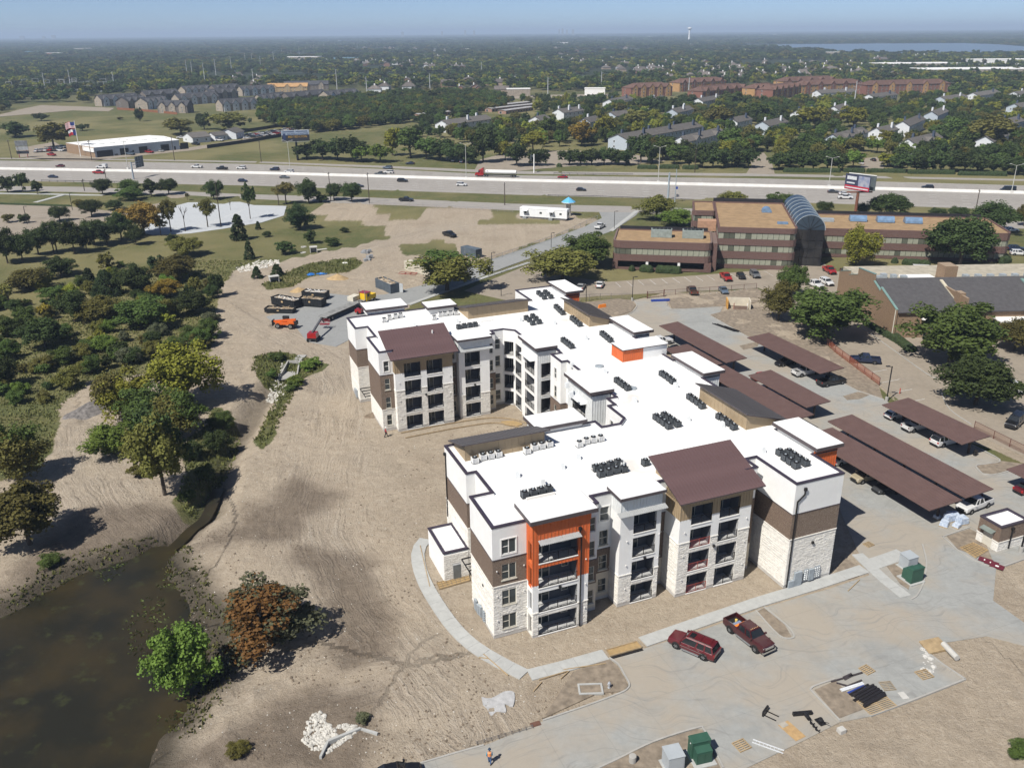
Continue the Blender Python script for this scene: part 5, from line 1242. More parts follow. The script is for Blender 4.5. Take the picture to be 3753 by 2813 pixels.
# ------------------------------------------------------------------ small brick utility building
q=[S(*toS(G(3594,1888,3.7)))];u0,v1=toS(G(3594,1888,3.7));u1,_=toS(G(3700,1863,3.7));_,v0=toS(G(3665,1929,3.7));u1=u0+4.9;v0=v1-3.3
UB=thing('utility_building','small brown brick and limestone utility hut with white flat roof','building',S(u0,v0),SITE_A)
w_,d_=u1-u0,v1-v0;HB=[(0,1.35,'st'),(1.35,3.7,BRICK_B)]
wall((0,0),(w_,0),HB,[],UB);wall((w_,0),(w_,d_),HB,[],UB);wall((w_,d_),(0,d_),HB,[],UB);wall((0,d_),(0,0),HB,[(.95,2.35,.02,2.3,'h')],UB)
MB().box(.1,w_-.1,.1,d_-.1,3.2,3.4).build('roof',MEMB,UB);coping([(0,0),(w_,0),(w_,d_),(0,d_)],UB,3.4,3.7,.32)
MB().box(.06,.1,d_-2.35,d_-.95,0,2.3).build('door',FRAME,UB);MB().hexa([(-.75,d_-2.6,2.45),(0,d_-2.6,2.62),(0,d_-.7,2.62),(-.75,d_-.7,2.45)],[(-.75,d_-2.6,2.52),(0,d_-2.6,2.75),(0,d_-.7,2.75),(-.75,d_-.7,2.52)]).build('awning',mat('grey_green_awning',(.19,.22,.20),.5),UB)
mb=MB();mb.bar((2.0,-.12,3.1),(2.0,-.12,.1),.13);mb.box(1.8,2.2,-.28,-.02,3.0,3.3);mb.build('downspout',BLACKM,UB)
# ------------------------------------------------------------------ lamp posts and bollards
def lamp_post(px,py,ty,label,base=True,arm=1.0,ang=0.,mt=None,group=None):
 p=G(px,py);h=max(3.5,ztop(p,px,ty));mt=mt or BLACKM
 p.z=max(0,zpave(p)) ;h -= p.z
 t0=thing('lamp_post',label,'lamp post',p,ang,group);zb=0
 if base:MB().lathe([(.3,-.3),(.3,.75),(.27,.8)],n=14).build('concrete_base',C_KERB,t0);zb=.78
 MB().bar((0,0,zb),(0,0,h),.16).build('pole',mt,t0)
 a=MB();a.bar((0,0,h-.1),(arm*.5,0,h),.08);a.build('arm',mt,t0)
 MB().box(arm*.35,arm*.35+.75,-.2,.2,h-.05,h+.07).build('lamp_head',mt,t0)
lamp_post(3249,1468,1339,'black lamp post on concrete base beside the orange fence end',ang=PI)
lamp_post(2317,1102,1014,'dark lamp post on concrete base beside the site gate');lamp_post(2148,1106,1045,'dark lamp post close behind the far corner of the apartment roof',False)
lamp_post(1803,1003,925,'dark lamp post beside the side road walk',False);lamp_post(2020,908,853,'dark lamp post on the side road behind the big trees',False);lamp_post(2251,838,774,'dark lamp post at the side road junction',False);lamp_post(1837,1084,1057,'short dark post seen over the north grey shed roof',False)
lamp_post(3740,2022,1900,'dark lamp post on concrete base beside the brick utility hut',True)
lamp_post(100,822,755,'thin lamp post on the parking island with the red kerb',False);lamp_post(266,770,706,'thin lamp post beside the park path hedge',False)
def highway_light(px,py,ty,label):
 p=G(px,py);h=ztop(p,px,ty);p.z=.05;mt=mat('pale_pole_steel',(.50,.50,.46),.5,.1)
 t0=thing('highway_light',label,'lamp post',p,HW);MB().cyl((0,0,0),(0,0,h-.6),.17,.1,8).build('pole',mt,t0)
 for s_ in (-1,1):
  MB().cyl((0,0,h-.7),(s_*2.4,0,h),.06,.05,6).build('arm',mt,t0);MB().box(s_*2.4-.4,s_*2.4+.4,-.18,.18,h-.08,h+.08).build('lamp_head',mt,t0)
 MB().box(-.55,.55,-.4,.4,-.02,1.2).build('footing',BARRIER,t0)
for px,py,ty,l in ((470,623,511,'twin arm highway light on the median before the metal shed'),(1065,634,514,'twin arm highway light on the median below the big billboard'),(1709,658,525,'twin arm highway light on the median ahead of the red semi truck'),(2412,673,535,'twin arm highway light on the median by the white gable building'),(3037,688,574,'twin arm highway light on the median by the parked cars drive'),(3706,709,600,'twin arm highway light on the median beside the black van')):highway_light(px,py,ty,l)
WIREP=[]
def utility_pole(px,py,ty,label,mt=None,arms=1):
 p=G(px,py);h=min(16,ztop(p,px,ty));mt=mt or DARKWOOD;p.z=-.05
 t0=thing('utility_pole',label,'utility pole',p,HW,'wooden utility poles');MB().cyl((0,0,0),(0,0,h),.19,.13,8).build('pole',mt,t0)
 for k in range(arms):MB().box(-.07,.07,-1.2,1.2,h-.7-k*1.0,h-.55-k*1.0).build('crossarm',mt,t0)
 im=MB().lathe([(.06,0),(.08,.1),(.04,.22)],n=8).mesh('insulator',mat('insulator_grey',(.4,.4,.38),.4,0))
 for y in (-1.1,-.4,.4,1.1):obj('insulator',im,t0,(0,y,h-.55))
 WIREP.append((p.x,p.y,h));return t0
for px,py,ty,l in ((43,582,511,'wooden pole in the lawn near the dealer pole sign'),(337,588,513,'wooden pole before the metal shed showroom'),(640,588,498,'wooden pole at the right end of the metal shed'),(958,595,514,'wooden pole in the dry grass near the big billboard'),(395,690,618,'wooden pole behind the guardrail by the park trees'),(1354,745,632,'wooden pole at the corner of the bare dirt lot'),(1213,738,630,'wooden pole among the dark roadside trees'),(1022,752,677,'wooden pole at the white parking lot edge'),(1850,752,668,'wooden pole by the white site trailer'),(199,931,821,'tall wooden pole in the dark tree row'),(810,829,650,'tall wooden pole on the bright white parking lot edge'),(3576,772,692,'wooden pole behind the office right wing'),(2546,632,540,'wooden pole by the hedge of the grey roofed apartments'),(310,700,655,'wooden pole between the park trees')):utility_pole(px,py,ty,l)
# ------------------------------------------------------------------ overhead signs, billboards
SIGN_G=mat('sign_green',(.02,.12,.09),.5,.1);SIGN_B=mat('sign_back_grey',(.10,.12,.13),.5,.15);STEELB=mat('sign_pole_steel',(.32,.37,.41),.5,.1)
def cantilever_sign(px,py,ty,sx,sw,sh,label,side=1,back=True):
 p=G(px,py);h=ztop(p,px,ty);t0=thing('overhead_sign',label,'road sign',(p.x,p.y,0),HW)
 MB().cyl((0,0,0),(0,0,h),.45,.32,12).build('pole',STEELB,t0)
 for z in (h-.5,h-1.6):MB().cyl((0,0,z),(0,sx,z),.16,.14,8).build('truss_arm',STEELB,t0)
 MB().box(.25*side-.08,.25*side+.08,sx-sw*.5,sx+sw*.5,h-3.4,h-3.4+sh).build('sign_panel',[SIGN_B],t0)
 for k in range(4):MB().box(.12*side-.05,.12*side+.05,sx-sw*.5+.3+k*(sw-.6)/3-.06,sx-sw*.5+.3+k*(sw-.6)/3+.06,h-3.2,h-3.6+sh).build('sign_brace',GALV,t0)
cantilever_sign(490,657,593,7,6.5,5.2,'overhead cantilever road sign seen from behind above the highway',-1)
cantilever_sign(2448,730,634,5,4,1.0,'bare blue grey cantilever sign post beside the guardrail',1)
t0=thing('road_sign','grey backed road sign on a stout white pole by the apartment trees','road sign',G(1957,634),HW);hh=ztop(G(1957,634),1957,565)
MB().cyl((0,0,0),(0,0,hh),.3,.25,10).build('pole',FRAMEW,t0);MB().box(-1.6,-1.45,-1.0,2.6,hh-3.2,hh-.2).build('sign_panel',SIGN_B,t0);MB().bar((0,0,hh-1),(-1.5,.6,hh-1),.2).build('bracket',STEELB,t0)
p=G(2473,741);hh=ztop(p,2478,619);t0=thing('camera_pole','tall slim grey pole with small blue sign by the guardrail','pole',p,HW);MB().cyl((0,0,0),(0,0,hh),.2,.12,8).build('pole',STEELB,t0);MB().box(.1,.9,-.05,.05,5.2,6.2).build('sign_panel',mat('sign_blue',(.03,.06,.3),.5),t0)
def text_part(txt,size,mt,parent,loc,rot,extrude=.012,align='LEFT'):
 cu=bpy.data.curves.new('lettering','FONT');cu.body=txt;cu.size=size;cu.extrude=extrude;cu.align_x=align
 tmp=bpy.data.objects.new('tmp',cu);COL.objects.link(tmp);dg=bpy.context.evaluated_depsgraph_get();me_=bpy.data.meshes.new_from_object(tmp.evaluated_get(dg));bpy.data.objects.remove(tmp)
 me_.materials.clear();me_.materials.append(mt);o=obj('lettering',me_,parent);stuff(o);o.location=loc;o.rotation_euler=rot;return o
# billboard facing the site: pale upper half, dark lower half, amber phone number
p=G(1092,588);hh=ztop(p,1085,478);t0=thing('billboard','large two tone billboard on one dark post in the dry grass','billboard',p,math.radians(17));Wb,Hb=14.6,5.6
PALE=mat('billboard_pale_blue',(.33,.40,.50),.5,.1,.5);DARKB=mat('billboard_charcoal',(.035,.037,.045),.5,.1,.5);AMB=mat('amber_print',(.55,.33,.05),.5,.05);NAVY=mat('navy_print',(.03,.05,.13),.5,.05)
MB().cyl((0,.6,0),(0,.6,hh-Hb+.5),.6,.55,14).build('post',BLACKM,t0)
MB().box(-Wb/2,Wb/2,-.15,.15,hh-Hb,hh-Hb*.42).build('panel_lower',DARKB,t0);MB().box(-Wb/2,Wb/2,-.15,.15,hh-Hb*.42,hh).build('panel_upper',PALE,t0);MB().box(-Wb/2,Wb/2,1.1,1.35,hh-Hb,hh).build('rear_panel',FRAMEW,t0)
MB().box(-Wb/2+.2,Wb/2-.2,-1.0,-.2,hh-Hb-.35,hh-Hb-.25).build('catwalk',GALV,t0)
text_part('BIG RESULTS MATTER',1.15,NAVY,t0,(-4.3,-.18,hh-2.2),(PI/2,0,0));text_part('800-TED-LYON',1.5,AMB,t0,(-4.0,-.18,hh-3.75),(PI/2,0,0))
MB().box(-6.6,-.6,-.19,-.16,hh-.75,hh-.4).build('printed_band',NAVY,t0);MB().box(.2,6.4,-.19,-.16,hh-.75,hh-.4).build('printed_band',NAVY,t0);MB().box(-6.6,-5.3,-.19,-.16,hh-4.8,hh-1.4).build('printed_figure',NAVY,t0)
# V-shaped billboard behind the office
p=G(3132,800);hh=ztop(p,3125,650)+1;t0=thing('billboard','angled billboard with red strip on a rusty post behind the brick office','billboard',p,0);RST=mat('rusty_steel',(.21,.085,.05),.75,.2,1)
MB().cyl((0,0,0),(0,0,hh-6),.55,.5,12).build('post',RST,t0);MB().box(-4,5,-.5,.5,hh-6.3,hh-5.9).build('platform',RST,t0)
def vpanel(ang,nm,w,off,mats):
 e=bpy.data.objects.new(nm,MB().box(0,w,-.12,.12,hh-5.4,hh).mesh(nm,mats));COL.objects.link(e);e.parent=t0;e.location=off;e.rotation_euler=(0,0,ang);return e
fp=vpanel(math.radians(-58),'front_panel',10.5,(-3.6,4.2,0),mat('billboard_navy',(.045,.05,.09),.5,.1,.6));vpanel(math.radians(-47),'rear_panel',10.3,(-2.2,5.0,0),[SIGN_B]);o=MB().box(0,10.3,-.16,.16,hh-.12,hh+.1).build('rear_panel_frame',FRAMEW,t0,loc=(-2.2,5.0,0),rz=math.radians(-47))
o=MB().box(.1,10.4,-.15,-.125,hh-5.3,hh-3.9).build('printed_red_strip',mat('print_red',(.42,.03,.05),.5,.05),fp);o=MB().box(5.6,10.3,-.15,-.125,hh-3.9,hh-.3).build('printed_photo',mat('print_photo',(.33,.33,.36),.5,.35,.5,c2=(.13,.17,.30)),fp)
o=MB().box(.8,4.8,-.16,-.125,hh-1.9,hh-.7).build('printed_title',mat('print_white',(.6,.62,.65),.5,.1),fp);MB().box(.8,4.2,-.16,-.125,hh-3.3,hh-2.8).build('printed_line',mat('print_white',(.6,.62,.65)),fp)
MB().box(.5,10,-.17,-.15,hh-4.9,hh-4.5).build('printed_line',mat('print_white',(.6,.62,.65)),fp)
# mushroom shaped kiosk, dealer sign, flagpole
p=G(2083,790);hh=ztop(p,2079,724)+.2;t0=thing('water_tower_kiosk','mushroom shaped kiosk with bright blue conical roof and pale stem','kiosk',p);r=52/2*depth(p)/FPX
MB().lathe([(1.15,0),(.95,1),(.85,2.2),(.95,hh-2.6),(1.5,hh-2.2)],n=14).build('stem',mat('pale_render',(.62,.58,.5),.85),t0);MB().lathe([(r*.92,hh-2.2),(r,hh-1.9),(r,hh-1.75)],n=8).build('eaves',FRAMEW,t0);MB().lathe([(r,hh-1.75),(r*.35,hh-.55),(.03,hh)],n=8).build('roof',mat('bright_blue_metal',(.12,.42,.68),.45,.06),t0)
p=G(88,578);t0=thing('dealer_sign','tall pole sign on two red posts beside the row of trucks','sign',p,.2);hh=ztop(p,85,515)
for x in (-2.2,2.2):MB().cyl((x,0,0),(x,0,hh),.2,.2,8).build('post',mat('sign_post_red',(.28,.05,.04),.6),t0)
for z0,z1,m_ in ((hh-3,hh,mat('sign_grey',(.22,.23,.24),.6,.25,.7)),(hh-5.2,hh-3.3,mat('sign_light',(.4,.41,.42),.6,.2,.7)),(hh-7.2,hh-5.6,DARKB)):MB().box(-3.2,3.2,-.25,.25,z0,z1).build('sign_panel',m_,t0)
p=G(296,574);hh=ztop(p,268,443);t0=thing('flagpole','tall white flagpole in front of the metal shed showroom','flagpole',p);MB().cyl((0,0,0),(0,0,hh),.22,.1,10).build('pole',FRAMEW,t0);MB().lathe([(.05,hh),(.2,hh+.15),(.05,hh+.3)],n=8).build('finial',CHROME,t0)
def flag(w,h,z,fn,nm,lab,mats):
 nx_,nz=26,13;mb=MB()
 def q(i,k):x=-w*i/nx_;return (p.x+x*.85-.2,p.y+math.sin(i*.45)*.35-x*.15,z-h*k/nz-.9*(i/nx_)**1.5-.25*math.sin(i*.3))
 for i in range(nx_):
  for k in range(nz):mb.mi=fn(i/nx_,k);mb.quad(q(i,k),q(i+1,k),q(i+1,k+1),q(i,k+1))
 o=mb.build(nm,mats,None,True);sd=o.modifiers.new('cloth_thickness','SOLIDIFY');sd.thickness=.02;return tag(o,lab,'flag')
FW_,FR_,FB_=mat('flag_white',(.7,.7,.7),.8,.05),mat('flag_red',(.38,.02,.03),.8,.05),mat('flag_blue',(.03,.05,.2),.8,.05)
flag(6.6,3.6,hh-.4,lambda x,k:2 if (x < .4 and k < 7) else (1 if k % 2 == 0 else 0),'flag','striped red and white flag with blue canton, upper of two on the flagpole',[FW_,FR_,FB_])
flag(5.2,3.0,hh-4.6,lambda x,k:2 if x < .33 else (0 if k < 6 else 1),'flag','blue, white and red flag hanging below the striped flag',[FW_,FR_,FB_])
# ------------------------------------------------------------------ site office trailer, containers, dumpsters
WT=mat('white_trailer_metal',(.76,.77,.78),.45,.04,.6)
a=G(1905,799);c=G(2077,810);ang=math.atan2(c.y-a.y,c.x-a.x);L=(c-a).length
t0=thing('site_trailer','long white site office trailer with two doors on the dirt lot','trailer',a,ang)
MB().box(0,L,0,3.6,.75,3.75).build('body',WT,t0);MB().hexa([(-.1,-.1,3.75),(L+.1,-.1,3.75),(L+.1,3.7,3.75),(-.1,3.7,3.75)],[(.1,.5,4.05),(L-.1,.5,4.05),(L-.1,3.1,4.05),(.1,3.1,4.05)]).build('roof',WT,t0)
MB().box(.2,L-.2,.2,3.4,.1,.75).build('skirt',RUSTY,t0)
for x in (1.6,11.6):d=MB().box(x,x+1.3,-.05,.01,.85,2.9).build('door',FRAMEW,t0);MB().box(x+.3,x+1.0,-.07,-.05,1.9,2.7).build('pane',PANE,d);MB().hexa([(x-.4,-1.4,3.0),(x+1.7,-1.4,3.0),(x+1.7,0,3.35),(x-.4,0,3.35)],[(x-.4,-1.4,3.06),(x+1.7,-1.4,3.06),(x+1.7,0,3.42),(x-.4,0,3.42)]).build('door_canopy',WT,t0)
for x in (1.5,11.5):
 st=MB().box(x,x+1.4,-1.2,0,0,.8).build('steps',GALV,t0)
for x in (7.6,15.2):w=MB().box(x,x+1.1,-.03,.01,1.9,2.8).build('window',FRAMEW,t0);MB().box(x+.1,x+1.0,-.045,-.03,2.0,2.7).build('pane',PANE,w)
MB().box(L-.01,L+.04,1.2,2.4,1.6,2.9).build('end_window',PANE,t0)
def container(a,c,wd,h,mt,label,name='shipping_container',open_top=False,fill=None):
 p=G(*a);q=G(*c);ang=math.atan2(q.y-p.y,q.x-p.x);L=(q-p).length;z0=zpave(p)
 t0=thing(name,label,'container',(p.x,p.y,z0),ang);mb=MB()
 def side(x0,x1,y0,y1):
  n=max(2,int(math.hypot(x1-x0,y1-y0)/.28))
  for i in range(n):
   f0,f1=i/n,(i+1)/n;o=.04 if i % 2 else 0;dx,dy=(x1-x0),(y1-y0);l=math.hypot(dx,dy);nx_,ny_=dy/l*o,-dx/l*o
   mb.quad((x0+dx*f0+nx_,y0+dy*f0+ny_,.12),(x0+dx*f1+nx_,y0+dy*f1+ny_,.12),(x0+dx*f1+nx_,y0+dy*f1+ny_,h-.1),(x0+dx*f0+nx_,y0+dy*f0+ny_,h-.1))
   mb.quad((x0+dx*f0-nx_*0-dy/l*-.06,y0+dy*f0+dx/l*.06,.12),(x0+dx*f1+dy/l*-.06,y0+dy*f1+dx/l*.06,.12),(x0+dx*f1+dy/l*-.06,y0+dy*f1+dx/l*.06,h-.1),(x0+dx*f0+dy/l*-.06,y0+dy*f0+dx/l*.06,h-.1)) if open_top else None
 side(0,L,0,0);side(L,L,0,wd);side(L,0,wd,wd);side(0,0,wd,0)
 if not open_top:mb.box(0,L,0,wd,h-.1,h-.02)
 mb.box(0,L,0,wd,.0,.12);mb.build('shell',mt,t0)
 fr=MB()
 for x in (0,L):
  for y in (0,wd):fr.box(x-.07,x+.07,y-.07,y+.07,0,h)
 for y in (0,wd):fr.box(0,L,y-.06,y+.06,h-.14,h+.01)
 for x in (0,L):fr.box(x-.06,x+.06,0,wd,h-.14,h+.01)
 fr.build('corner_frame',mt,t0)
 return t0,L
CG=mat('container_grey_blue',(.10,.125,.15),.55,.15,.7);CW=mat('container_cream',(.56,.52,.42),.6,.1,.6);DB=mat('dumpster_black',(.022,.025,.028),.6,.2,.8)
DEB=mat('debris_mixed',(.42,.36,.28),.9,.35,1.6,.8,4,c2=(.14,.11,.09));LUM=mat('sawn_lumber',(.40,.30,.18),.85,.15,3)
def debris(t0,L,wd,h,n=26,seed=0,hgt_=.5):
 rn=random.Random(seed);mb=MB();nx_,ny_=12,6
 zz=[[h-.35+rn.uniform(-.2,hgt_*.6)*(1 if 0 < i < nx_ and 0 < j < ny_ else .3) for j in range(ny_+1)] for i in range(nx_+1)]
 for i in range(nx_):
  for j in range(ny_):mb.quad(*[(.1+(L-.2)*ii/nx_,.1+(wd-.2)*jj/ny_,zz[ii][jj]) for ii,jj in ((i,j),(i+1,j),(i+1,j+1),(i,j+1))])
 stuff(mb.build('debris',DEB,t0));pb=MB()
 for k in range(n):
  x,y=rn.uniform(.6,L-.6),rn.uniform(.4,wd-.4);a_=rn.uniform(0,PI);l=rn.uniform(.2,.8)
  pb.bar((x-math.cos(a_)*l,y-math.sin(a_)*l*.4,h-.2+rn.uniform(0,.3)),(x+math.cos(a_)*l,y+math.sin(a_)*l*.4,h-.1+rn.uniform(0,.4)),.14,.06)
 stuff(pb.build('scrap_board',LUM if seed % 2 else FRAMEW,t0))
t0,L=container((1378,1053),(1433,1077),2.6,2.6,CG,'grey blue container with open top full of debris and an open door',open_top=True);debris(t0,L,2.6,2.6,24,1)
d=bpy.data.objects.new('door',MB().box(0,1.25,-.04,.04,.1,2.5).mesh('door',mat('door_pale',(.45,.47,.48),.6,.1)));COL.objects.link(d);d.parent=t0;d.location=(L,2.6,0);d.rotation_euler=(0,0,math.radians(20))
container((1483,988),(1580,1014),2.5,2.6,CW,'cream storage container behind the leaning tree');container((1690,935),(1744,948),2.5,2.6,CG,'grey blue container seen beyond the leaning tree')
def dumpster(a,c,wd,h,label,seed,load=True):
 p=G(*a);q=G(*c);ang=math.atan2(q.y-p.y,q.x-p.x);L=(q-p).length;t0=thing('roll_off_dumpster',label,'dumpster',(p.x,p.y,.02),ang,'roll off dumpsters on the yard pad');mb=MB()
 for x0,x1,y0,y1 in ((0,L,-.06,0),(0,L,wd,wd+.06),(-.06,0,-.06,wd+.06),(L,L+.06,-.06,wd+.06)):mb.box(x0,x1,y0,y1,.25,h)
 mb.box(0,L,0,wd,.2,.3);mb.build('hopper',DB,t0);rb=MB().box(-.05,.05,-.14,-.055,.25,h-.02).mesh('rib',DB);n=int(L/.6)
 for i in range(n+1):obj('rib',rb,t0,(.05+(L-.1)*i/n,0,0))
 MB().box(-.12,L+.12,-.14,.0,h-.1,h+.04).build('rim',DB,t0);MB().box(-.12,L+.12,wd,wd+.14,h-.1,h+.04).build('rim',DB,t0);MB().box(-.14,.0,-.14,wd+.14,h-.1,h+.04).build('rim',DB,t0);MB().box(L,L+.14,-.14,wd+.14,h-.1,h+.04).build('rim',DB,t0)
 MB().box(L*.44,L*.52,-.17,-.14,h*.55,h*.75).build('maker_plate',mat('plate_tan',(.5,.36,.2),.6),t0);MB().box(.3,L-.3,.3,wd-.3,.0,.2).build('skid',TRIM,t0)
 if load:debris(t0,L,wd,h,22,seed)
dumpster((997,1117),(1081,1133),2.6,2.1,'black roll off dumpster of rubbish beside the low open dumpster',2);dumpster((1096,1122),(1180,1128),2.6,2.1,'black ribbed roll off dumpster with boxes on top',3);dumpster((1108,1094),(1192,1100),2.6,1.9,'black roll off dumpster behind the ribbed one',4)
dumpster((971,1147),(1073,1150),2.4,1.15,'low black roll off dumpster with brown debris',5)
# flatbed semi with yellow cab, truck-mounted forklift on its tail
p=G(1184,1180);q=G(1350,1108);ang=math.atan2(q.y-p.y,q.x-p.x);L=(q-p).length;t0=thing('flatbed_truck','flatbed semi trailer with yellow and red day cab on the yard pad','truck',(p.x,p.y,.02),ang)
MB().box(0,L-2.5,-1.25,1.25,1.15,1.4).build('deck',mat('deck_grey',(.25,.25,.24),.8,.2,1),t0);MB().box(.2,L+2.8,-.5,.5,.75,1.15).build('chassis',TRIM,t0);MB().box(0,L-2.5,-1.3,-1.25,.95,1.42).build('side_rail',BLACKM,t0)
YEL=mat('cab_yellow',(.75,.48,.02),.4,.05);MB().box(L-2.2,L-.3,-1.15,1.15,1.0,3.0).build('cab',YEL,t0);MB().box(L-2.25,L-.25,-1.2,1.2,3.0,3.15).build('cab_roof',paint('red',CLR['red']),t0);MB().box(L-.3,L+2.2,-.95,.95,1.0,2.1).build('hood',YEL,t0);MB().box(L-1.7,L-.8,-1.17,1.17,2.0,2.8).build('window_glass',CARGLASS,t0)
for sy in (1,-1):MB().cyl((L-2.35,sy*.9,1.2),(L-2.35,sy*.9,4.0),.09,.09,8).build('exhaust_stack',CHROME,t0)
wm,rm=wheel_mesh(.52,.3)
for x in (1.0,2.3,L-3.6,L-2.4,L+1.4):
 for sy in (1,-1):w=obj('wheel',wm,t0,(x,sy*1.0,.52));obj('rim',rm,w)
p=G(1318,1148);t0=thing('forklift','red truck forklift parked beside the flatbed semi','forklift',(p.x,p.y,.02),ang+.2);rd=paint('red',CLR['red'])
MB().box(-1.0,.8,-.8,.8,.4,1.2).build('body',rd,t0);mast=MB()
for sy in (-.45,.45):mast.box(.95,1.1,sy-.07,sy+.07,.2,3.0)
for z in (.5,1.6,2.9):mast.box(.96,1.08,-.45,.45,z,z+.12)
mast.build('mast',BLACKM,t0);cg=MB()
for x in (-.6,.5):
 for y in (-.65,.65):cg.bar((x,y,1.2),(x,y,2.3),.07)
cg.box(-.65,.55,-.7,.7,2.28,2.36);cg.build('overhead_guard',BLACKM,t0)
wm2,rm2=wheel_mesh(.42,.3)
for x,y in ((.8,.8),(.8,-.8),(-.9,0)):w=obj('wheel',wm2,t0,(x,y,.42));obj('rim',rm2,w)
tag(MB().box(-1.4,1.4,-.9,.9,0,1.1).build('wrapped_load',mat('wrap_cream',(.62,.58,.48),.6,.1,1),loc=Vector(G(1298,1118))+Vector((0,0,1.42)),rz=ang),'cream wrapped load standing on the flatbed deck','load')
# telehandler
p=G(1048,1200);t0=thing('telehandler','orange telehandler with big tyres on the yard pad edge','telehandler',(p.x,p.y,.02),math.radians(172));ORG=mat('machine_orange',(.62,.12,.02),.45,.1,1)
MB().box(-2.4,2.3,-.55,.55,.8,1.35).build('chassis',ORG,t0);MB().hexa([(-2.6,.35,1.3),(-.9,.35,1.3),(-.9,1.15,1.3),(-2.6,1.15,1.3)],[(-2.4,.35,1.95),(-.9,.35,2.0),(-.9,1.1,2.0),(-2.4,1.1,1.95)]).build('engine_cover',ORG,t0)
MB().hexa([(-2.6,-.25,1.75),(2.9,-.25,1.2),(2.9,.2,1.2),(-2.6,.2,1.75)],[(-2.6,-.25,2.25),(2.9,-.25,1.65),(2.9,.2,1.65),(-2.6,.2,2.25)]).build('boom',ORG,t0);cb=MB()
for x in (-.6,.7):
 for y in (-1.05,-.4):cb.bar((x,y,1.3),(x,y,2.5),.08)
cb.box(-.7,.8,-1.1,-.35,2.48,2.58);cb.build('cab_frame',BLACKM,t0);MB().box(-.55,.65,-1.02,-.43,1.35,2.45).build('cab_glass',CARGLASS,t0)
fk=MB();fk.box(2.9,3.1,-.7,.7,.5,1.8)
for y in (-.45,.45):fk.box(3.05,4.2,y-.07,y+.07,.25,.33)
fk.build('fork_carriage',BLACKM,t0);wm3,rm3=wheel_mesh(.62,.42)
for x in (-1.55,1.55):
 for y in (-1.0,1.0):w=obj('wheel',wm3,t0,(x,y,.62));obj('rim',rm3,w)
MB().box(-2.75,-2.4,-1.0,1.0,.7,1.6).build('counterweight',BLACKM,t0)
# boom lift
p=G(1150,1247);q=G(1192,1203);ang=math.atan2(q.y-p.y,q.x-p.x);t0=thing('boom_lift','red boom lift with raised arm and work basket','boom lift',(p.x,p.y,.02),ang);L=(q-p).length
MB().hexa([(-1.3,-1.05,.9),(1.0,-1.05,.9),(1.0,1.05,.9),(-1.3,1.05,.9)],[(-1.2,-1.0,2.0),(.7,-.95,2.0),(.7,.95,2.0),(-1.2,1.0,2.0)]).build('turntable',paint('red',CLR['red']),t0);MB().box(-1.3,1.3,-.8,.8,.45,.9).build('chassis',TRIM,t0)
MB().bar((-.6,0,1.9),(L*.75,0,3.1),.38,.42).build('lower_boom',mat('boom_grey',(.10,.10,.11),.5,.1),t0);MB().bar((L*.75,0,3.1),(L*.95,0,1.6),.22,.25).build('jib',mat('boom_grey',(.1,.1,.11)),t0)
bk=MB();zb=1.0
for z in (zb+.05,zb+.55,zb+1.05):
 for y in (-1.1,1.1):bk.bar((L*.95,y,z),(L*.95+.95,y,z),.05)
 for x in (L*.95,L*.95+.95):bk.bar((x,-1.1,z),(x,1.1,z),.05)
for x in (L*.95,L*.95+.95):
 for y in (-1.1,0,1.1):bk.bar((x,y,zb),(x,y,zb+1.05),.05)
bk.box(L*.95,L*.95+.95,-1.1,1.1,zb-.04,zb);bk.build('basket',paint('red',CLR['red']),t0)
for x in (-1.1,1.1):
 for y in (-1.0,1.0):w=obj('wheel',wm2,t0,(x,y,.42));obj('rim',rm2,w)
# ------------------------------------------------------------------ heaps, rubble, culvert
def heap(px,py,rx,ry,h,mt,name,label,cat,ang=0,seed=0):
 p=GG(px,py);mb=MB();n,mr=28,8;vs=[(0,0,h)]
 for k in range(1,mr+1):
  for i in range(n):
   a_=2*PI*i/n;f=k/mr;rr=1+.22*mnoise.noise(Vector((math.cos(a_)*1.5,math.sin(a_)*1.5,seed)))
   vs.append((math.cos(a_)*rx*f*rr,math.sin(a_)*ry*f*rr,h*(1-f)**1.15*(1+.25*mnoise.noise(Vector((math.cos(a_)*f*4,math.sin(a_)*f*4,seed+3))))-.08*(k == mr)))
 fs=[(0,1+i,1+(i+1) % n) for i in range(n)]+[(1+(k-1)*n+i,1+k*n+i,1+k*n+(i+1) % n,1+(k-1)*n+(i+1) % n) for k in range(1,mr) for i in range(n)]
 mb.raw(vs,fs);o=mb.build(name,mt,None,True,p,ang);tag(o,label,cat);return o
SANDM=mat('heap_sand',(.42,.30,.16),.95,.15,1.2,.5,8);WOODCH=mat('brush_heap',(.20,.185,.175),.95,.3,1.5,1,4)
heap(1237,1020,3.6,2.4,1.5,SANDM,'sand_heap','big tan sand heap beyond the dumpsters','heap',0,1);heap(1095,1066,3.0,1.8,1.1,SANDM,'sand_heap','smaller sand heap against the dumpsters','heap',.2,5)
heap(335,1500,3.0,6.4,1.7,WOODCH,'brush_heap','long grey heap of cut branches beside the trees','heap',math.radians(-32),9);heap(2010,1090,.1,.1,.1,SANDM,'sand_heap','tiny sand heap by the north wall','heap') if False else None
heap(1378,1520,2.4,1.2,.9,mat('dug_soil',(.20,.155,.11),.95,.25,1.5,1,6),'soil_heap','dark dug soil heap by the west corner of the far wing','heap',.4,3)
ROCK=mat('white_limestone_rock',(.56,.54,.49),.9,.15,2,.4,6,rnd=.15)
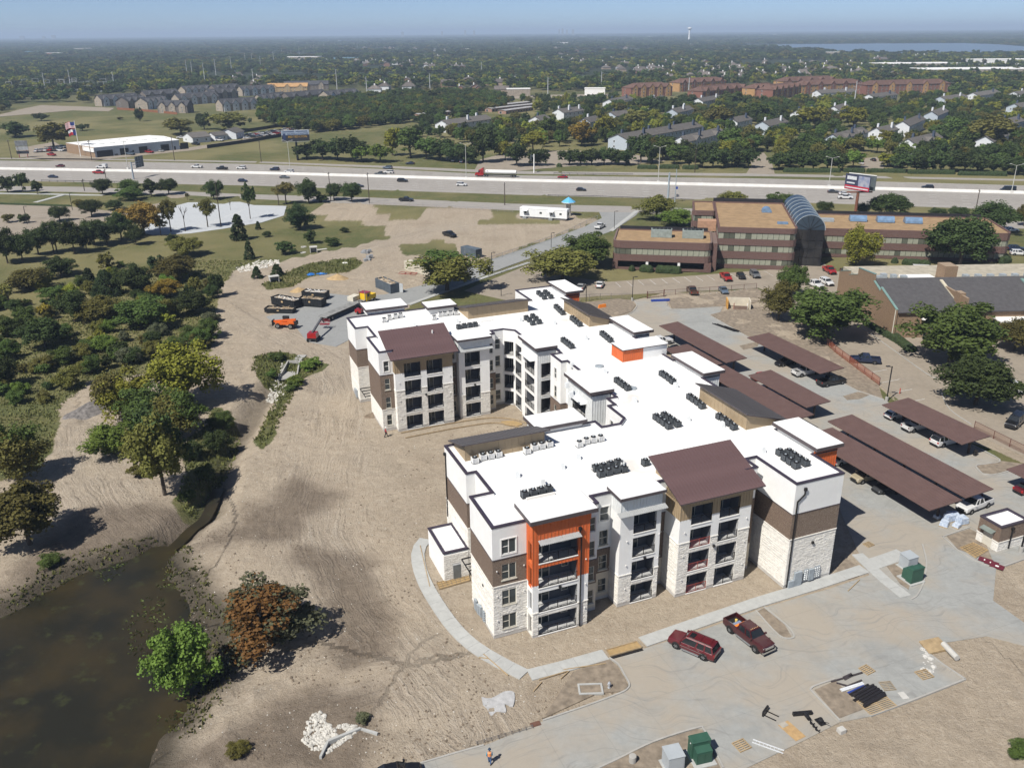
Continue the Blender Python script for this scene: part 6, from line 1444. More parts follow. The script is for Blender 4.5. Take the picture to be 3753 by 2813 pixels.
def rock_mesh(seed):
 rn=random.Random(seed);mb=MB();vs=[];n=7
 for k,(z,r) in enumerate(((-.4,.55),(0,1),(.45,.75))):
  for i in range(n):a_=2*PI*(i+.3*k)/n;q_=r*rn.uniform(.75,1.15);vs.append((math.cos(a_)*q_,math.sin(a_)*q_*.8,z*rn.uniform(.8,1.2)))
 vs.append((0,0,.75));fs=[(k*n+i,k*n+(i+1) % n,(k+1)*n+(i+1) % n,(k+1)*n+i) for k in range(2) for i in range(n)]+[(2*n+i,2*n+(i+1) % n,3*n) for i in range(n)]
 return vs,fs
ROCKS=[rock_mesh(k) for k in range(6)]
def rock_field(pts_fn,n,smin,smax,name,mt,seed):
 rn=random.Random(seed);mb=MB()
 for _ in range(n):
  p=pts_fn(rn)
  if p is None:continue
  s_=rn.uniform(smin,smax)*rn.uniform(.6,1.2);a_=rn.uniform(0,6.28);ca,sa=math.cos(a_),math.sin(a_);vs,fs=ROCKS[rn.randrange(6)];z=p[2] if len(p) > 2 else hgt(p[0],p[1])
  mb.raw([(p[0]+(x*ca-y*sa)*s_,p[1]+(x*sa+y*ca)*s_,z+(zz+.15)*s_*.8) for x,y,zz in vs],fs)
 return stuff(mb.build(name,mt))
def inpoly(px):
 poly=GP(px);xs=[p[0] for p in poly];ys=[p[1] for p in poly]
 def f(rn):
  for _ in range(20):
   x,y=rn.uniform(min(xs),max(xs)),rn.uniform(min(ys),max(ys))
   if float(poly_sd(np.array([x]),np.array([y]),poly)[0]) < 0:return (x,y)
 return f
rock_field(inpoly([(862,985),(900,975),(950,955),(1020,952),(1030,965),(960,985),(880,998)]),420,.18,.42,'rubble_heap',ROCK,1)
rock_field(inpoly([(985,1405),(1010,1370),(1030,1375),(1060,1400),(1040,1440),(1010,1470),(975,1440)]),300,.14,.34,'riprap',ROCK,2)
rock_field(inpoly([(1105,2700),(1125,2640),(1160,2598),(1195,2610),(1190,2640),(1230,2660),(1235,2690),(1200,2725),(1150,2740)]),420,.12,.26,'riprap',ROCK,3)
rock_field(inpoly([(1225,2660),(1260,2650),(1310,2660),(1300,2690),(1200,2755),(1185,2745),(1270,2690),(1265,2672)]),260,.1,.2,'riprap',ROCK,4)
rock_field(inpoly([(1040,1320),(1100,1312),(1130,1330),(1100,1330),(1050,1330),(1015,1370),(1005,1370)]),120,.14,.3,'riprap',ROCK,6)
rock_field(lambda rn:(lambda q:(q.x,q.y))(G(rn.uniform(700,2300),rn.uniform(1500,2780))) ,900,.03,.09,'scattered_stone',ROCK,7)
CLOD=mat('soil_clod',(.19,.15,.11),.95,.2,2)
def clodp(rn):
 q=G(rn.uniform(500,2300),rn.gauss(0,1)*0+rn.uniform(1350,2790));d=float(np.min([poly_sd(np.array([q.x]),np.array([q.y]),PAVE['site_drive'])[0],poly_sd(np.array([q.x]),np.array([q.y]),BUILD)[0]]))
 if d < .3:return None
 if fbm(np.array([q.x]),np.array([q.y]),5.,3,77)[0] < .46:return None
 return (q.x,q.y)
rock_field(clodp,7000,.04,.17,'soil_clods',CLOD,8)
# culvert with headwall and wing walls
A_,B_,C_,D_=G(1016,1374),G(1056,1330),G(1098,1332),G(1087,1366)
t0=thing('culvert','concrete box culvert with sloping wing walls and dark mouth','culvert',(0,0,0));cm=concrete('culvert_concrete',(.36,.355,.335),stain=.3);mb=MB()
def wing(a,c,za,zc,nm):
 d=(c-a).normalized();n=Vector((-d.y,d.x,0))*.14;m_=MB();m_.hexa([(p.x,p.y,-1.6) for p in (a-n,c-n,c+n,a+n)],[(a-n)[:2]+(za,) if False else ((a-n).x,(a-n).y,za),((c-n).x,(c-n).y,zc),((c+n).x,(c+n).y,zc),((a+n).x,(a+n).y,za)]);m_.build(nm,cm,t0)
wing(A_,B_,-.9,.55,'wing_wall');wing(D_,C_,-.5,.55,'wing_wall')
d=(C_-B_).normalized();n=Vector((-d.y,d.x,0));hw=MB();L=(C_-B_).length
for s0,s1,z0,z1 in ((0,.35,-1.6,.55),(L-.35,L,-1.6,.55),(0,L,.05,.6)):
 a,c=B_+d*s0,B_+d*s1;hw.hexa([(p.x,p.y,z0) for p in (a-n*.15,c-n*.15,c+n*.15,a+n*.15)],[(p.x,p.y,z1) for p in (a-n*.15,c-n*.15,c+n*.15,a+n*.15)])
hw.build('headwall',cm,t0);MB().hexa([(p.x,p.y,-1.2) for p in (A_,D_,C_,B_)],[(A_.x,A_.y,-1.02),(D_.x,D_.y,-1.02),(C_.x,C_.y,-.98),(B_.x,B_.y,-.98)]).build('apron',cm,t0)
tn=MB()
for z in (0.1,):
 a,c=B_+d*.35,B_+d*(L-.35);e=n*5 if n.y > 0 else -n*5
 tn.quad(a+Vector((0,0,-1)),a+e+Vector((0,0,-1)),a+e+Vector((0,0,z)),a+Vector((0,0,z)));tn.quad(c+Vector((0,0,-1)),c+e+Vector((0,0,-1)),c+e+Vector((0,0,z)),c+Vector((0,0,z)));tn.quad(a+Vector((0,0,z)),c+Vector((0,0,z)),c+e+Vector((0,0,z)),a+e+Vector((0,0,z)));tn.quad(a+e+Vector((0,0,-1)),c+e+Vector((0,0,-1)),c+e+Vector((0,0,z)),a+e+Vector((0,0,z)))
tn.build('barrel',cm,t0)
p=GG(1262,2695);t0=thing('outfall_headwall','white angled concrete outfall ringed by white rock','headwall',p,math.radians(30))
MB().box(-1.7,1.7,-.14,.14,-.6,.35).build('headwall',C_WALK,t0);wv=MB().box(0,1.9,-.12,.12,-.6,.25).mesh('wing_wall',C_WALK);o=obj('wing_wall',wv,t0,(-1.7,0,0),math.radians(-130));o=obj('wing_wall',wv,t0,(1.7,0,0),math.radians(-50));MB().box(-.9,.9,-.5,-.16,-.5,-.1).build('apron',SOIL,t0)
# precast boxes, tarps, block stack, frames
PREC=concrete('precast_concrete',(.48,.47,.44),stain=.2)
def precast(px,py,ang,label,w=2.6,d_=1.6,h=1.5):
 t0=thing('precast_inlet',label,'concrete box',GG(px,py),ang);m_=MB()
 for x0,x1,y0,y1 in ((-w/2,-w/2+.2,-d_/2,d_/2),(w/2-.2,w/2,-d_/2,d_/2),(-w/2,w/2,d_/2-.2,d_/2)):m_.box(x0,x1,y0,y1,0,h)
 m_.build('walls',PREC,t0);l=MB();l.box(-w/2-.08,w/2+.08,-d_/2-.08,d_/2+.08,h,h+.2);l.build('lid',PREC,t0)
precast(1005,1030,math.radians(28),'pale precast concrete inlet box by two small cedars');precast(1150,926,math.radians(15),'pale precast concrete box with arched opening in the grass',2.2,1.8,1.6)
tag(MB().box(-1.6,1.6,-.6,.6,0,.12).build('concrete_plank',PREC,loc=GG(1180,916),rz=.5),'pale concrete plank lying beside the precast box','plank');tag(MB().lathe([(.9,0),(.9,.25),(.6,.25),(.6,.02)],n=18).build('manhole_ring',PREC,loc=GG(1113,904)),'flat concrete manhole ring lying in the grass','ring');tag(MB().lathe([(.9,0),(.9,.2),(.65,.2),(.65,.02)],n=18).build('manhole_ring',PREC,loc=GG(1111,927)),'open concrete manhole ring beside the precast box','ring')
BLU=mat('blue_tarp',(.03,.20,.58),.5,.2,2)
def crumple(px,py,rx,ry,h,mt,name,label,cat,seed=0):
 p=GG(px,py);mb=MB();n=12;rn=random.Random(seed);g=[[None]*(n+1) for _ in range(n+1)]
 for i in range(n+1):
  for j in range(n+1):
   x,y=(i/n-.5)*2,(j/n-.5)*2;r_=max(0,1-(x*x+y*y)*.6);g[i][j]=(x*rx*(1+.2*rn.uniform(-1,1)),y*ry*(1+.2*rn.uniform(-1,1)),h*r_*rn.uniform(.3,1.2)+.02)
 for i in range(n):
  for j in range(n):
   if math.hypot(i-n/2+.5,j-n/2+.5) < n*.52:mb.quad(g[i][j],g[i+1][j],g[i+1][j+1],g[i][j+1])
 o=mb.build(name,mt,None,False,p);sd=o.modifiers.new('sheet_thickness','SOLIDIFY');sd.thickness=.02;return tag(o,label,cat)
crumple(1140,1010,1.0,1.1,.7,BLU,'tarp','bunched blue tarp nearer the dumpsters','tarp',1);crumple(1180,1007,1.5,.9,.45,BLU,'tarp','spread blue tarp nearer the big sand heap','tarp',2);crumple(1265,965,.8,.5,.35,FRAMEW,'plastic_sheet','crumpled white plastic in the weeds','plastic sheet',3)
rn=random.Random(5)
for i in range(9):
 q=GG(1342+rn.uniform(-12,20),938+rn.uniform(-18,20));tag(MB().box(-.55,.55,-.45,.45,0,rn.uniform(.5,1.1)).build('block_pallet',mat('grey_block',(.30,.31,.32),.9,.15,2),loc=q,rz=rn.uniform(0,3)),'grey block pallet in the jumbled stack on the dirt lot','pallet','jumbled grey block pallets')
t0=thing('steel_rack','rusty red steel frame lying before the cream container','frame',GG(1495,1002),math.radians(-12));
for y in (-.9,.9):MB().box(-2.6,2.6,y-.07,y+.07,.1,.24).build('rail',REDM,t0)
for x in (-2.5,-.8,.8,2.5):MB().box(x-.06,x+.06,-.9,.9,.1,.22).build('crossbar',REDM,t0)
# ------------------------------------------------------------------ transformers, hydrant, concrete bits
GRN=mat('transformer_green',(.035,.095,.065),.5,.08,1);CABG=mat('cabinet_grey',(.36,.39,.41),.5,.05,1)
def transformer(px,py,ang,label):
 p=GG(px,py);p.z=max(p.z,.06);t0=thing('transformer',label,'transformer',p,ang);MB().box(-1.15,1.15,-1.3,1.1,-.2,.12).build('pad',C_WALK,t0)
 MB().box(-.95,.95,-.1,.8,.12,2.0).build('tank',GRN,t0);MB().hexa([(-1.0,-.15,2.0),(1.0,-.15,2.0),(1.0,.85,2.0),(-1.0,.85,2.0)],[(-.95,-.05,2.12),(.95,-.05,2.12),(.95,.8,2.18),(-.95,.8,2.18)]).build('lid',GRN,t0)
 MB().hexa([(-.8,-.9,.12),(.8,-.9,.12),(.8,-.1,.12),(-.8,-.1,.12)],[(-.8,-.85,1.45),(.8,-.85,1.45),(.8,-.1,1.6),(-.8,-.1,1.6)]).build('terminal_cabinet',GRN,t0);MB().box(-.72,-.02,-.92,-.9,.25,1.35).build('door',GRN,t0);MB().box(.02,.72,-.92,-.9,.25,1.35).build('door',GRN,t0);MB().cyl((-.97,.3,1.7),(-.95,.3,1.7),.07,.07,10).build('warning_label',FRAMEW,t0)
def cabinet(px,py,ang,label):
 p=GG(px,py);p.z=max(p.z,.06);t0=thing('switch_cabinet',label,'cabinet',p,ang);MB().box(-1.0,1.0,-1.0,1.0,-.2,.1).build('pad',C_WALK,t0);MB().box(-.8,.8,-.75,.75,.1,1.75).build('casing',CABG,t0);MB().hexa([(-.85,-.8,1.75),(.85,-.8,1.75),(.85,.8,1.75),(-.85,.8,1.75)],[(-.85,-.8,1.8),(.85,-.8,1.8),(.85,.8,1.92),(-.85,.8,1.92)]).build('lid',CABG,t0);MB().box(-.7,.7,-.77,-.75,.2,1.65).build('door',CABG,t0)
transformer(2565,2775,math.radians(15),'green pad transformer on the sandy bed beside a concrete post');cabinet(2465,2808,math.radians(15),'grey switch cabinet beside the lower green transformer')
transformer(3340,2125,math.radians(22+180),'green pad transformer on the kerbed nose beside the tower walk');cabinet(3325,2078,math.radians(22),'grey switch cabinet behind the green transformer by the tower walk')
tag(MB().lathe([(.36,0),(.36,.8),(.33,.83)],n=16).build('concrete_footing',C_KERB,loc=GG(2318,2790)),'upright round concrete footing with bolts by the grey switch cabinet','footing')
p=GG(2232,2520);p.z=.07;t0=thing('fire_hydrant','silver fire hydrant on the kerbed dirt nose','hydrant',p);SILV=mat('hydrant_silver',(.55,.57,.6),.35,.08,metal=.5)
MB().lathe([(.17,0),(.17,.06),(.11,.07),(.11,.52),(.16,.54),(.15,.62),(.06,.76),(.04,.82)],n=14).build('barrel',SILV,t0)
for a_ in (0,PI,-PI/2):MB().cyl((0,0,.42),(math.cos(a_)*.2,math.sin(a_)*.2,.42),.06,.065,10).build('outlet',SILV,t0)
p=GG(2164,2526);p.z=.07;t0=thing('concrete_pad','square concrete inlet frame set in the dirt nose','concrete pad',p,SITE_A-.35)
for x0,x1,y0,y1 in ((-1.3,-1.1,-.8,.8),(1.1,1.3,-.8,.8),(-1.1,1.1,-.8,-.6),(-1.1,1.1,.6,.8)):MB().box(x0,x1,y0,y1,-.1,.12).build('edge',C_WALK,t0)
MB().box(-1.1,1.1,-.6,.6,-.1,.03).build('infill',SOIL,t0)
tag(MB().box(-.5,.5,-.3,.3,0,.05).build('drain_grate',mat('rust_grate',(.14,.07,.05),.8),loc=G(1963,2652,.03),rz=.35),'rusty drain grate at the kerb of the drive','grate')
o=strip(GP([(2240,2411),(2356,2379)]),.38,.0,.045,'trench_drain',BLACKM);tag(o,'black trench drain along the missing walk panel','drain')
a=G(1746,2724);c=G(1952,2664);t0=thing('rebar_cage','long rebar cage laid along the drive edge','rebar',(a.x,a.y,.05));d=c-a;n=Vector((-d.y,d.x,0)).normalized()*.12
for s_ in (-1,1):MB().bar(n*s_+Vector((0,0,.1)),d+n*s_+Vector((0,0,.1)),.03).build('bar',RUSTY,t0)
for k in range(9):q=d*(k/8);MB().bar(q-n*2+Vector((0,0,.06)),q+n*2+Vector((0,0,.2)),.035).build('tie',RUSTY,t0)
def form_bed(px,label,nx_,ny_,bars=True):
 q=[G(x,y) for x,y in px];t0=thing('formwork_bed',label,'formwork',q[0]);o0=q[0];pts=[p-o0 for p in q];MB().hexa([(p.x,p.y,-.05) for p in pts],[(p.x,p.y,.09) for p in pts]).build('sand_bed',mat('bedding_sand',(.36,.25,.12),.95,.12,2),t0)
 for i in range(4):a,c=pts[i],pts[(i+1) % 4];MB().bar(a+Vector((0,0,.12)),c+Vector((0,0,.12)),.06,.16).build('form_board',LUM,t0)
 for i in range(1,nx_):a,c=pts[0].lerp(pts[1],i/nx_),pts[3].lerp(pts[2],i/nx_);MB().bar(a+Vector((0,0,.13)),c+Vector((0,0,.13)),.025).build('rebar',RUSTY,t0)
 for i in range(1,ny_):a,c=pts[0].lerp(pts[3],i/ny_),pts[1].lerp(pts[2],i/ny_);MB().bar(a+Vector((0,0,.15)),c+Vector((0,0,.15)),.025).build('rebar',RUSTY,t0)
form_bed([(1610,2160),(1722,2128),(1716,2106),(1600,2138)],'sand bed with rebar grid and form boards beside the annex',7,3);form_bed([(3518,2008),(3575,2046),(3622,2018),(3566,1990)],'sand bed with rebar grid before the brick utility hut',6,6)
form_bed([(2236,2406),(2352,2374),(2334,2352),(2222,2384)],'missing walk panel filled with tan sand beside the trench drain',1,1)
for i,(x,y) in enumerate(((3612,2052),(3634,2062),(3654,2074))):
 t0=thing('steel_plate',('dark red steel plate first beside the rebar grid by the hut','dark red steel plate in the middle of three by the hut','dark red steel plate at the kerb end of three by the hut')[i],'steel plate',G(x,y,.09+i*.03),SITE_A+.5);MB().box(-.55,.55,-.8,.8,0,.05).build('plate',mat('plate_maroon',(.13,.02,.035),.55,.1),t0);MB().box(-.16,.16,-.2,.2,.05,.056).build('label',FRAMEW,t0)
# curved form boards in the court
cv=smooth_line(GP([(1470,1588),(1560,1570),(1680,1548),(1800,1532),(1880,1538),(1930,1552)]),5);t0=thing('curved_formwork','curved timber path formwork on the dirt of the court','formwork',(cv[0].x,cv[0].y,0));o0=cv[0]
for off in (0,2.2):
 l=offset_line(cv,-off)
 for a,c in zip(l[:-1],l[1:]):MB().bar((a.x-o0.x,a.y-o0.y,.12),(c.x-o0.x,c.y-o0.y,.12),.06,.18).build('form_board',LUM,t0)
tag(MB().prism([(p.x,p.y) for p in smooth_line(GP([(1835,1545),(1880,1542),(1915,1553),(1890,1562),(1850,1556)]),3)],0,.08).build('sand_patch',mat('bedding_sand',(.4,.27,.11))),'patch of orange bedding sand inside the curved formwork','sand')
# loose form boards, stakes
for k,(p_,q_,l) in enumerate((((1772,2398),(1862,2476),'long form board along the outside of the curved walk'),((1975,2492),(2080,2460),'form board beside the straight walk'),((2065,2455),(2220,2432),'longer form board by the walk end'),((1955,2535),(1985,2500),'short form board near the walk corner'),((2055,2488),(2085,2460),'short cross board beside the walk'),((1755,2410),(1790,2415),'scrap board by the curved walk'),((3108,2166),(3150,2126),'pale board lying on the drive before the tower'),((1540,2000),(1575,2150),'edge board along the inside of the curved walk'))):
 a,c=G(*p_),G(*q_);a.z=max(.03,hgt(a.x,a.y))+.07;c.z=max(.03,hgt(c.x,c.y))+.07;o=MB().bar((0,0,0),c-a,.09,.12).build('form_board',LUM,loc=a);tag(o,l,'board')
o=MB();poly=smooth_line(GP([(1765,2555),(1800,2560),(1850,2535),(1885,2540),(1880,2590),(1850,2580),(1855,2610),(1820,2610),(1800,2625),(1785,2600),(1770,2585)]),3);o.prism([(p.x,p.y) for p in poly],-.3,.14);tag(o.build('concrete_spill',mat('washout_concrete',(.42,.42,.42),.9,.12,2,.6,8)),'splash of pale hardened washout concrete on the dirt','concrete spill')
# ------------------------------------------------------------------ material laydown on the drive
def pallet(px,py,ang,label,w=1.25,l=1.25,z=.03,mt=None):
 p=G(px,py);t0=thing('pallet',label,'pallet',(p.x,p.y,z),ang);mt=mt or LUM;n=max(6,int(l/.2))
 sm_=MB().box(-w/2,w/2,-.05,.05,.1,.125).mesh('deck_board',mt);bm_=MB().box(-.045,.045,-l/2,l/2,.02,.1).mesh('stringer',mt);lb=MB().box(-w/2,w/2,-.05,.05,0,.02).mesh('bottom_board',mt)
 for i in range(n):obj('deck_board',sm_,t0,(0,-l/2+.05+(l-.1)*i/(n-1),0))
 for x in (-w/2+.05,0,w/2-.05):obj('stringer',bm_,t0,(x,0,0))
 for y in (-l/2+.05,0,l/2-.05):obj('bottom_board',lb,t0,(0,y,0))
 return t0
pallet(3177,2455,.5,'broken wooden pallet at the far end of the pipe piles');pallet(3387,2472,.3,'wooden pallet lying alone by the far kerb',1.5,1.3);pallet(3252,2514,.1,'grey wooden pallet between the pipe piles and far kerb',1.3,1.3,mt=mat('grey_wood',(.33,.28,.21),.9,.15,3));pallet(3213,2580,SITE_A,'long wooden pallet carrying black pipes',3.4,2.1);pallet(2718,2732,.45,'wooden pallet beside the white ladder',1.4,1.3);pallet(3183,1996,.5,'wooden pallet on the drive in the tower shadow edge',1.2,1.0)
PVCB=mat('black_plastic_pipe',(.022,.02,.022),.45,.1);PVCW=mat('white_plastic_pipe',(.62,.64,.66),.45,.06);PVCU=mat('blue_plastic_pipe',(.03,.06,.28),.45,.05);ALU=mat('brown_trim_metal',(.06,.05,.052),.45,.1)
def pipes(a,c,n,r,mt,label,z=.03,gap=1.05):
 A,C=G(*a),G(*c);d=C-A;nv=Vector((-d.y,d.x,0)).normalized()
 for i in range(n):
  o=MB().cyl((0,0,0),d,r,None,10).build('pipe',mt,loc=A+nv*(i*r*2*gap)+Vector((0,0,z+r)));tag(o,label,'pipe',label+' group' if n > 1 else None)
pipes((3168,2586),(3240,2546),5,.16,PVCB,'black plastic pipe stacked on the long pallet',.155);pipes((3165,2594),(3243,2552),1,.16,PVCB,'black plastic pipe along the edge of the long pallet',.155)
pipes((3084,2534),(3165,2508),2,.1,PVCW,'white plastic pipe in the pipe pile');pipes((3112,2544),(3170,2518),2,.09,PVCU,'blue plastic pipe in the pipe pile');pipes((3120,2552),(3188,2515),2,.11,PVCB,'black pipe beside the blue pipes');pipes((3132,2572),(3162,2555),2,.09,PVCB,'short black pipe beside the long pallet')
for i,(a,c) in enumerate((((3046,2500),(3160,2466)),((3065,2504),(3102,2514)),((3095,2492),(3125,2476)),((3100,2518),(3158,2494)),((3090,2484),(3120,2470)))):
 A,C=G(*a),G(*c);tag(MB().bar((0,0,.09),C-A+Vector((0,0,.09)),.16,.12).build('trim_length',ALU,loc=A+Vector((0,0,.03))),'length of dark brown metal trim laid out by the kerbed bed','metal trim','dark metal trim lengths')
A,C=G(3455,2367),G(3506,2420);tag(MB().cyl((0,0,.36),C-A+Vector((0,0,.36)),.33,None,16).build('concrete_pipe',PREC,loc=A),'grey concrete pipe lying on the dirt beyond the drive','pipe')
tag(MB().hexa([(-1.4,-1,0),(1.3,-1.1,0),(1.5,.9,0),(-.9,1.1,0)],[(-1.4,-1,.18),(1.3,-1.1,.3),(1.5,.9,.3),(-.9,1.1,.15)]).build('broken_slab',mat('tan_slab',(.38,.28,.16),.9,.15,1.5),loc=G(3418,2368),rz=.3),'broken tan concrete slab beside the grey concrete pipe','slab')
rock_field(inpoly([(3365,2370),(3395,2375),(3425,2440),(3420,2470),(3370,2470),(3390,2410)]),40,.12,.34,'broken_concrete',PREC,12)
tag(MB().box(-.65,.65,-1.2,1.2,0,.03).build('plywood_sheet',mat('fresh_plywood',(.44,.29,.14),.8,.12,2),loc=G(2902,2676,.036),rz=math.radians(28)),'fresh orange brown plywood sheet on the concrete','plywood');tag(MB().box(-.4,.4,-.3,.3,0,.06).build('cardboard_sheet',mat('cardboard_grey',(.38,.35,.3),.9,.1),loc=G(2872,2655,.034),rz=.5),'flattened grey cardboard beside the plywood sheet','cardboard')
t0=thing('ladder','white ladder lying flat near a pallet','ladder',G(2758,2714,.05),az((2758,2714),(2872,2755)));L=(G(2872,2755)-G(2758,2714)).length
for y in (-.2,.2):MB().box(0,L,y-.03,y+.03,0,.09).build('stile',PVCW,t0)
for k in range(1,int(L/.35)):MB().box(k*.35-.02,k*.35+.02,-.2,.2,.03,.06).build('rung',PVCW,t0)
def auger(px,py,ang,label):
 t0=thing('auger_attachment',label,'attachment',G(px,py,.03),ang);MB().box(-1.0,1.0,-.15,.15,.05,.4).build('mount_frame',BLACKM,t0);MB().cyl((.2,-.1,.3),(.3,-.9,.3),.22,.2,12).build('drive_motor',BLACKM,t0);MB().cyl((.3,-.9,.26),(.6,-2.6,.2),.06,.05,8).build('auger_shaft',BLACKM,t0)
 fl=MB()
 for k in range(30):t_=k/30;a0,a1=t_*20,(t_+1/30)*20;c0=Vector((.35+.25*t_,-1.1-1.4*t_,.24));c1=Vector((.35+.25*(t_+1/30),-1.1-1.4*(t_+1/30),.24));r_=.22;fl.quad(c0,c1,c1+Vector((math.cos(a1)*r_,0,math.sin(a1)*r_)),c0+Vector((math.cos(a0)*r_,0,math.sin(a0)*r_)))
 fl.build('auger_flight',BLACKM,t0)
auger(2940,2618,.1,'black auger attachment lying on the concrete');
t0=thing('pallet_fork_attachment','black pallet fork frame lying on the concrete','attachment',G(2804,2612,.03),.9);MB().box(-.6,.6,-.1,.1,0,.6).build('back_frame',BLACKM,t0)
for x in (-.35,.35):MB().box(x-.05,x+.05,-1.3,0,.02,.08).build('fork',BLACKM,t0)
t0=thing('plate_compactor','small black plate compactor beside the auger','compactor',G(3006,2646,.03),.4);MB().hexa([(-.3,-.4,0),(.3,-.4,0),(.3,.4,0),(-.3,.4,0)],[(-.36,-.5,.14),(.36,-.5,.14),(.36,.5,.14),(-.36,.5,.14)]).build('base_plate',BLACKM,t0);MB().lathe([(.22,.14),(.25,.4),(.18,.55)],n=12).build('engine',TRIM,t0);MB().bar((0,-.3,.4),(0,-1.1,.85),.05).build('handle',BLACKM,t0)
tag(MB().box(-.35,.35,-.3,.3,0,.45).build('concrete_block',PREC,loc=GG(3083,2680),rz=.4),'pale concrete block on the dirt beside the compactor','block');tag(MB().box(-.35,.35,-.5,.5,0,.06).build('concrete_paver',PREC,loc=G(3311,2548,.035),rz=.2),'flat pale concrete paver near the grey pallet','paver')
# wrapped pallets by the carport end
WRAP=mat('shrink_wrap',(.55,.60,.66),.25,.25,2.5,c2=(.28,.36,.50))
for i,(x,y,w,d_,h,r,l) in enumerate(((3477,1908,1.5,1.0,1.1,.4,'tall shrink wrapped pallet against the carport column'),(3460,1925,1.3,1.1,.7,.9,'low shrink wrapped pallet with long boxes'),(3490,1898,1.6,1.1,.9,0,'shrink wrapped pallet at the back of the group'),(3524,1916,1.3,1.2,1.05,.3,'square shrink wrapped pallet standing apart'),(3505,1930,1.0,.9,.55,.7,'half opened blue wrapped pallet'),(3435,1898,1.0,.8,.5,.5,'small wrapped pallet under the carport end'))):
 t0=thing('wrapped_pallet',l,'pallet',G(x,y,.03),r);MB().box(-w/2,w/2,-d_/2,d_/2,0,.14).build('pallet_base',LUM,t0);rn=random.Random(i);m_=MB();m_.hexa([(-w/2,-d_/2,.14),(w/2,-d_/2,.14),(w/2,d_/2,.14),(-w/2,d_/2,.14)],[(-w/2+rn.uniform(0,.1),-d_/2+.05,h),(w/2-.05,-d_/2+rn.uniform(0,.1),h-.1),(w/2-.06,d_/2-.04,h),(-w/2+.04,d_/2-.08,h+.05)]);m_.build('wrapped_goods',WRAP,t0)
# dumpster enclosure, pipe rack, blue bundle, orange barrier, bin
p=G(2705,1128);t0=thing('bin_enclosure','cream block bin enclosure with open front and orange side','enclosure',(p.x,p.y,.03),math.radians(-8));ENC=mat('cream_block',(.58,.53,.43),.9,.08,1)
MB().box(-2.6,2.6,1.8,2.05,0,2.1).build('rear_wall',ENC,t0);MB().box(-2.85,-2.6,-1.4,2.05,0,2.1).build('side_wall',mat('orange_render',(.62,.33,.08),.8),t0);MB().box(2.6,2.85,-1.4,2.05,0,2.1).build('side_wall',ENC,t0);MB().box(-1.2,2.0,-1.5,-1.3,0,.9).build('front_wall',mat('brown_block',(.20,.14,.11),.9),t0)
for x in (-1.2,2.0):MB().cyl((x,-1.4,0),(x,-1.4,1.6),.09,.09,8).build('gate_post',REDM if x < 0 else FRAMEW,t0)
for i in range(7):
 A,C=G(2610+i*9,1187+i*2.5),G(2690+i*4,1216+i*.5);tag(MB().bar((0,0,.2+.1*(i % 3)),C-A+Vector((0,0,.2+.1*(i % 3))),.1,.14).build('steel_section',BLACKM,loc=A),'black steel section stacked along the dirt bed edge','steel section','black steel sections by the dirt bed')
tag(MB().box(-2.4,2.4,-.35,.35,0,.45).build('pipe_bundle',PVCU,loc=G(2420,1103,.03),rz=.12),'blue wrapped pipe bundle lying before the gate','bundle')
tag(MB().hexa([(-1.1,-.3,0),(1.1,-.3,0),(1.1,.3,0),(-1.1,.3,0)],[(-1.0,-.12,1.05),(1.0,-.12,1.05),(1.0,.12,1.05),(-1.0,.12,1.05)]).build('traffic_barrier',mat('orange_plastic',(.75,.22,.03)),loc=GG(2207,1127),rz=.5),'bright orange plastic traffic barrier by the far grey shed roof','barrier')
tag(MB().lathe([(.28,0),(.33,.9),(.36,.95),(.3,1.0)],n=12).build('wheeled_bin',BLACKM,loc=G(3573,1668,.03)),'black bin beside the low end of the fenceside carport','bin')
# ------------------------------------------------------------------ fences
def mesh_mat(name,c,alpha):
 mt,t,b=nodes_of(name);b.inputs['Base Color'].default_value=tuple(c)+(1,);tr=t.nodes.new('ShaderNodeBsdfTransparent');mx=t.nodes.new('ShaderNodeMixShader');out=[n for n in t.nodes if n.type == 'OUTPUT_MATERIAL'][0]
 P_=coords(t);n_=tex_noise(t,P_,3.0,3);t.links.new(ramp(t,n_,.2,1.4/alpha-.6),mx.inputs[0]) if False else None
 mx.inputs[0].default_value=alpha;t.links.new(tr.outputs[0],mx.inputs[1]);t.links.new(b.outputs[0],mx.inputs[2]);t.links.new(mx.outputs[0],out.inputs[0]);return mt
ORM=mesh_mat('orange_safety_mesh',(.36,.11,.06),.55);WIRE=mesh_mat('chain_link_mesh',(.28,.24,.22),.18);PICK=mat('fence_post_maroon',(.10,.03,.025),.6,.1)
def fence(px,h,label,mt,post_mt,step=3.0,rail=True):
 pts=GP(px);o0=Vector((pts[0][0],pts[0][1],0));t0=thing('mesh_fence',label,'fence',o0);pm=MB().cyl((0,0,-.1),(0,0,h+.05),.05,None,6).mesh('post',post_mt)
 for a,c in zip(pts[:-1],pts[1:]):
  a=Vector((a[0],a[1],0))-o0;c=Vector((c[0],c[1],0))-o0;d=c-a;n=max(1,round(d.length/step))
  for i in range(n):
   p,q=a+d*(i/n),a+d*((i+1)/n);obj('post',pm,t0,p);MB().quad(p+Vector((0,0,.08)),q+Vector((0,0,.08)),q+Vector((0,0,h)),p+Vector((0,0,h))).build('mesh_panel',mt,t0)
  if rail:MB().bar(a+Vector((0,0,h)),c+Vector((0,0,h)),.05).build('top_rail',post_mt,t0)
 obj('post',pm,t0,Vector((pts[-1][0],pts[-1][1],0))-o0)
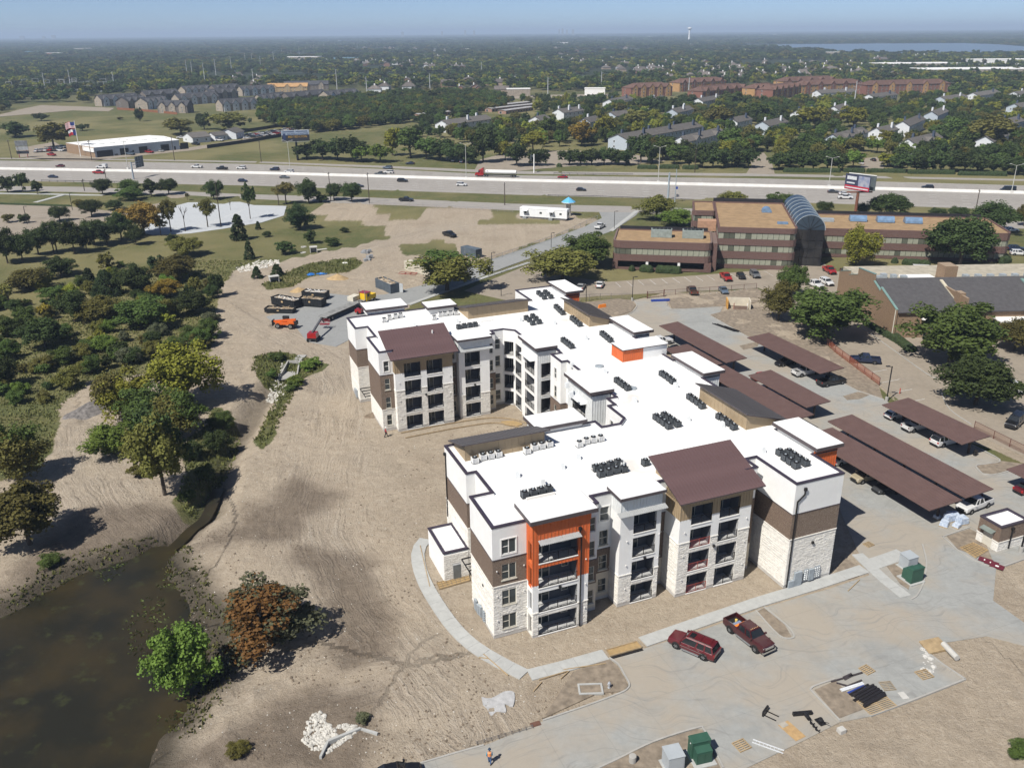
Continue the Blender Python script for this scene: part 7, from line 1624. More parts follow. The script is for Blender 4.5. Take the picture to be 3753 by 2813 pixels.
fence([(3030,1262),(3060,1292),(3140,1352),(3222,1412)],1.6,'orange safety mesh fence between the carport and the tan lot',ORM,PICK);fence([(3569,1572),(3640,1608),(3760,1668)],1.5,'wire mesh fence beside the fenceside carport',mesh_mat('rusty_mesh',(.22,.10,.06),.35),PICK)
fence([(2120,1102),(2200,1096),(2318,1096)],1.5,'chain link fence left of the site gate',WIRE,RUSTY);fence([(2432,1084),(2560,1075),(2680,1066),(2772,1058)],1.5,'chain link fence right of the site gate along the striped bays',WIRE,PICK)
fence([(1790,1018),(1860,990),(1940,962)],1.2,'low chain link fence along the side road walk',WIRE,GALV);fence([(1352,752),(1600,762),(1880,778)],1.3,'chain link fence along the frontage road',WIRE,GALV,6);fence([(1760,968),(1916,916),(2060,864),(2190,802)],1.3,'chain link fence along the dirt lot and side road',WIRE,GALV,5)
fence([(760,545),(920,522),(1060,497),(1105,489)],2.2,'dark screened fence along the storage yard front',mat('dark_screen',(.02,.022,.028),.7,.1),BLACKM,8);fence([(690,508),(860,492),(1050,462),(1110,466)],2.2,'dark screened fence behind the storage yard',mat('dark_screen',(.02,.022,.028)),BLACKM,8)
a,c=G(2372,1093),G(2433,1086);t0=thing('site_gate','dark red barred swing gate across the site entrance','gate',(a.x,a.y,0));d=c-a
for s_ in (0,1):MB().box(-.1,.1,-.1,.1,0,1.9).build('gate_post',PICK,t0,loc=d*s_)
for z in (.2,.95,1.6):MB().bar(Vector((0,0,z)),d+Vector((0,0,z)),.06).build('gate_rail',PICK,t0)
for i in range(1,14):MB().bar(d*(i/14)+Vector((0,0,.2)),d*(i/14)+Vector((0,0,1.6)),.025).build('gate_bar',PICK,t0)
tag(MB().cyl((0,0,0),(0,0,1.1),.09,None,10).build('bollard',mat('bollard_red',(.42,.07,.05),.6,.1),loc=G(3297,1442,.03)),'red bollard standing in the tan lot by the orange fence end','bollard')
# ------------------------------------------------------------------ brick office with ribbon windows
OCC=[]                                             # (x, y, r) taken by buildings, keeps trees out
OB=brickmat('plum_brick',(.155,.083,.07),(.12,.065,.055),(.2,.15,.13),.25,.08);GRAVEL=mat('tan_roof_gravel',(.33,.225,.125),.95,.14,.5,.3,20,world=True)
OPANE=glass('office_pane',(.055,.06,.045),.1);BLIND=mat('office_blind',(.30,.31,.24),.6,.12,1);BAL=mat('roof_ballast_black',(.02,.02,.025),.7,.1)
OA=math.radians(-10.5);O0=Vector((29.3,245.7,0))
OFF=thing('office_building','brown brick office with ribbon windows, gravel roofs and a glass barrel vault','building',O0,OA)
def chamf(x0,x1,y0,y1,r,c=(1,1,0,0)):
 out=[]
 for (x,y,sx,sy,k) in ((x0,y0,1,1,0),(x1,y0,-1,1,1),(x1,y1,-1,-1,2),(x0,y1,1,-1,3)):
  if c[k]:
   a0={0:PI,1:-PI/2,2:0,3:PI/2}[k]
   for i in range(4):a=a0+i*PI/6;out.append((x+sx*r+math.cos(a)*r,y+sy*r+math.sin(a)*r))
  else:out.append((x,y))
 return out
OFFP={}
def ribbon(poly,bands,top,step=1.55):
 for k,(z0,z1,kind) in enumerate(bands):
  if kind == 'b':MB().prism(poly,z0,z1).build('brick_band',OB,OFF)
  else:
   inn=[tuple(p) for p in ring(poly,.22)];MB().prism(inn,z0-.02,z1+.02).build('window_band',TRIM,OFF);n=len(poly)
   for i in range(n):
    a,c=Vector(inn[i]),Vector(inn[(i+1) % n]);L=(c-a).length
    if L < .3:continue
    m_=max(1,round(L/step));w=L/m_;key=(round(w,3),z1-z0);d=(c-a)/L;ang=math.atan2(d.y,d.x)
    for j in range(m_):
     bl=1 if random.random() < .72 else 0
     if key+(bl,) not in OFFP:OFFP[key+(bl,)]=MB().box(.06,w-.06,-.03,.01,.05,z1-z0-.05).mesh('pane',BLIND if bl else OPANE)
     p=a+d*(w*j);obj('pane',OFFP[key+(bl,)],OFF,(p.x,p.y,z0),ang)
 inn=[tuple(p) for p in ring(poly,.5)];MB().prism(inn,top-.6,top-.35).build('gravel_roof',GRAVEL,OFF)
 rp=MB();
 for i in range(len(poly)):
  j=(i+1) % len(poly);rp.hexa([(p[0],p[1],top-.4) for p in (poly[i],poly[j],inn[j],inn[i])],[(p[0],p[1],top) for p in (poly[i],poly[j],inn[j],inn[i])])
 rp.build('parapet',OB,OFF)
ribbon(chamf(0,28,0,17,2),[(2.6,4.5,'b'),(4.5,6.3,'w'),(6.3,8.0,'b')],8.4);ribbon(chamf(29.4,51.5,6,47,2,(0,1,0,0)),[(0,1.2,'b'),(1.2,2.9,'w'),(2.9,5.0,'b'),(5.0,6.8,'w'),(6.8,8.6,'b'),(8.6,10.4,'w'),(10.4,11.5,'b')],11.9)
ribbon(chamf(22.6,29.5,30,47,1),[(0,5,'b'),(5,6.8,'w'),(6.8,8.6,'b'),(8.6,10.4,'w'),(10.4,11.5,'b')],11.9);ribbon(chamf(58.5,114,24.5,48.5,2.5,(1,1,1,0)),[(0,.9,'b'),(.9,2.6,'w'),(2.6,4.6,'b'),(4.6,6.4,'w'),(6.4,8.2,'b')],8.6)
MB().box(28,29.4,2,17,0,8).build('link_wall',OB,OFF);MB().box(29.3,51.4,46.9,47.2,11.9,13).build('roof_screen',BAL,OFF);MB().box(1,27,16.6,16.9,8.4,9.3).build('roof_screen',BAL,OFF);MB().box(59,112,48.2,48.5,8.6,9.5).build('roof_screen',BAL,OFF)
for x0,x1 in ((0,1.6),(9.6,10.3),(18.6,19.3),(26,28)):MB().box(x0,x1,.1,1.2,0,2.6).build('pier',FRAMEW if x0 in (9.6,18.6) else OB,OFF)
MB().box(.3,27.7,6,16.8,0,2.6).build('undercroft_shade',TRIM,OFF);MB().box(.2,27.8,.3,.6,0,.7).build('low_wall',OB,OFF)  # black box fills the open parking, its shade put into the colour
GLV=glass('vault_glass',(.018,.028,.04),.3);n=12;vz,r=10.6,4.2;cx=55.4
vb=MB()
for k in range(n):
 a0,a1=PI*k/n,PI*(k+1)/n;vb.quad((cx+math.cos(a0)*r,12,vz+math.sin(a0)*r),(cx+math.cos(a0)*r,46,vz+math.sin(a0)*r),(cx+math.cos(a1)*r,46,vz+math.sin(a1)*r),(cx+math.cos(a1)*r,12,vz+math.sin(a1)*r))
vb.face([(cx+math.cos(PI*k/n)*r,12,vz+math.sin(PI*k/n)*r) for k in range(n+1)]);vb.build('glass_vault',GLV,OFF);MB().box(cx-r+.05,cx+r-.05,12.05,46,0,vz).build('glass_atrium',glass('atrium_dark_glass',(.012,.012,.013),.08),OFF)
for yy in (12,16.8,21.6,26.4,31.2,36,40.8):
 m_=MB()
 for k in range(n):a0,a1=PI*k/n,PI*(k+1)/n;m_.bar((cx+math.cos(a0)*(r+.06),yy,vz+math.sin(a0)*(r+.06)),(cx+math.cos(a1)*(r+.06),yy,vz+math.sin(a1)*(r+.06)),.16)
 m_.build('vault_rib',STEELB,OFF)
for k in range(1,7):a=PI*k/7;MB().bar((cx,11.95,vz),(cx+math.cos(a)*r,11.95,vz+math.sin(a)*r),.1).build('fan_mullion',TRIM,OFF)
for z in (2.5,5,7.5):MB().box(cx-r,cx+r,11.95,12.04,z,z+.12).build('transom',TRIM,OFF)
for x in range(-4,5,2):MB().box(cx+x-.06,cx+x+.06,11.94,12.03,0,vz).build('mullion',TRIM,OFF)
for x,y in ((71,39),(79,38.5),(87,38)):
 m_=MB()
 for k in range(8):a0,a1=PI*k/8,PI*(k+1)/8;m_.quad((x,y+math.cos(a0)*1.6,8.4+math.sin(a0)*1.7),(x+5,y+math.cos(a0)*1.6,8.4+math.sin(a0)*1.7),(x+5,y+math.cos(a1)*1.6,8.4+math.sin(a1)*1.7),(x,y+math.cos(a1)*1.6,8.4+math.sin(a1)*1.7))
 for xx in (x,x+5):m_.face([(xx,y+math.cos(PI*k/8)*1.6,8.4+math.sin(PI*k/8)*1.7) for k in range(9)])
 m_.build('skylight',mat('skylight_blue',(.16,.25,.38),.25,.15,1),OFF)
m_=MB()
for k in range(8):a0,a1=PI*k/8,PI*(k+1)/8;m_.quad((45+math.cos(a0)*1.5,31,11.6+math.sin(a0)*1.5),(45+math.cos(a0)*1.5,34,11.6+math.sin(a0)*1.5),(45+math.cos(a1)*1.5,34,11.6+math.sin(a1)*1.5),(45+math.cos(a1)*1.5,31,11.6+math.sin(a1)*1.5))
m_.face([(45+math.cos(PI*k/8)*1.5,31,11.6+math.sin(PI*k/8)*1.5) for k in range(9)]);m_.build('skylight',MATS['skylight_blue'],OFF);MB().box(62,66,36,38,8.3,9.2).build('roof_unit',GALVB,OFF);MB().box(46.5,49.5,14,15.2,11.5,12.1).build('roof_unit',MATS['skylight_blue'],OFF);MB().box(24,29.4,18.5,22,8.0,11).build('lift_housing',mat('salmon_render',(.42,.25,.16),.8),OFF)
for x in (10.5,19.5):MB().box(x,x+6,7,10.2,8.1,10.3).build('chiller',mat('chiller_green',(.27,.31,.29),.6,.15,1),OFF);[MB().lathe([(.5,0),(.55,.25)],(x+.8+k*1.1,8.6,10.3),10).build('chiller_fan',TRIM,OFF) for k in range(5)]
for x in range(0,115,6):OCC.append(tuple((O0+Matrix.Rotation(OA,3,'Z')@Vector((x,20 if x < 58 else 36,0)))[:2])+(20 if x < 58 else 15,))
# clipped hedges by the office
HEDGE=mat('hedge_leaf',(.035,.055,.018),.9,.3,2.5,1,9)
def hedge(a,c,w,h,label,group=None):
 p,q=G(*a),G(*c);ang=math.atan2(q.y-p.y,q.x-p.x);L=(q-p).length;mb=MB();nx_=max(3,int(L/.6));rn=random.Random(int(a[0]));rings=[]
 for i in range(nx_+1):
  f=1 if 0 < i < nx_ else .55;ring_=[]
  for k in range(9):t_=PI*k/8;ring_.append((L*i/nx_,-math.cos(t_)*w/2*f*rn.uniform(.85,1.1),max(0,(math.sin(t_)**.6))*h*f*rn.uniform(.88,1.08)))
  rings.append(ring_)
 mb.loft(rings);o=mb.build('hedge',HEDGE,None,False,p,ang);tag(o,label,'hedge',group)
for a,c,w,h,l in (((2305,990),(2326,992),2,1.6,'round clipped bush at the left of the office undercroft'),((2343,991),(2394,994),2.4,1.8,'middle clipped hedge before the office undercroft'),((2402,995),(2497,1000),2.4,1.9,'long clipped hedge before the office undercroft'),((3267,962),(3290,966),2,1.7,'round clipped bush before the office right wing'),((3304,968),(3410,976),2.2,1.8,'long clipped hedge before the office right wing'),((3660,966),(3700,960),2.4,2,'clipped hedge at the far end of the office')):hedge(a,c,w,h,l)
for x0,x1,y in ((2040,2060,612),(2335,2410,618),(2415,2490,617),(2500,2560,619),(3090,3170,630),(3175,3320,632),(3325,3500,636),(3510,3690,642),(2870,3080,630)):hedge((x0,y),(x1,y+(x1-x0)*.012),2.5,2,'clipped hedge row along the far frontage road','hedges along the far frontage road')
hedge((3165,1185),(3300,1262),1.2,1.4,'narrow hedge against the windowless brick gable');hedge((3260,1225),(3345,1290),2.6,1.2,'low hedge by the porch of the slate roofed brick row');hedge((-20,748),(260,757),1.2,.7,'dark low hedge along the park lot')
# ------------------------------------------------------------------ slate-roofed brick row on the right
TB=brickmat('tan_brick',(.30,.20,.12),(.24,.155,.092),(.36,.28,.2),.25,.08);SLATE=mat('grey_shingle',(.085,.082,.085),.9,.12,1.2,.5,14)
BR=thing('brick_row_building','tan brick row with steep grey shingle roof and stepped windowless gable','building',(84.8,182.8,0),math.radians(1.5));VERD=mat('verdigris_coping',(.17,.27,.25),.6,.1)
gp=[(0,0),(33,0),(33,6.8),(27,8.4),(27,7.4),(22,8.8),(22,10.4),(13,11.2),(13,9.6),(9,8.3),(9,9.2),(0,6.6)]
m_=MB();m_.face([(-.05,y,z) for y,z in gp][::-1]);m_.face([(.35,y,z) for y,z in gp])
for i in range(len(gp)):(y0,z0),(y1,z1)=gp[i],gp[(i+1) % len(gp)];m_.quad((-.05,y0,z0),(-.05,y1,z1),(.35,y1,z1),(.35,y0,z0))
m_.build('gable_wall',TB,BR)
for i in range(2,len(gp)):
 (y0,z0),(y1,z1)=gp[i-1],gp[i]
 if abs(y1-y0) > .5:MB().hexa([(-.12,y0,z0+.01),(.42,y0,z0+.01),(.42,y1,z1+.01),(-.12,y1,z1+.01)],[(-.12,y0,z0+.14),(.42,y0,z0+.14),(.42,y1,z1+.14),(-.12,y1,z1+.14)]).build('coping',VERD,BR)
MB().box(.35,60,.3,32.5,0,6.0).build('wall',TB,BR);MB().hexa([(.36,-.3,5.9),(60,-.3,5.9),(60,13.5,9.9),(.36,13.5,9.9)],[(.36,-.3,6.15),(60,-.3,6.15),(60,13.5,10.15),(.36,13.5,10.15)]).build('shingle_roof',SLATE,BR);MB().box(.36,60,13.4,32,6,8.2).build('flat_roof',mat('pale_gravel_roof',(.42,.38,.3),.9,.15,.6),BR)
MB().box(.36,60,13.3,13.6,8,10.1).build('ridge_wall',TB,BR)
for x in (15,34,52):MB().box(x,x+.5,-.5,9.5,5.0,9.2).build('party_wall',TB,BR);MB().box(x-.3,x+1.0,2.0,4.2,6,9.6).build('chimney',TB,BR);MB().hexa([(x-.08,-.5,6.05),(x+.58,-.5,6.05),(x+.58,12,9.75),(x-.08,12,9.75)],[(x-.08,-.5,6.3),(x+.58,-.5,6.3),(x+.58,12,10),(x-.08,12,10)]).build('coping',VERD if x > 20 else mat('cream_coping',(.55,.5,.38),.8),BR)
MB().box(18,21,16,20,8,12).build('chimney',TB,BR);MB().box(10,17.5,15,22,8.2,8.6).build('white_canopy',MEMB,BR)
for x in (3,5,7,9,24,27,30,33,36,39,42):MB().box(x,x+1.3,18+x % 3,19.2+x % 3,8.2,9.3).build('roof_unit',GALVB,BR)
for x0 in (6,22,40):
 pc=MB();pc.box(x0,x0+7,-3.2,.3,4.3,4.55);pc.build('porch_roof',FRAMEW,BR)
 for x in (x0+.2,x0+6.8):MB().box(x-.18,x+.18,-3.1,-2.75,0,4.3).build('porch_column',TB,BR)
 MB().box(x0,x0+7,-3.15,-3.0,1.0,1.1).build('porch_rail',VERD,BR);MB().box(x0+1,x0+3,.25,.31,.3,2.4).build('window',PANE,BR)
MB().cyl((-.12,.1,0),(-.12,.1,6.6),.1,None,8).build('downspout',FRAME,BR)
for x in range(4,60,8):OCC.append((84.8+x,199,17))
# ------------------------------------------------------------------ gabled buildings of every sort
WINM={}
def gabled(a,c,w,h,rise,wallm,roofm,name,label,cat,group=None,win=(1.0,1.3),rows=(1.0,),bay=3.2,chim=0,dorm=0,over=.5,chm=None,z=0.,hip=0.,accent=None,L0=None):
 A,C=(G(*a),G(*c)) if len(a) == 2 else (Vector(a),Vector(c));A.z=C.z=z;d=C-A;L=L0 or max(6,d.length);ang=math.atan2(d.y,d.x)
 t0=thing(name,label,cat,A,ang,group);hw=w/2;m_=MB()
 m_.raw([(0,-hw,-.3),(L,-hw,-.3),(L,hw,-.3),(0,hw,-.3),(0,-hw,h),(L,-hw,h),(L,hw,h),(0,hw,h),(hip*L*.0,0,h+rise),(L,0,h+rise)],[(0,1,5,4),(2,3,7,6)]+([(1,2,6,9,5),(3,0,4,8,7)] if not hip else [(1,2,6,5),(3,0,4,7)]));m_.build('wall',wallm,t0)
 o=over;e0,e1=(-o,L+o);r0,r1=(e0,e1) if not hip else (e0+hw+o,e1-hw-o);th=.18;rm=MB()
 if r1 < r0:r0=r1=(e0+e1)/2
 zE=h-o*rise/hw
 for s_ in (-1,1):q=[(e0,s_*(hw+o),zE),(e1,s_*(hw+o),zE),(r1,0,h+rise),(r0,0,h+rise)];q=q if s_ < 0 else q[::-1];rm.hexa(q,[(x,y,zz+th) for x,y,zz in q])
 if hip:
  for x0,x1,k in ((e0,r0,1),(e1,r1,-1)):rm.face([(x0,-k*-(hw+o),zE+th),(x0,-k*(hw+o),zE+th),(x1,0,h+rise+th)])
 R_=rm.build('roof',roofm,t0);n=max(1,int((L-1)/bay));wk=(win,'f')
 if wk not in WINM:WINM[wk]=(MB().box(-win[0]/2,win[0]/2,-.05,.03,0,win[1]).mesh('window',FRAMEW),MB().box(-win[0]/2+.1,win[0]/2-.1,-.075,-.04,.1,win[1]-.1).mesh('pane',PANE))
 for rz_ in rows:
  for i in range(n):
   for s_ in (-1,) if len(rows) > 0 else ():
    W_=obj('window',WINM[wk][0],t0,(L*(i+.5)/n,s_*hw,rz_),0);obj('pane',WINM[wk][1],W_)
  for x,an in ((0,-PI/2),(L,PI/2)):
   W_=obj('window',WINM[wk][0],t0,(x,hw*.35,rz_),an);obj('pane',WINM[wk][1],W_)
 cm_=MB().box(-.8,.8,-.55,.55,0,rise+2.2).mesh('chimney',chm or wallm) if chim else None
 for i in range(chim):obj('chimney',cm_,R_,(L*(i+.5)/chim,-hw*.55 if i % 2 else hw*.3,h-.3))
 for i in range(dorm):
  x=L*(i+.5)/dorm;dw=min(3.0,L/dorm*.36);dm=MB();zt=h+rise*.75
  dm.raw([(x-dw,-hw-.5,-.2),(x+dw,-hw-.5,-.2),(x+dw,-hw-.5,h),(x,-hw-.5,zt),(x-dw,-hw-.5,h),(x-dw,-hw+.2,-.2),(x+dw,-hw+.2,-.2),(x+dw,-hw+.2,h),(x-dw,-hw+.2,h)],[(0,1,2,3,4),(1,6,7,2),(5,0,4,8)]);dm.build('bay',accent or wallm,t0)
  dr=MB();yb=-hw+hw*.75
  for s_ in (-1,1):dr.hexa([(x+s_*(dw+.3),-hw-.8,h-.2),(x,-hw-.8,zt),(x,yb,zt),(x+s_*(dw+.3),-hw+.1,h-.2)],[(x+s_*(dw+.3),-hw-.8,h-.02),(x,-hw-.8,zt+.18),(x,yb,zt+.18),(x+s_*(dw+.3),-hw+.1,h-.02)])
  dr.build('bay_roof',roofm,R_)
  for rz_ in rows:W_=obj('window',WINM[wk][0],t0,(x,-hw-.5,rz_));obj('pane',WINM[wk][1],W_)
 k=max(1,int(L/(w*.7)))
 for i in range(k):p=A+d.normalized()*(L*(i+.5)/k);OCC.append((p.x,p.y,w*.85))
 return t0
GREYSH=mat('grey_asphalt_shingle',(.13,.12,.11),.9,.1,.5,rnd=.12);SLATE2=mat('charcoal_shingle',(.065,.066,.072),.9,.1,.5,rnd=.1);BROWNSH=mat('brown_shingle',(.13,.075,.058),.9,.12,.4,rnd=.08);HOUSER=mat('house_shingle',(.135,.118,.105),.9,.12,.3,rnd=.3)
WSID=mat('white_lap_siding',(.62,.64,.66),.7,.05,.5);NAVS=mat('slate_blue_siding',(.06,.08,.12),.7,.1,.5);STON=mat('tan_stone_front',(.36,.31,.25),.9,.2,.8);REDB=brickmat('red_brown_brick',(.25,.10,.065),(.2,.08,.055),(.28,.2,.16),.3,.1);GREYB=brickmat('grey_brown_brick',(.17,.145,.125),(.13,.11,.1),(.25,.22,.2),.3,.1);GOLD=mat('ochre_stucco',(.42,.25,.11),.85,.1,.5)
for i,(a,c,w,h,ch,dm) in enumerate((((2262,548),(2540,496),13,6.0,6,0),((1620,486),(1780,463),12,5.5,3,0),((2490,562),(2630,524),9,6.5,4,2),((2460,445),(2520,430),9,6.5,3,0),((2230,402),(2300,386),11,6,2,0),((2045,442),(2120,432),11,6,4,0),((2235,455),(2310,445),11,6,2,0),((2555,398),(2630,384),10,6,2,0),((2675,480),(2730,468),10,6,2,0),((2790,495),(2860,478),10,6,2,0),((2915,455),(2970,440),9,7,2,0),((3050,438),(3090,424),9,7,2,0),((3045,552),(3150,522),9,6.5,3,2),((3205,522),(3260,508),9,6,2,0),((3300,502),(3360,474),9,7,2,0),((3405,466),(3445,448),9,8,2,0),((3320,568),(3420,542),9,6,2,1),((3600,562),(3660,532),9,6.5,3,0),((3665,496),(3720,480),9,7,2,0),((2990,364),(3120,358),12,6,2,0),((3180,382),(3265,370),11,6,2,0),((3440,392),(3520,380),11,6,2,0),((3560,376),(3640,362),11,6,2,0),((3710,372),(3780,362),11,6,1,0),((3710,422),(3780,410),11,6,2,0),((2375,402),(2425,386),10,6,1,0),((1960,470),(1995,462),10,5.5,1,0),((2140,480),(2180,470),9,6,1,0))):
 lab={0:'long white gabled apartment house with grey roof and many chimneys',1:'white gabled apartment house behind the wooded drive with grey roof',2:'white and slate blue apartment house beside the long hedge',12:'white and slate blue apartment house near the visitor drive'}.get(i,'white and slate blue apartment house half hidden in trees')
 gabled(a,c,w,h,2.6,WSID if i % 3 else mat('pale_blue_siding',(.42,.47,.52),.7,.06),GREYSH,'apartment_house',lab,'apartment house',None if i in (0,1,2,12) else 'grey roofed apartment houses in the trees',(1.1,1.4),(.9,3.8),4.5,ch,dm,chm=WSID if i % 2 else NAVS,accent=WSID)
for i,(a,c) in enumerate((((2295,357),(2445,350)),((2470,336),(2640,326)),((2545,372),(2715,354)),((2740,360),(2830,354)),((2800,366),(2905,350)),((2915,346),(3140,336)),((3155,346),(3460,338)),((2850,330),(3050,322)))):
 gabled(a,c,17,9.5,4.2,REDB if i % 2 == 0 else GOLD,BROWNSH,'brick_apartment_block','long red brick and ochre apartment block with brown hipped roof','apartment block','brown roofed apartment blocks',(1.4,1.7),(.8,3.9,7.0),5,0,5,accent=GOLD if i % 2 == 0 else REDB,hip=1)
for i,(a,c) in enumerate((((362,390),(500,380)),((450,398),(520,388)),((520,402),(598,391)),((592,413),(700,413)),((805,408),(935,399)),((525,372),(648,363)),((668,352),(765,345)),((778,347),(870,340)),((645,386),(790,375)),((760,366),(860,358)),((945,389),(1040,376)),((1045,380),(1185,366)),((1188,374),(1302,361)),((1045,331),(1205,328)),((880,352),(1000,345)))):
 gabled(a,c,13,6.4,4.0,GREYB if i % 2 else STON,SLATE2,'townhouse_row','row of new brick and stone townhouses with charcoal gabled roof','townhouses','new townhouse rows by the open field',(1.1,1.5),(.9,3.9),4,0,4 if i % 2 == 0 else 3,accent=STON if i % 2 else WSID)
gabled((985,338),(1130,336),13,6.2,3.6,LUM,mat('osb_decking',(.45,.27,.12),.9,.15,.5),'unfinished_townhouse','unfinished townhouse row in raw orange timber sheathing','townhouses',None,(1.1,1.5),(.9,3.9),4,0,3)
strip(GP([(430,402),(520,408),(650,420)]),.15,0,1.9,'privacy_fence',mat('cedar_fence',(.24,.10,.05),.85,.15,1));tag(bpy.data.objects['privacy_fence'],'long reddish cedar fence before the townhouse rows','fence')
# metal shed showroom, garages, storage units
q=[G(x,y,5.6) for x,y in ((240,524),(344,541),(655,513),(545,496))];t0=thing('metal_shed','long white roofed metal shed with brick gable and roll doors','shed',(q[1].x,q[1].y,0));qs=[p-q[1] for p in q]
mt_s=mat('pale_blue_cladding',(.36,.41,.46),.6,.06,.6);walls=(('brick_gable',0,1,TB),('front_wall',1,2,mt_s),('end_wall',2,3,mt_s),('rear_wall',3,0,mt_s))
for nm,i,j,m2 in walls:MB().quad((qs[i].x,qs[i].y,0),(qs[j].x,qs[j].y,0),(qs[j].x,qs[j].y,5.6),(qs[i].x,qs[i].y,5.6)).build(nm,m2,t0)
cen=(qs[0]+qs[1]+qs[2]+qs[3])/4;m_=MB();ra,rb_=(qs[0]+qs[1])/2,(qs[2]+qs[3])/2
for a,c in ((1,2),(3,0)):e=(qs[a],qs[c],rb_,ra) if a == 1 else (qs[a],qs[c],ra,rb_);m_.quad(*[(p.x*1.01,p.y*1.01,5.62 if k < 2 else 6.5) for k,p in enumerate(e)])
for a,c,r_ in ((0,1,ra),(2,3,rb_)):m_.tri((qs[a].x,qs[a].y,5.6),(qs[c].x,qs[c].y,5.6),(r_.x,r_.y,6.5))
m_.build('roof',MEMB,t0);d=(qs[2]-qs[1]);L=d.length;d.normalize();n=Vector((d.y,-d.x,0))
for s_,w,h in ((1,9,3.6),(14,5,3.8),(25,5,3.8),(38,5,3.8),(50,5,3.8),(21,1,2.2),(46,1,2.2)):
 a,c=d*s_+n*.06,d*(s_+w)+n*.06;MB().quad((a.x,a.y,.05),(c.x,c.y,.05),(c.x,c.y,h),(a.x,a.y,h)).build('roll_door' if w == 5 else 'showroom_opening',TRIM,t0)
a,c=qs[0].lerp(qs[1],.62),qs[1];MB().hexa([(p.x-.2,p.y-.4,3.0) for p in (a,c)]+[(p.x,p.y,3.0) for p in (c,a)],[(p.x-.2,p.y-.4,5.2) for p in (a,c)]+[(p.x,p.y,5.2) for p in (c,a)]).build('sign_board',FRAMEW,t0)
for k in range(8):
 for s_ in (.3,.7):p=(qs[1]+d*(L*(k+.5)/8)).lerp(qs[0]+d*(L*(k+.5)/8),s_);MB().box(p.x-1.5,p.x+1.5,p.y-.5,p.y+.5,6.1 if s_ == .3 else 6.1,6.32).build('roof_light',mat('rooflight_grey',(.5,.52,.5),.5),t0)
gabled((690,522),(755,516),14,3.4,2.4,WSID,GREYSH,'small_office','small white office with grey gable roof beside the metal shed','building',None,(1.2,1.3),(1.0,),4);gabled((775,515),(820,510),9,3.2,1.8,WSID,GREYSH,'small_office','low grey roofed link building beside the storage yard','building');gabled((838,510),(868,502),11,4,2.4,WSID,GREYSH,'garage','white garage with dark opening by the storage yard','garage')
for i,(a,c,l) in enumerate((((1525,432),(1640,421),'long low storage unit block with pale roof by the wood'),((1770,402),(1930,385),'long low storage unit block with white stripes nearest the wood'),((1790,410),(1960,392),'long low storage unit block behind the first'),((1840,418),(1940,404),'short low storage unit block beside the apartments'))):gabled(a,c,8,2.8,.5,mat('salmon_block',(.33,.2,.15),.8),mat('pale_metal_roof',(.40,.39,.38),.5,.15,.4),'storage_units',l,'storage units',None,(2.2,2.0),(.1,),4)
# ------------------------------------------------------------------ trees
def leafmat(name,c,c2=None):
 mt,t,b=nodes_of(name);P=coords(t);oi=t.nodes.new('ShaderNodeObjectInfo');c2=c2 or tuple(x*.55 for x in c)
 col=mixc(t,ramp(t,tex_noise(t,P,.8,4,.65),.3,.7),c,c2);h=t.nodes.new('ShaderNodeHueSaturation');t.links.new(col,h.inputs['Color'])
 for soc,lo,hi in (('Value',.72,1.3),('Hue',.48,.515)):
  m_=t.nodes.new('ShaderNodeMapRange');m_.inputs[3].default_value=lo;m_.inputs[4].default_value=hi;t.links.new(oi.outputs['Random'],m_.inputs[0]);t.links.new(m_.outputs[0],h.inputs[soc])
 t.links.new(h.outputs[0],b.inputs['Base Color']);b.inputs['Roughness'].default_value=.75;b.inputs['Specular IOR Level'].default_value=.2
 tr=t.nodes.new('ShaderNodeBsdfTranslucent');t.links.new(h.outputs[0],tr.inputs[0]);mx=t.nodes.new('ShaderNodeMixShader');mx.inputs[0].default_value=.22
 out=[n for n in t.nodes if n.type == 'OUTPUT_MATERIAL'][0];t.links.new(b.outputs[0],mx.inputs[1]);t.links.new(tr.outputs[0],mx.inputs[2]);t.links.new(mx.outputs[0],out.inputs[0]);return mt
LEAF=dict(dark=leafmat('leaf_dark',(0.064,0.093,0.028)),mid=leafmat('leaf_mid',(0.097,0.144,0.034)),bright=leafmat('leaf_bright',(0.157,0.239,0.043)),olive=leafmat('leaf_olive',(0.165,0.157,0.040)),yellow=leafmat('leaf_yellow',(0.358,0.282,0.039)),lime=leafmat('leaf_lime',(0.269,0.282,0.040)),brown=leafmat('leaf_brown',(0.269,0.162,0.043)),cedar=leafmat('leaf_cedar',(0.049,0.076,0.028)),grey=leafmat('leaf_grey',(0.147,0.163,0.089)),pale=leafmat('leaf_pale',(0.269,0.248,0.077)))
BARK=mat('bark',(.10,.082,.065),.95,.25,3,.5,8)
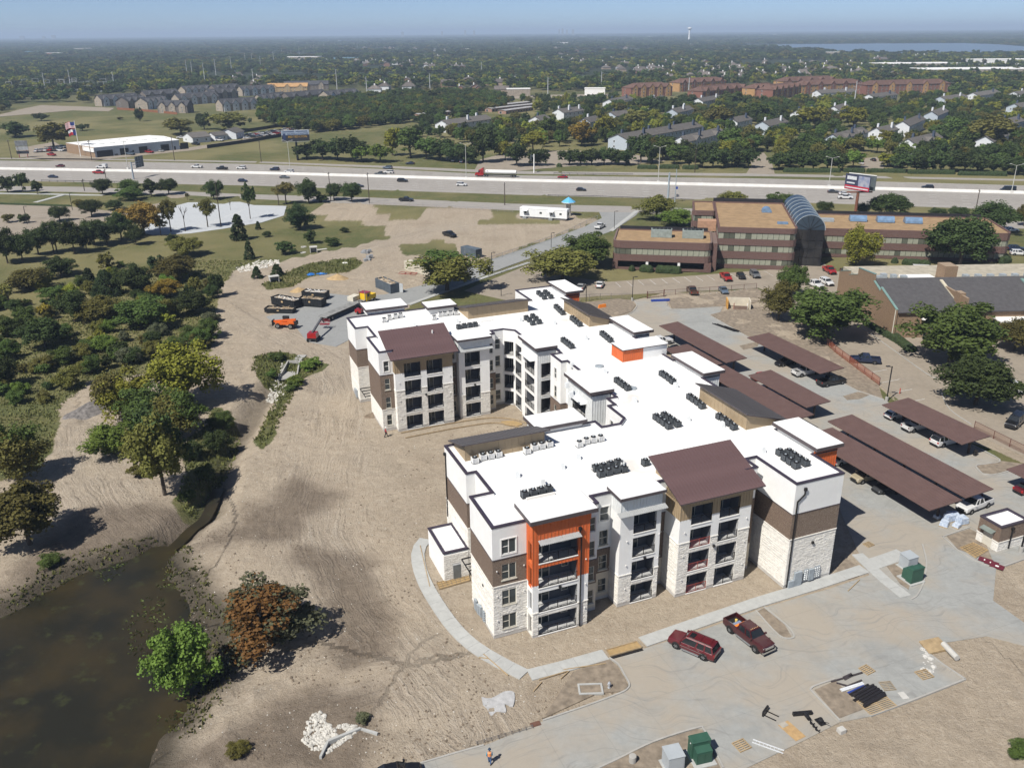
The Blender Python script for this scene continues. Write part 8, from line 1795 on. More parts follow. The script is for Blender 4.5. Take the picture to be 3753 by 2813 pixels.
def crown_mesh(shape,n,size,seed,mt,clumps=26,mt2=None):
 r=np.random.default_rng(seed)
 if shape == 'cedar':
  z=r.uniform(.04,.96,clumps*2)**1.1;rad=(1-z)**.75*.9+.04;a=r.uniform(0,2*PI,len(z));C=np.stack([np.cos(a)*rad*.75,np.sin(a)*rad*.75,z],-1);R_=.12+.16*(1-z)
 else:
  lo={'oak':.15,'bush':.0,'thin':.36,'tall':.08}[shape]
  v=r.normal(size=(clumps,3));v /= np.linalg.norm(v,axis=1)[:,None];q=r.uniform(.12,.92,clumps)[:,None]**.55;v=v*q*(1+.22*np.sin(np.arctan2(v[:,1],v[:,0])*3+seed))[:,None]
  zc,zh=(1+lo)/2,(1-lo)/2;C=np.stack([v[:,0]*.78,v[:,1]*.78,zc+v[:,2]*zh*.84],-1);C[:,2]=np.where(C[:,2] < lo+.06,lo+.06+r.uniform(0,.1,clumps),C[:,2]);R_=r.uniform(.14,.3,clumps)*(.75 if shape == 'thin' else 1)*(1.25 if clumps < 20 else 1)
 k=r.integers(0,len(C),n);d=r.normal(size=(n,3));d /= np.linalg.norm(d,axis=1)[:,None];d[:,2]=np.where(d[:,2] < -.3,-d[:,2]*.5,d[:,2])
 p=C[k]+d*(R_[k]*r.uniform(.55,1.08,n))[:,None]*np.array([1,1,.75 if shape != 'cedar' else .5])
 nn=d+r.normal(size=(n,3))*.55;nn /= np.linalg.norm(nn,axis=1)[:,None];u=np.cross(nn,r.normal(size=(n,3)));u /= np.linalg.norm(u,axis=1)[:,None];w=np.cross(nn,u)
 s=(size*r.uniform(.6,1.35,n))[:,None]
 q3=np.array([1,1,.45]);V=np.stack([p-(u*s+w*s*.55)*q3,p+(u*s*.2-w*s)*q3,p+(u*s+w*s*.5)*q3,p-(u*s*.3-w*s)*q3],1).reshape(-1,3)
 me=bpy.data.meshes.new('crown');me.vertices.add(4*n);me.vertices.foreach_set('co',V.ravel());me.loops.add(4*n);me.loops.foreach_set('vertex_index',np.arange(4*n,dtype=np.int32));me.polygons.add(n);me.polygons.foreach_set('loop_start',np.arange(0,4*n,4,dtype=np.int32));me.polygons.foreach_set('loop_total',np.full(n,4,np.int32));me.update(calc_edges=True);me.materials.append(mt)
 if mt2 is not None:me.materials.append(mt2);me.polygons.foreach_set('material_index',(C[k][:,0]+(C[k][:,2]-.6)*1.2+r.normal(size=n)*.12 > .12).astype(np.int32))
 return me
def trunk_mesh(shape,seed,limbs=6):
 rn=random.Random(seed);mb=MB();th={'oak':.45,'bush':.3,'thin':.6,'tall':.5,'cedar':.85,'bare':.55}[shape];mb.cyl((0,0,-.03),(.02,.01,th),.055,.032,7)
 for i in range(limbs if shape != 'cedar' else 2):
  a=2*PI*i/limbs+rn.uniform(-.4,.4);z0=th*rn.uniform(.55,1);e=Vector((math.cos(a)*rn.uniform(.4,.65),math.sin(a)*rn.uniform(.4,.65),min(.93,z0+rn.uniform(.2,.4))));m1=Vector((e.x*.45,e.y*.45,z0+(e.z-z0)*.65));mb.cyl((.015,.01,z0),m1,.028,.018,5);mb.cyl(m1,e,.018,.006,5)
  if shape in ('bare','thin'):
   for k in range(4):f=m1.lerp(e,rn.random());mb.cyl(f,f+Vector((rn.uniform(-.25,.25),rn.uniform(-.25,.25),rn.uniform(.05,.2))),.009,.003,4)
 return mb.mesh('trunk',BARK)
TM_={}
def tree_meshes(shape,kind,lod):
 v=random.randrange(2);key=(shape,kind,lod,v)
 if key not in TM_:
  n,s,c=((13000,.033,70),(3000,.066,44),(560,.14,16))[lod]
  if shape == 'thin':n=int(n*.55)
  kd=kind.split('+');TM_[key]=(crown_mesh(shape,n,s,hash(key[3])+len(TM_)*7+lod,LEAF[kd[0]],c,LEAF[kd[1]] if len(kd) > 1 else None) if shape != 'bare' else None,trunk_mesh(shape,len(TM_)+5))
 return TM_[key]
NT=[0]
TREES=[]
def tree(p,r,h,shape,kind,label,group,lod=1):
 nm={'cedar':'cedar_tree','bush':'shrub','bare':'bare_tree'}.get(shape,'broadleaf_tree');t0=thing(nm,label,'shrub' if shape == 'bush' else 'tree',p,random.uniform(0,6.28),group);t0.scale=(r,r,h);cm_,tm_=tree_meshes(shape,kind,lod)
 if cm_:TREES.append((shape,kind,lod,obj('crown',cm_,t0)))
 obj('trunk',tm_,t0);NT[0] += 1;return t0
KW=dict(dark='dark green',mid='green',bright='bright green',olive='olive green',yellow='yellow leaved',lime='yellow green',brown='brown leaved',cedar='deep green',grey='grey green',pale='pale')
def pt(x,by,ty,w,kind='mid',shape='oak',label=None,where='',group=None,lod=1):
 p=GG(x,by);r=max(.5,w*.64*depth(p)/FPX);n_=Vector((p.x,p.y,0)).normalized()
 if shape in ('oak','tall','bush'):p=p+n_*(r*{'oak':.5,'tall':.45,'bush':.8}[shape]);p.z=hgt(p.x,p.y)
 h=max(.8,ztop(p+n_*(r*(.45 if shape != 'cedar' else 0)),x,ty)-p.z);h=max(h,r*.8)
 return tree(p,r,h,shape,kind,label or (KW[kind.split('+')[0]]+' '+{'cedar':'conical cedar','bush':'shrub','bare':'leafless tree','thin':'thin crowned tree','oak':'spreading tree','tall':'tree'}[shape]+' '+where),group or (None if label else 'plants '+where),lod)
# named ones near the site
N0=0
for a in ((700,2590,2225,235,'bright','bush','bright green willowy tree standing in the pond edge'),(1005,2465,2096,360,'grey+brown','bush','grey green and rust coloured oak on the dirt bank by the pond'),(690,1530,1225,250,'lime','bush','tall yellow green tree above the dirt track bend'),(462,1570,1325,210,'lime+olive','bush','olive tree beside the grey brush heap'),(660,1640,1410,190,'olive+mid','bush','green and olive tree in the middle of the clump by the ditch'),(425,1705,1520,190,'bright','bush','low dense green tree at the edge of the cleared track'),(610,1846,1478,235,'olive+dark','oak','tall tree with a bare pale trunk at the front of the ditch clump'),(560,1620,1400,190,'mid','bush','green tree half hidden in the middle of the ditch clump'),(80,1800,1530,200,'olive+mid','bush','green and olive tree at the field edge left of the track'),(120,2035,1735,285,'olive','oak','large olive tree casting a long shadow over the pond bank'),(20,1440,1290,120,'dark','bush','dark rounded tree in the tall grass at the field edge'),(3735,2800,2715,95,'mid','bush','green shrub on the bare dirt beyond the laydown area'),
 (1640,1088,905,262,'olive+mid','oak','leaning green tree between the cream container and the apartment roof'),(2062,1052,892,250,'olive','oak','broad olive tree over the office lot left of the brick office'),(2150,990,845,190,'mid','oak','round green tree behind the broad olive tree'),(2405,815,710,145,'olive','oak','open crowned tree on the lawn behind the office left wing'),(2478,840,760,113,'bright','bush','bright green rounded tree beside the office middle block'),(3018,1270,1045,305,'mid','oak','large round green tree over the orange fence'),(2850,1185,1022,118,'olive','tall','ragged olive tree beside the bin enclosure'),(2900,1092,965,105,'mid','tall','green tree behind the ragged olive tree'),(3142,985,822,115,'lime','tall','feathery light green tree before the office right wing'),(3515,992,785,228,'dark','oak','huge dark evergreen oak before the office right wing'),(3475,1372,1088,345,'mid','oak','huge green tree before the slate roofed brick row'),(3568,1512,1285,265,'dark','oak','dark oak on the kerbed lawn'),(3715,1300,1155,165,'olive','oak','olive tree to the right of the huge green tree'),(3755,1185,1085,80,'lime','oak','light green tree at the end of the slate roof'),(1098,850,738,102,'cedar','bush','big dense dark cedar beside the white parking lot')):
 pt(*a[:6],label=a[6],lod=0)
W1='in the overgrown field'
for x,by,ty,w,k,s in ((170,1285,1150,150,'dark','oak'),(228,1025,931,106,'dark','bush'),(115,1080,967,147,'olive','bush'),(36,1125,1035,50,'pale','thin'),(200,1110,1049,90,'mid','bush'),(332,1055,980,54,'cedar','cedar'),(393,1080,988,94,'cedar','cedar'),(498,1085,963,117,'dark','oak'),(460,1050,1004,50,'yellow','tall'),(392,990,918,62,'olive','tall'),(576,1000,931,61,'cedar','bush'),(650,1035,930,158,'olive','oak'),(614,1100,1016,106,'yellow','oak'),(708,1160,1057,122,'dark','oak'),(382,1195,1073,155,'olive','oak'),(540,1215,1081,170,'mid','oak'),(277,1190,1057,98,'dark','oak'),(620,1205,1143,61,'lime','thin'),(171,1170,1108,48,'yellow','thin'),(684,945,862,123,'olive','oak'),(640,920,850,50,'dark','tall'),(878,880,780,58,'cedar','cedar'),(1140,895,838,48,'dark','oak'),(1047,938,877,68,'dark','bush'),(947,843,810,20,'cedar','cedar'),(1262,855,835,32,'dark','bush'),(915,950,880,36,'cedar','cedar'),(977,872,845,32,'dark','bush'),(1220,905,870,55,'dark','bush'),(943,1020,975,38,'cedar','cedar'),(1017,1012,965,44,'cedar','cedar'),(800,1090,990,50,'dark','tall'),(330,1300,1240,80,'mid','bush'),(430,1300,1255,70,'dark','bush'),(650,1290,1230,80,'mid','bush'),(60,1240,1160,80,'dark','bush'),(20,1330,1240,90,'mid','bush'),(540,1270,1215,60,'olive','bush'),(300,1330,1260,100,'olive','bush'),(100,1200,1130,70,'mid','bush'),(720,1080,1010,60,'olive','tall'),(770,1250,1160,80,'mid','bush'),(800,1660,1560,90,'dark','bush'),(755,1760,1690,70,'mid','bush'),(820,1580,1500,80,'mid','bush'),(700,1700,1610,90,'dark','bush'),(520,1760,1690,70,'olive','bush'),(690,1840,1790,60,'mid','bush'),(185,2090,2030,80,'mid','bush'),(1330,2660,2630,55,'grey','bush'),(880,2790,2755,80,'olive','bush'),(1020,1330,1300,60,'mid','bush'),(1130,1365,1320,60,'bright','bush'),(1150,1345,1310,50,'bright','bush'),(1090,1420,1380,60,'bright','bush'),(995,1380,1350,40,'mid','bush'),(1070,1440,1400,50,'mid','bush')):pt(x,by,ty,w*1.05,k,s,None,W1,None,0 if w > 75 else 1)
FP=GP([(-60,1010),(330,985),(560,930),(740,960),(800,1060),(770,1260),(600,1330),(330,1370),(150,1500),(-60,1560)]);rn=random.Random(21);k=0
while k < 120:
 q=G(rn.uniform(-60,800),rn.uniform(930,1560))
 if float(poly_sd(np.array([q.x]),np.array([q.y]),FP)[0]) > 0 or rn.random() < (q.y < 150)*.8:continue
 k += 1;kd=rn.choices(('mid','dark','olive','lime','bright','grey'),(4,3,4,1,2,1))[0];sz=rn.uniform(1.1,3.3);q.z=hgt(q.x,q.y)-.05;tree(q,sz,sz*rn.uniform(.9,1.6),'bush',kd,KW[kd]+' shrub in the overgrown field','plants in the overgrown field',1 if sz < 2 else 0)
W2='in the dark row along the park lot'
for x,by,ty,w,k in ((30,970,833,90,'dark'),(143,940,827,90,'dark'),(210,930,800,80,'dark'),(275,935,805,85,'dark'),(348,905,797,95,'dark'),(447,885,773,95,'dark'),(395,905,810,90,'cedar'),(85,965,850,80,'dark'),(320,925,830,60,'cedar'),(500,900,820,60,'dark')):pt(x,by,ty,w,k,'oak',None,W2,None,0)
W3='by the park lawn and lots'
for x,by,ty,w,k,s in ((30,708,640,60,'dark','oak'),(85,706,625,46,'dark','tall'),(138,712,660,40,'dark','oak'),(378,717,652,66,'dark','oak'),(480,722,655,80,'mid','oak'),(556,723,655,62,'dark','oak'),(620,716,650,66,'dark','oak'),(785,735,655,66,'dark','tall'),(475,742,695,92,'mid','bush'),(296,763,727,50,'olive','oak'),(338,798,727,80,'dark','oak'),(422,772,730,65,'dark','oak'),(221,815,752,72,'dark','oak'),(29,818,780,44,'olive','oak'),(90,820,780,42,'dark','oak'),(530,868,730,145,'brown','oak'),(627,850,727,66,'olive','thin'),(680,848,745,44,'pale','bare'),(762,832,725,70,'olive','thin'),(918,802,673,48,'dark','thin'),(1049,748,663,78,'pale','thin'),(1133,748,650,82,'dark','tall'),(1225,738,668,64,'dark','oak'),(1290,744,665,70,'dark','oak'),(1180,745,710,50,'dark','bush'),(590,862,790,50,'olive','thin'),(688,735,705,18,'olive','thin'),(845,770,720,20,'olive','bare')):pt(x,by,ty,w,k,s,None,W3,None,0 if w > 62 else 1)
W4_='behind the brick office'
for x,by,ty,w,k,s in ((2682,765,705,116,'olive','oak'),(2850,772,712,108,'mid','oak'),(3257,805,706,145,'dark','oak'),(3437,803,757,66,'dark','bush'),(3507,808,753,70,'dark','oak'),(3635,862,735,152,'dark','oak'),(3750,832,745,60,'olive','oak'),(3020,790,735,60,'dark','oak'),(3160,790,740,50,'dark','bush')):pt(x,by,ty,w,k,s,None,W4_,None,0)
W5='on the far side of the highway'
ROW=[(1130,588,530,90,'dark'),(1180,590,515,90,'dark'),(1235,592,505,95,'dark'),(1290,595,498,100,'dark'),(1330,598,522,80,'bright'),(1395,600,520,88,'bright'),(1440,575,470,70,'lime'),(1500,580,460,105,'mid'),(1560,590,500,100,'mid'),(1615,592,505,110,'dark'),(1665,596,520,100,'dark'),(1715,602,530,100,'dark'),(1765,600,470,100,'dark'),(1830,575,480,85,'mid'),(1850,592,515,70,'lime'),(1895,612,520,90,'dark'),(1955,560,478,95,'lime'),(1970,612,545,80,'dark'),(2022,512,425,80,'mid'),(2130,538,440,95,'yellow'),(2212,515,412,72,'lime'),(2350,602,492,85,'dark'),(2432,592,500,95,'mid'),(2670,572,470,100,'mid'),(2340,478,395,100,'olive'),(2640,482,385,110,'olive'),(2380,412,350,95,'dark'),(2505,392,345,70,'dark'),(2685,398,335,105,'mid'),(2770,452,370,95,'mid'),(2102,327,287,40,'lime'),(3130,618,550,70,'bright'),(3255,614,556,68,'lime'),(3640,562,412,160,'olive'),(2960,470,385,115,'lime'),(3130,470,392,90,'lime'),(3560,560,470,110,'mid'),(3500,520,430,90,'mid'),(195,545,440,120,'olive'),(60,505,445,100,'dark'),(300,480,452,44,'dark'),(155,445,418,52,'dark'),(510,445,395,34,'dark'),(665,495,440,118,'olive'),(755,475,405,54,'dark'),(840,485,420,118,'olive'),(440,440,425,24,'olive'),(920,455,432,14,'dark')]
ROW += [(x,607,545,70,'dark') for x in range(2085,2310,42)]+[(x,618,545,74,'dark') for x in range(2530,2770,42)]+[(x,628,556,74,'dark') for x in range(2850,3100,44)]+[(x,634,560,76,'dark') for x in range(3310,3580,44)]+[(x,642,570,76,'dark') for x in range(3590,3760,44)]
for x,by,ty,w,k in ROW:pt(x+random.uniform(-6,6),by+random.uniform(-2,2),ty+random.uniform(-6,6),w*random.uniform(.9,1.1),k,'oak',None,W5,None,1)
# ------------------------------------------------------------------ houses of the suburb, then the woods that run to the horizon
SUB=[[(1260,172),(1890,163),(1890,192),(1260,192)],[(1890,160),(2700,156),(2760,196),(1890,190)],[(1000,225),(1300,230),(1700,238),(1700,262),(1000,272)],[(2060,224),(2250,218),(2250,242),(2060,240)],[(2180,232),(2800,228),(2800,290),(2250,270)],[(2800,235),(3320,245),(3320,300),(2800,290)],[(820,290),(960,285),(960,320),(820,325)],[(2380,258),(2700,250),(2760,300),(2420,296)],[(1320,300),(1900,300),(1900,345),(1330,340)],[(1500,205),(2100,200),(2100,232),(1500,240)],[(3100,215),(3500,212),(3500,235),(3100,232)]]
CNT=[46,52,30,12,44,36,8,20,16,14,8]
HW_=[mat('house_brick_tan',(.33,.26,.2),.9,.1,.5),mat('house_brick_red',(.24,.14,.1),.9,.1,.5),WSID]
rn=random.Random(3);hs=[]
for poly,n in zip(SUB,CNT):
 P_=GP(poly);k=0
 for _ in range(n*6):
  if k >= n:break
  f=rn.random(),rn.random();a=Vector(P_[0]).lerp(Vector(P_[1]),f[0]);c=Vector(P_[3]).lerp(Vector(P_[2]),f[0]);q=a.lerp(c,f[1])
  if any((q.x-x)**2+(q.y-y)**2 < 20**2 for x,y in hs):continue
  hs.append((q.x,q.y));k += 1;ang=rn.choice((0,PI/2))+rn.uniform(-.2,.2);d=Vector((math.cos(ang),math.sin(ang),0))*rn.uniform(11,16);q3=Vector((q.x,q.y,0))
  gabled(tuple(q3-d/2),tuple(q3+d/2),rn.uniform(10,13),rn.uniform(3.2,5.5),rn.uniform(3,4.4),rn.choice(HW_),HOUSER,'house','suburban house with grey brown roof among the trees','house','suburban houses beyond the highway',(1.1,1.4),(),5,1 if rn.random() < .6 else 0,0,hip=1 if rn.random() < .55 else 0,chm=FRAMEW)
# big pale roofs: stores, warehouses and schools in the distance
rn=random.Random(9)
for x,y,w,c in [(3350,250,250,'t'),(3560,272,330,'t'),(3650,235,180,'w'),(2400,140,50,'w'),(2255,126,30,'w'),(2060,165,40,'w'),(2130,127,60,'w'),(1230,150,36,'w'),(450,140,40,'w'),(100,144,80,'w'),(700,136,90,'w'),(860,134,60,'w'),(2880,130,90,'w'),(2700,133,70,'w'),(1700,190,60,'w'),(1440,131,36,'w'),(3100,109,60,'w'),(1110,222,120,'t'),(1270,226,80,'b'),(305,188,50,'t'),(130,200,50,'b'),(1080,160,30,'r'),(200,206,50,'r'),(1900,352,80,'t'),(2180,350,70,'w'),(3050,205,40,'t')]:
 p=G(x,y);W_=w*p.length/FPX;t0=thing('low_commercial_building','distant low flat roofed commercial building above the treetops','building',p,rn.uniform(-.15,.15),'distant commercial buildings');h=min(13,6+p.length/900);cm={'t':STON,'w':FRAMEW,'b':mat('distant_blue_roof',(.2,.35,.45),.6),'r':mat('distant_red_roof',(.3,.1,.07),.7)}[c]
 MB().box(-W_/2,W_/2,-W_*.2,W_*.2,0,h).build('wall',cm,t0);MB().box(-W_/2-.3,W_/2+.3,-W_*.2-.3,W_*.2+.3,h,h+.8).build('roof',FRAMEW if c != 'b' else cm,t0);OCC.append((p.x,p.y,W_*.35))
OBK=np.array(OCC)
FIELD=[GP([(-300,590),(-300,440),(0,430),(330,403),(600,427),(760,420),(960,388),(945,450),(1120,494),(1500,452),(1560,470),(1420,500),(1330,505),(1100,530),(1080,600),(0,590)]),GP([(1340,345),(1900,340),(2250,340),(2250,365),(1900,375),(1340,372)]),GP([(0,400),(330,392),(280,375),(0,385)]),GP([(1400,300),(1470,298),(1470,308),(1400,310)]),GP([(520,330),(620,326),(620,334),(520,338)]),GP([(750,290),(800,268),(815,285),(770,300)])]
FIELD += [GP([(330,428),(720,428),(1320,388),(1320,322),(1000,318),(660,332),(500,355),(330,378)]),GP([(2270,372),(2560,384),(2830,376),(3480,360),(3480,318),(2820,312),(2450,318),(2270,335)])]
LAKE=GP([(2780,166),(2900,163),(3533,159),(3753,170),(4000,175),(4000,200),(3753,200),(3395,203),(3102,198),(2981,187),(2850,176)])
def scatter(y0,y1,sp,seed):
 r=np.random.default_rng(seed);ys=np.arange(y0,y1,sp);pts=[]
 for y in ys:xs=np.arange(-.72*y-40,.72*y+40,sp);pts.append(np.stack([xs+r.uniform(-.45,.45,len(xs))*sp,y+r.uniform(-.45,.45,len(xs))*sp],-1))
 P_=np.concatenate(pts);x,y=P_[:,0],P_[:,1];keep=np.ones(len(P_),bool)
 ex,ey=farE[1][0],farE[1][1];fx,fy=farE[9][0],farE[9][1];keep &= (y-ey-(x-ex)*(fy-ey)/(fx-ex)) > 42
 for g in FIELD+[LAKE]+[PAVE[k] for k in ('dealer_lot','auto_yard','apartment_drive','entrance_drive','visitor_drive','town_street','back_street')]:keep &= poly_sd(x,y,g) > 3
 keep &= fbm(x,y,max(60,sp*9),3,5) > (.32 if y1 < 1600 else .36)
 for ox,oy,orr in OCC:keep &= ((x-ox)**2+(y-oy)**2) > (orr+sp*.3)**2
 return P_[keep],r
def woodland(pts,r,src,smin,smax,hmin,hmax):
 for k,o in enumerate(src):
  q=pts[k::len(src)]
  if len(q) == 0:continue
  me=bpy.data.meshes.new('woodland');me.vertices.add(len(q));me.vertices.foreach_set('co',np.concatenate([q,np.full((len(q),1),-.3)],1).ravel());s_=r.uniform(smin,smax,len(q));a=me.attributes.new('sc','FLOAT_VECTOR','POINT');a.data.foreach_set('vector',np.stack([s_,s_,r.uniform(hmin,hmax,len(q))],-1).astype(np.float32).ravel());ro=me.attributes.new('rt','FLOAT_VECTOR','POINT');ro.data.foreach_set('vector',np.stack([np.zeros(len(q)),np.zeros(len(q)),r.uniform(0,6.28,len(q))],-1).astype(np.float32).ravel())
  w=stuff(obj('woodland',me));ng=bpy.data.node_groups.new('woodland','GeometryNodeTree');ng.interface.new_socket('Geometry',in_out='INPUT',socket_type='NodeSocketGeometry');ng.interface.new_socket('Geometry',in_out='OUTPUT',socket_type='NodeSocketGeometry')
  gi,go,oi,ip=(ng.nodes.new(n) for n in ('NodeGroupInput','NodeGroupOutput','GeometryNodeObjectInfo','GeometryNodeInstanceOnPoints'));oi.inputs['Object'].default_value=o;oi.transform_space='ORIGINAL'
  for nm,soc in (('sc','Scale'),('rt','Rotation')):na=ng.nodes.new('GeometryNodeInputNamedAttribute');na.data_type='FLOAT_VECTOR';na.inputs[0].default_value=nm;ng.links.new(na.outputs[0],ip.inputs[soc])
  ng.links.new(gi.outputs[0],ip.inputs['Points']);ng.links.new(oi.outputs['Geometry'],ip.inputs['Instance']);ng.links.new(ip.outputs[0],go.inputs[0]);md=w.modifiers.new('woodland','NODES');md.node_group=ng
def srcs(kinds,lod):
 out=[]
 for k in kinds:
  c=[o for s_,kk,l,o in TREES if kk == k and l == lod and s_ == 'oak']
  if c:out.append(c[0])
 return out
# three small trees give the far woods their crowns
for k,x in (('dark',1500),('mid',1560),('olive',1620),('lime',1680)):pt(x,372,352,26,k,'oak',None,'at the edge of the wood beyond the field',None,2)
# the 150 largest trees of the apartment woods stand singly, the rest is woodland
P1,r1=scatter(425,900,11.5,1);od=np.argsort(np.hypot(P1[:,0],P1[:,1]));P1=P1[od]
for x,y in P1[:95]:k=random.choices(('dark','mid','olive','bright','lime'),(5,4,2,1,1))[0];tree(Vector((x,y,-.05)),random.uniform(4,6.5),random.uniform(6.5,10.5),'oak',k,KW[k]+' tree among the far houses and lots','trees among the far houses',1)
woodland(P1[95:],r1,srcs(('dark','mid','dark','olive','mid','dark','lime'),1),3.6,6.4,5.5,10)
BELT=GP([(950,388),(1100,386),(1300,362),(1500,347),(1780,347),(1850,362),(1860,400),(1700,428),(1560,432),(1500,450),(1300,476),(1120,490),(1000,462),(948,446)])
r=np.random.default_rng(4);bx=np.array(BELT);q=r.uniform(bx.min(0),bx.max(0),(9000,2));q=q[poly_sd(q[:,0],q[:,1],BELT) < -1][:1100];woodland(q,r,srcs(('dark','mid','olive','brown','dark','mid'),1),3.6,6,6,9.5)
P2,r2=scatter(900,2300,16,2);woodland(P2,r2,srcs(('dark','mid','dark','olive','mid','lime'),2),4.5,9.5,5.5,11)
P3,r3=scatter(2300,6000,34,3);woodland(P3,r3,srcs(('dark','mid','dark','olive'),2),9,24,6,13)
P4,r4=scatter(6000,20000,110,4);woodland(P4,r4,srcs(('dark','mid'),2),60,110,11,18)
# ------------------------------------------------------------------ tall grass and pond weed
def tufts(polys,n,hmin,hmax,wid,mts,name,seed,zf=None,blades=3):
 r=np.random.default_rng(seed);mb=[]
 for poly in polys:
  b=np.array(poly);lo,hi=b.min(0),b.max(0);lo=np.maximum(lo,(-110,56));hi=np.minimum(hi,(95,260))
  if (hi <= lo).any():continue
  k=r.uniform(lo,hi,(n*3,2));k=k[poly_sd(k[:,0],k[:,1],poly) < 0][:int(min(n,(hi-lo).prod()*1.3))];mb.append(k)
 k=np.concatenate(mb);V=[];
 z=np.array([zf if zf is not None else hgt(a,c) for a,c in k]);m_=len(k);vs=np.zeros((m_,blades,4,3))
 for b in range(blades):
  a=r.uniform(0,6.28,m_);h=r.uniform(hmin,hmax,m_);w=wid*r.uniform(.6,1.3,m_);dx,dy=np.cos(a)*w,np.sin(a)*w;lx,ly=r.normal(0,.35,m_)*h,r.normal(0,.35,m_)*h;ox,oy=r.normal(0,wid,m_),r.normal(0,wid,m_)
  for i,(s_,t_) in enumerate(((-1,0),(1,0),(.5,1),(-.5,1))):vs[:,b,i,0]=k[:,0]+ox+dx*s_+lx*t_;vs[:,b,i,1]=k[:,1]+oy+dy*s_+ly*t_;vs[:,b,i,2]=z-.05+h*t_
 V=vs.reshape(-1,3);n4=len(V)//4;me=bpy.data.meshes.new(name);me.vertices.add(len(V));me.vertices.foreach_set('co',V.ravel());me.loops.add(len(V));me.loops.foreach_set('vertex_index',np.arange(len(V),dtype=np.int32));me.polygons.add(n4);me.polygons.foreach_set('loop_start',np.arange(0,len(V),4,dtype=np.int32));me.polygons.foreach_set('loop_total',np.full(n4,4,np.int32));me.update(calc_edges=True);me.materials.append(mts);return stuff(obj(name,me))
GRS=leafmat('grass_blade',(.22,.215,.085),(.125,.14,.05));GRY=leafmat('weed_blade',(.2,.21,.07),(.1,.12,.04))
tufts([GP([(0,870),(450,900),(880,830),(1130,790),(1390,840),(1400,870),(1150,930),(860,990),(790,1080),(770,1280),(560,1370),(350,1400),(230,1480),(200,1560),(200,1640),(150,1690),(0,1740),(-300,1750),(-300,880)])],15000,.12,.42,.16,GRS,'tall_grass',1)
tufts(GRASSES[:6],1500,.2,.6,.16,GRY,'weeds',2)
BANK=smooth_line([tuple(p) for p in POND[1:16]],4);bk=offset_line(BANK,2.2),offset_line(BANK,-2.2);tufts([[tuple(p) for p in bk[0]]+[tuple(p) for p in bk[1]][::-1]],1000,.12,.4,.16,GRY,'bank_weeds',5)
tufts([[tuple(G(x,y,-1)[:2]) for x,y in p] for p in ([(460,2290),(520,2190),(585,2165),(620,2230),(610,2330),(560,2420),(470,2410)],[(575,2110),(640,2090),(650,2140),(590,2160)],[(340,2080),(430,2040),(470,2080),(380,2150)],[(560,2600),(680,2590),(700,2640),(600,2660)])],1500,.03,.22,.2,leafmat('pond_weed_leaf',(.15,.19,.06)),'pond_weed',3,-1.0)
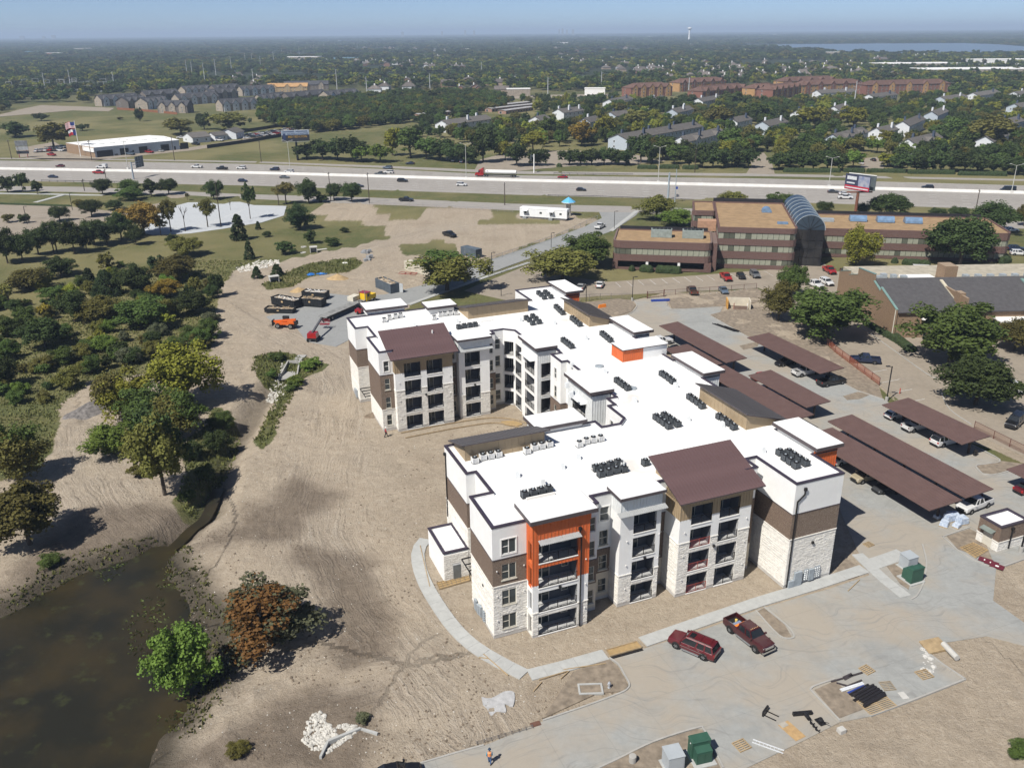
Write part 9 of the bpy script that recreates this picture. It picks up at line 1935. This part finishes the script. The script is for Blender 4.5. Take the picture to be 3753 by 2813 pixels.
# ------------------------------------------------------------------ people
SKIN=mat('skin',(.30,.17,.11),.6,.05)
def skin_mesh(name,nodes,edges,mt,parent,sub=1):
 import bmesh
 me=bpy.data.meshes.new(name);bm=bmesh.new();lay=bm.verts.layers.skin.verify();vs=[]
 for (x,y,z,r) in nodes:v=bm.verts.new((x,y,z));v[lay].radius=(r,r);vs.append(v)
 vs[0][lay].use_root=True
 for a,b in edges:bm.edges.new((vs[a],vs[b]))
 bm.to_mesh(me);bm.free();me.materials.append(mt);o=obj(name,me,parent);o.modifiers.new('skin','SKIN');s_=o.modifiers.new('smooth','SUBSURF');s_.levels=s_.render_levels=sub;return o
def person(px,py,face,label,top,legs,hat,stride=.32,vest=None,shoe=TRIM):
 p=GG(px,py);p.z=zpave(p);t0=thing('person',label,'person',p,face);f=stride
 hip,sh=.93,1.42
 J=[(0,0,hip,.13),(0,0,1.15,.125),(0,0,sh-.05,.14),(0,0,1.5,.06),(.02,0,1.58,.07),(.03,0,1.66,.10),(.02,0,1.74,.085),
         (0,.1,hip-.04,.095),(f*.45,.1,.5,.07),(f*.5,.1,.1,.05),(f*.5+.14,.1,.05,.045),(0,-.1,hip-.04,.095),(-f*.15,-.1,.5,.07),(-f*.7,-.1,.12,.05),(-f*.7+.13,-.1,.05,.045),
         (0,.2,sh-.04,.065),(-.08,.25,1.14,.05),(.06,.27,.9,.04),(.1,.27,.8,.04),(0,-.2,sh-.04,.065),(-.02,-.25,1.14,.05),(.16,-.26,.94,.04),(.2,-.26,.85,.04)]
 E_=[(0,1),(1,2),(2,3),(3,4),(4,5),(5,6),(0,7),(7,8),(8,9),(9,10),(0,11),(11,12),(12,13),(13,14),(2,15),(15,16),(16,17),(17,18),(2,19),(19,20),(20,21),(21,22)]
 body=skin_mesh('body',J,E_,SKIN,t0)
 for s_,i in ((1,18),(-1,22)):       # fingers and thumb
  for k in range(5):
   x,y,z,_=J[i];q=MB().cyl((x+(k-2)*.018,y,z),(x+(k-2)*.02+.02,y-.01*s_,z-(.075,.085,.09,.085,.05)[k]),.011,.008,5);q.build('thumb' if k == 4 else 'finger',SKIN,body)
 jk=lambda i,d:(J[i][0],J[i][1],J[i][2],J[i][3]+d)
 skin_mesh('jacket',[jk(0,.03),jk(1,.03),jk(2,.025),jk(15,.02),jk(16,.02),jk(17,.02),jk(19,.02),jk(20,.02),jk(21,.02)],[(0,1),(1,2),(2,3),(3,4),(4,5),(2,6),(6,7),(7,8)],top,t0)
 skin_mesh('trousers',[jk(0,.02),jk(7,.02),jk(8,.02),jk(9,.025),jk(11,.02),jk(12,.02),jk(13,.025)],[(0,1),(1,2),(2,3),(0,4),(4,5),(5,6)],legs,t0)
 for i in (10,14):x,y,z,_=J[i];MB().box(x-.16,x+.1,y-.05,y+.05,0,.11).build('boot',shoe,t0)
 MB().lathe([(.16,0),(.135,.02),(.13,.08),(.09,.14),(.03,.165)],(.03,0,1.72),14).build('hat',hat,t0);MB().box(.11,.14,-.015,.015,1.64,1.68).build('nose',SKIN,body)
 for y in (-.04,.04):MB().box(.105,.12,y-.012,y+.012,1.69,1.705).build('eye',TRIM,body)
 if vest:MB().loft([[(math.cos(a)*rx,math.sin(a)*ry,z) for a in [2*PI*k/14 for k in range(14)]] for z,rx,ry in ((.98,.185,.2),(1.15,.18,.2),(1.38,.18,.23),(1.45,.12,.16))]).build('vest',vest,t0)
HIVIS=mat('hivis_orange',(.75,.30,.12),.7,.15,6)
person(1795,2797,math.radians(85),'worker in blue hood and orange vest walking on the concrete drive',mat('jacket_teal',(.05,.25,.38),.8,.1),mat('jeans_blue',(.06,.11,.22),.85,.15),mat('hood_dark',(.03,.05,.09),.9),vest=HIVIS)
person(1415,1600,math.radians(15),'worker in red shirt and white hard hat walking past the far wing',mat('shirt_red',(.42,.03,.05),.8,.1),mat('trousers_dark',(.025,.025,.032),.85,.1),FRAMEW,.45)
# ------------------------------------------------------------------ power lines, substation, water tower, skyline
PSTEEL=mat('transmission_steel',(.45,.46,.46),.5,.08)
for i,(x,by,ty) in enumerate(((1593,0,0),(687,280,220),(706,282,226),(752,305,230),(793,284,215),(849,260,206),(900,235,193),(925,236,196),(930,310,252),(956,250,205),(1004,232,190),(1034,205,180),(1068,210,185),(1097,200,170),(1120,190,172),(1140,186,165),(1150,184,155),(1163,186,167),(1187,180,160),(1310,182,160),(168,335,265),(262,330,256),(420,322,262),(1236,330,255),(1577,345,270),(2008,345,283),(2523,350,285),(3130,385,297),(2204,320,262),(1765,268,235),(1345,342,305))):
 if by == 0:continue
 p=G(x,by);h=min(42,max(18,ztop(p,x,ty)));t0=thing('transmission_pole','tall pale steel transmission pole above the trees','power pole',(p.x,p.y,0),rn.uniform(0,3),'steel transmission poles');MB().cyl((0,0,0),(0,0,h),.65,.3,8).build('pole',PSTEEL,t0)
 for k in range(3):MB().cyl((0,0,h-2-k*3),((-1)**k*3,0,h-1.6-k*3),.16,.08,6).build('arm',PSTEEL,t0)
for i in range(16):
 x,y=40+(i % 8)*48,336-(i//8)*16;p=G(x+rn.uniform(-10,10),y);t0=thing('substation_frame','grey steel gantry frame of the substation beyond the field','gantry',p,rn.uniform(-.3,.3),'substation gantry frames');h=rn.uniform(7,14)
 for sx in (-4,4):MB().bar((sx,0,0),(sx*.9,0,h),.35).build('leg',PSTEEL,t0)
 for z in (h*.65,h):MB().bar((-4,0,z),(4,0,z),.3).build('beam',PSTEEL,t0)
 MB().box(-2,2,-1.2,1.2,0,2.6).build('switchgear',GALVB,t0)
d=ray(2527,118);k=6000/d.y;t0=thing('water_tower','tall white water tower on the horizon','water tower',(d.x*k,6000,0));hh=CAMH+ray(2527,101).z*k
MB().lathe([(7,0),(5.5,hh*.4),(5.5,hh-16),(9,hh-12),(12,hh-9)],n=16).build('shaft',FRAMEW,t0);MB().lathe([(12,hh-9),(13.5,hh-6),(13,hh-3),(8,hh-.5),(1,hh)],n=18).build('tank',FRAMEW,t0)
for x,ty,w in ((2050,108,5),(2062,106,7),(2078,110,6),(2100,109,8),(195,130,12),(80,133,14),(160,134,8),(1475,118,8),(1705,112,7),(1738,113,6),(1620,116,5)):
 d=ray(x,ty);D=13000;k=D/d.y;h=max(20,CAMH+d.z*k);t0=thing('distant_tower_block','hazy tower block on the skyline','tower block',(d.x*k,D,0),0,'tower blocks on the skyline');W_=w*D/FPX;MB().box(-W_/2,W_/2,-15,15,0,h).build('tower',mat('hazy_concrete',(.3,.31,.33),.8,.1,.02),t0);MB().box(-W_*.3,W_*.3,-9,9,h,h+4).build('plant_room',mat('hazy_concrete',(.3,.31,.33)),t0)
# ------------------------------------------------------------------ air
mt=bpy.data.materials.new('haze_air');mt.use_nodes=True;t=mt.node_tree;t.nodes.clear();ou=t.nodes.new('ShaderNodeOutputMaterial');pv=t.nodes.new('ShaderNodeVolumePrincipled');pv.inputs['Color'].default_value=(.62,.78,1.0,1);pv.inputs['Density'].default_value=1.3e-4;pv.inputs['Anisotropy'].default_value=.0
t.links.new(pv.outputs[0],ou.inputs['Volume']);stuff(MB().box(-41000,41000,-500,41500,-6,130).build('haze',mt))
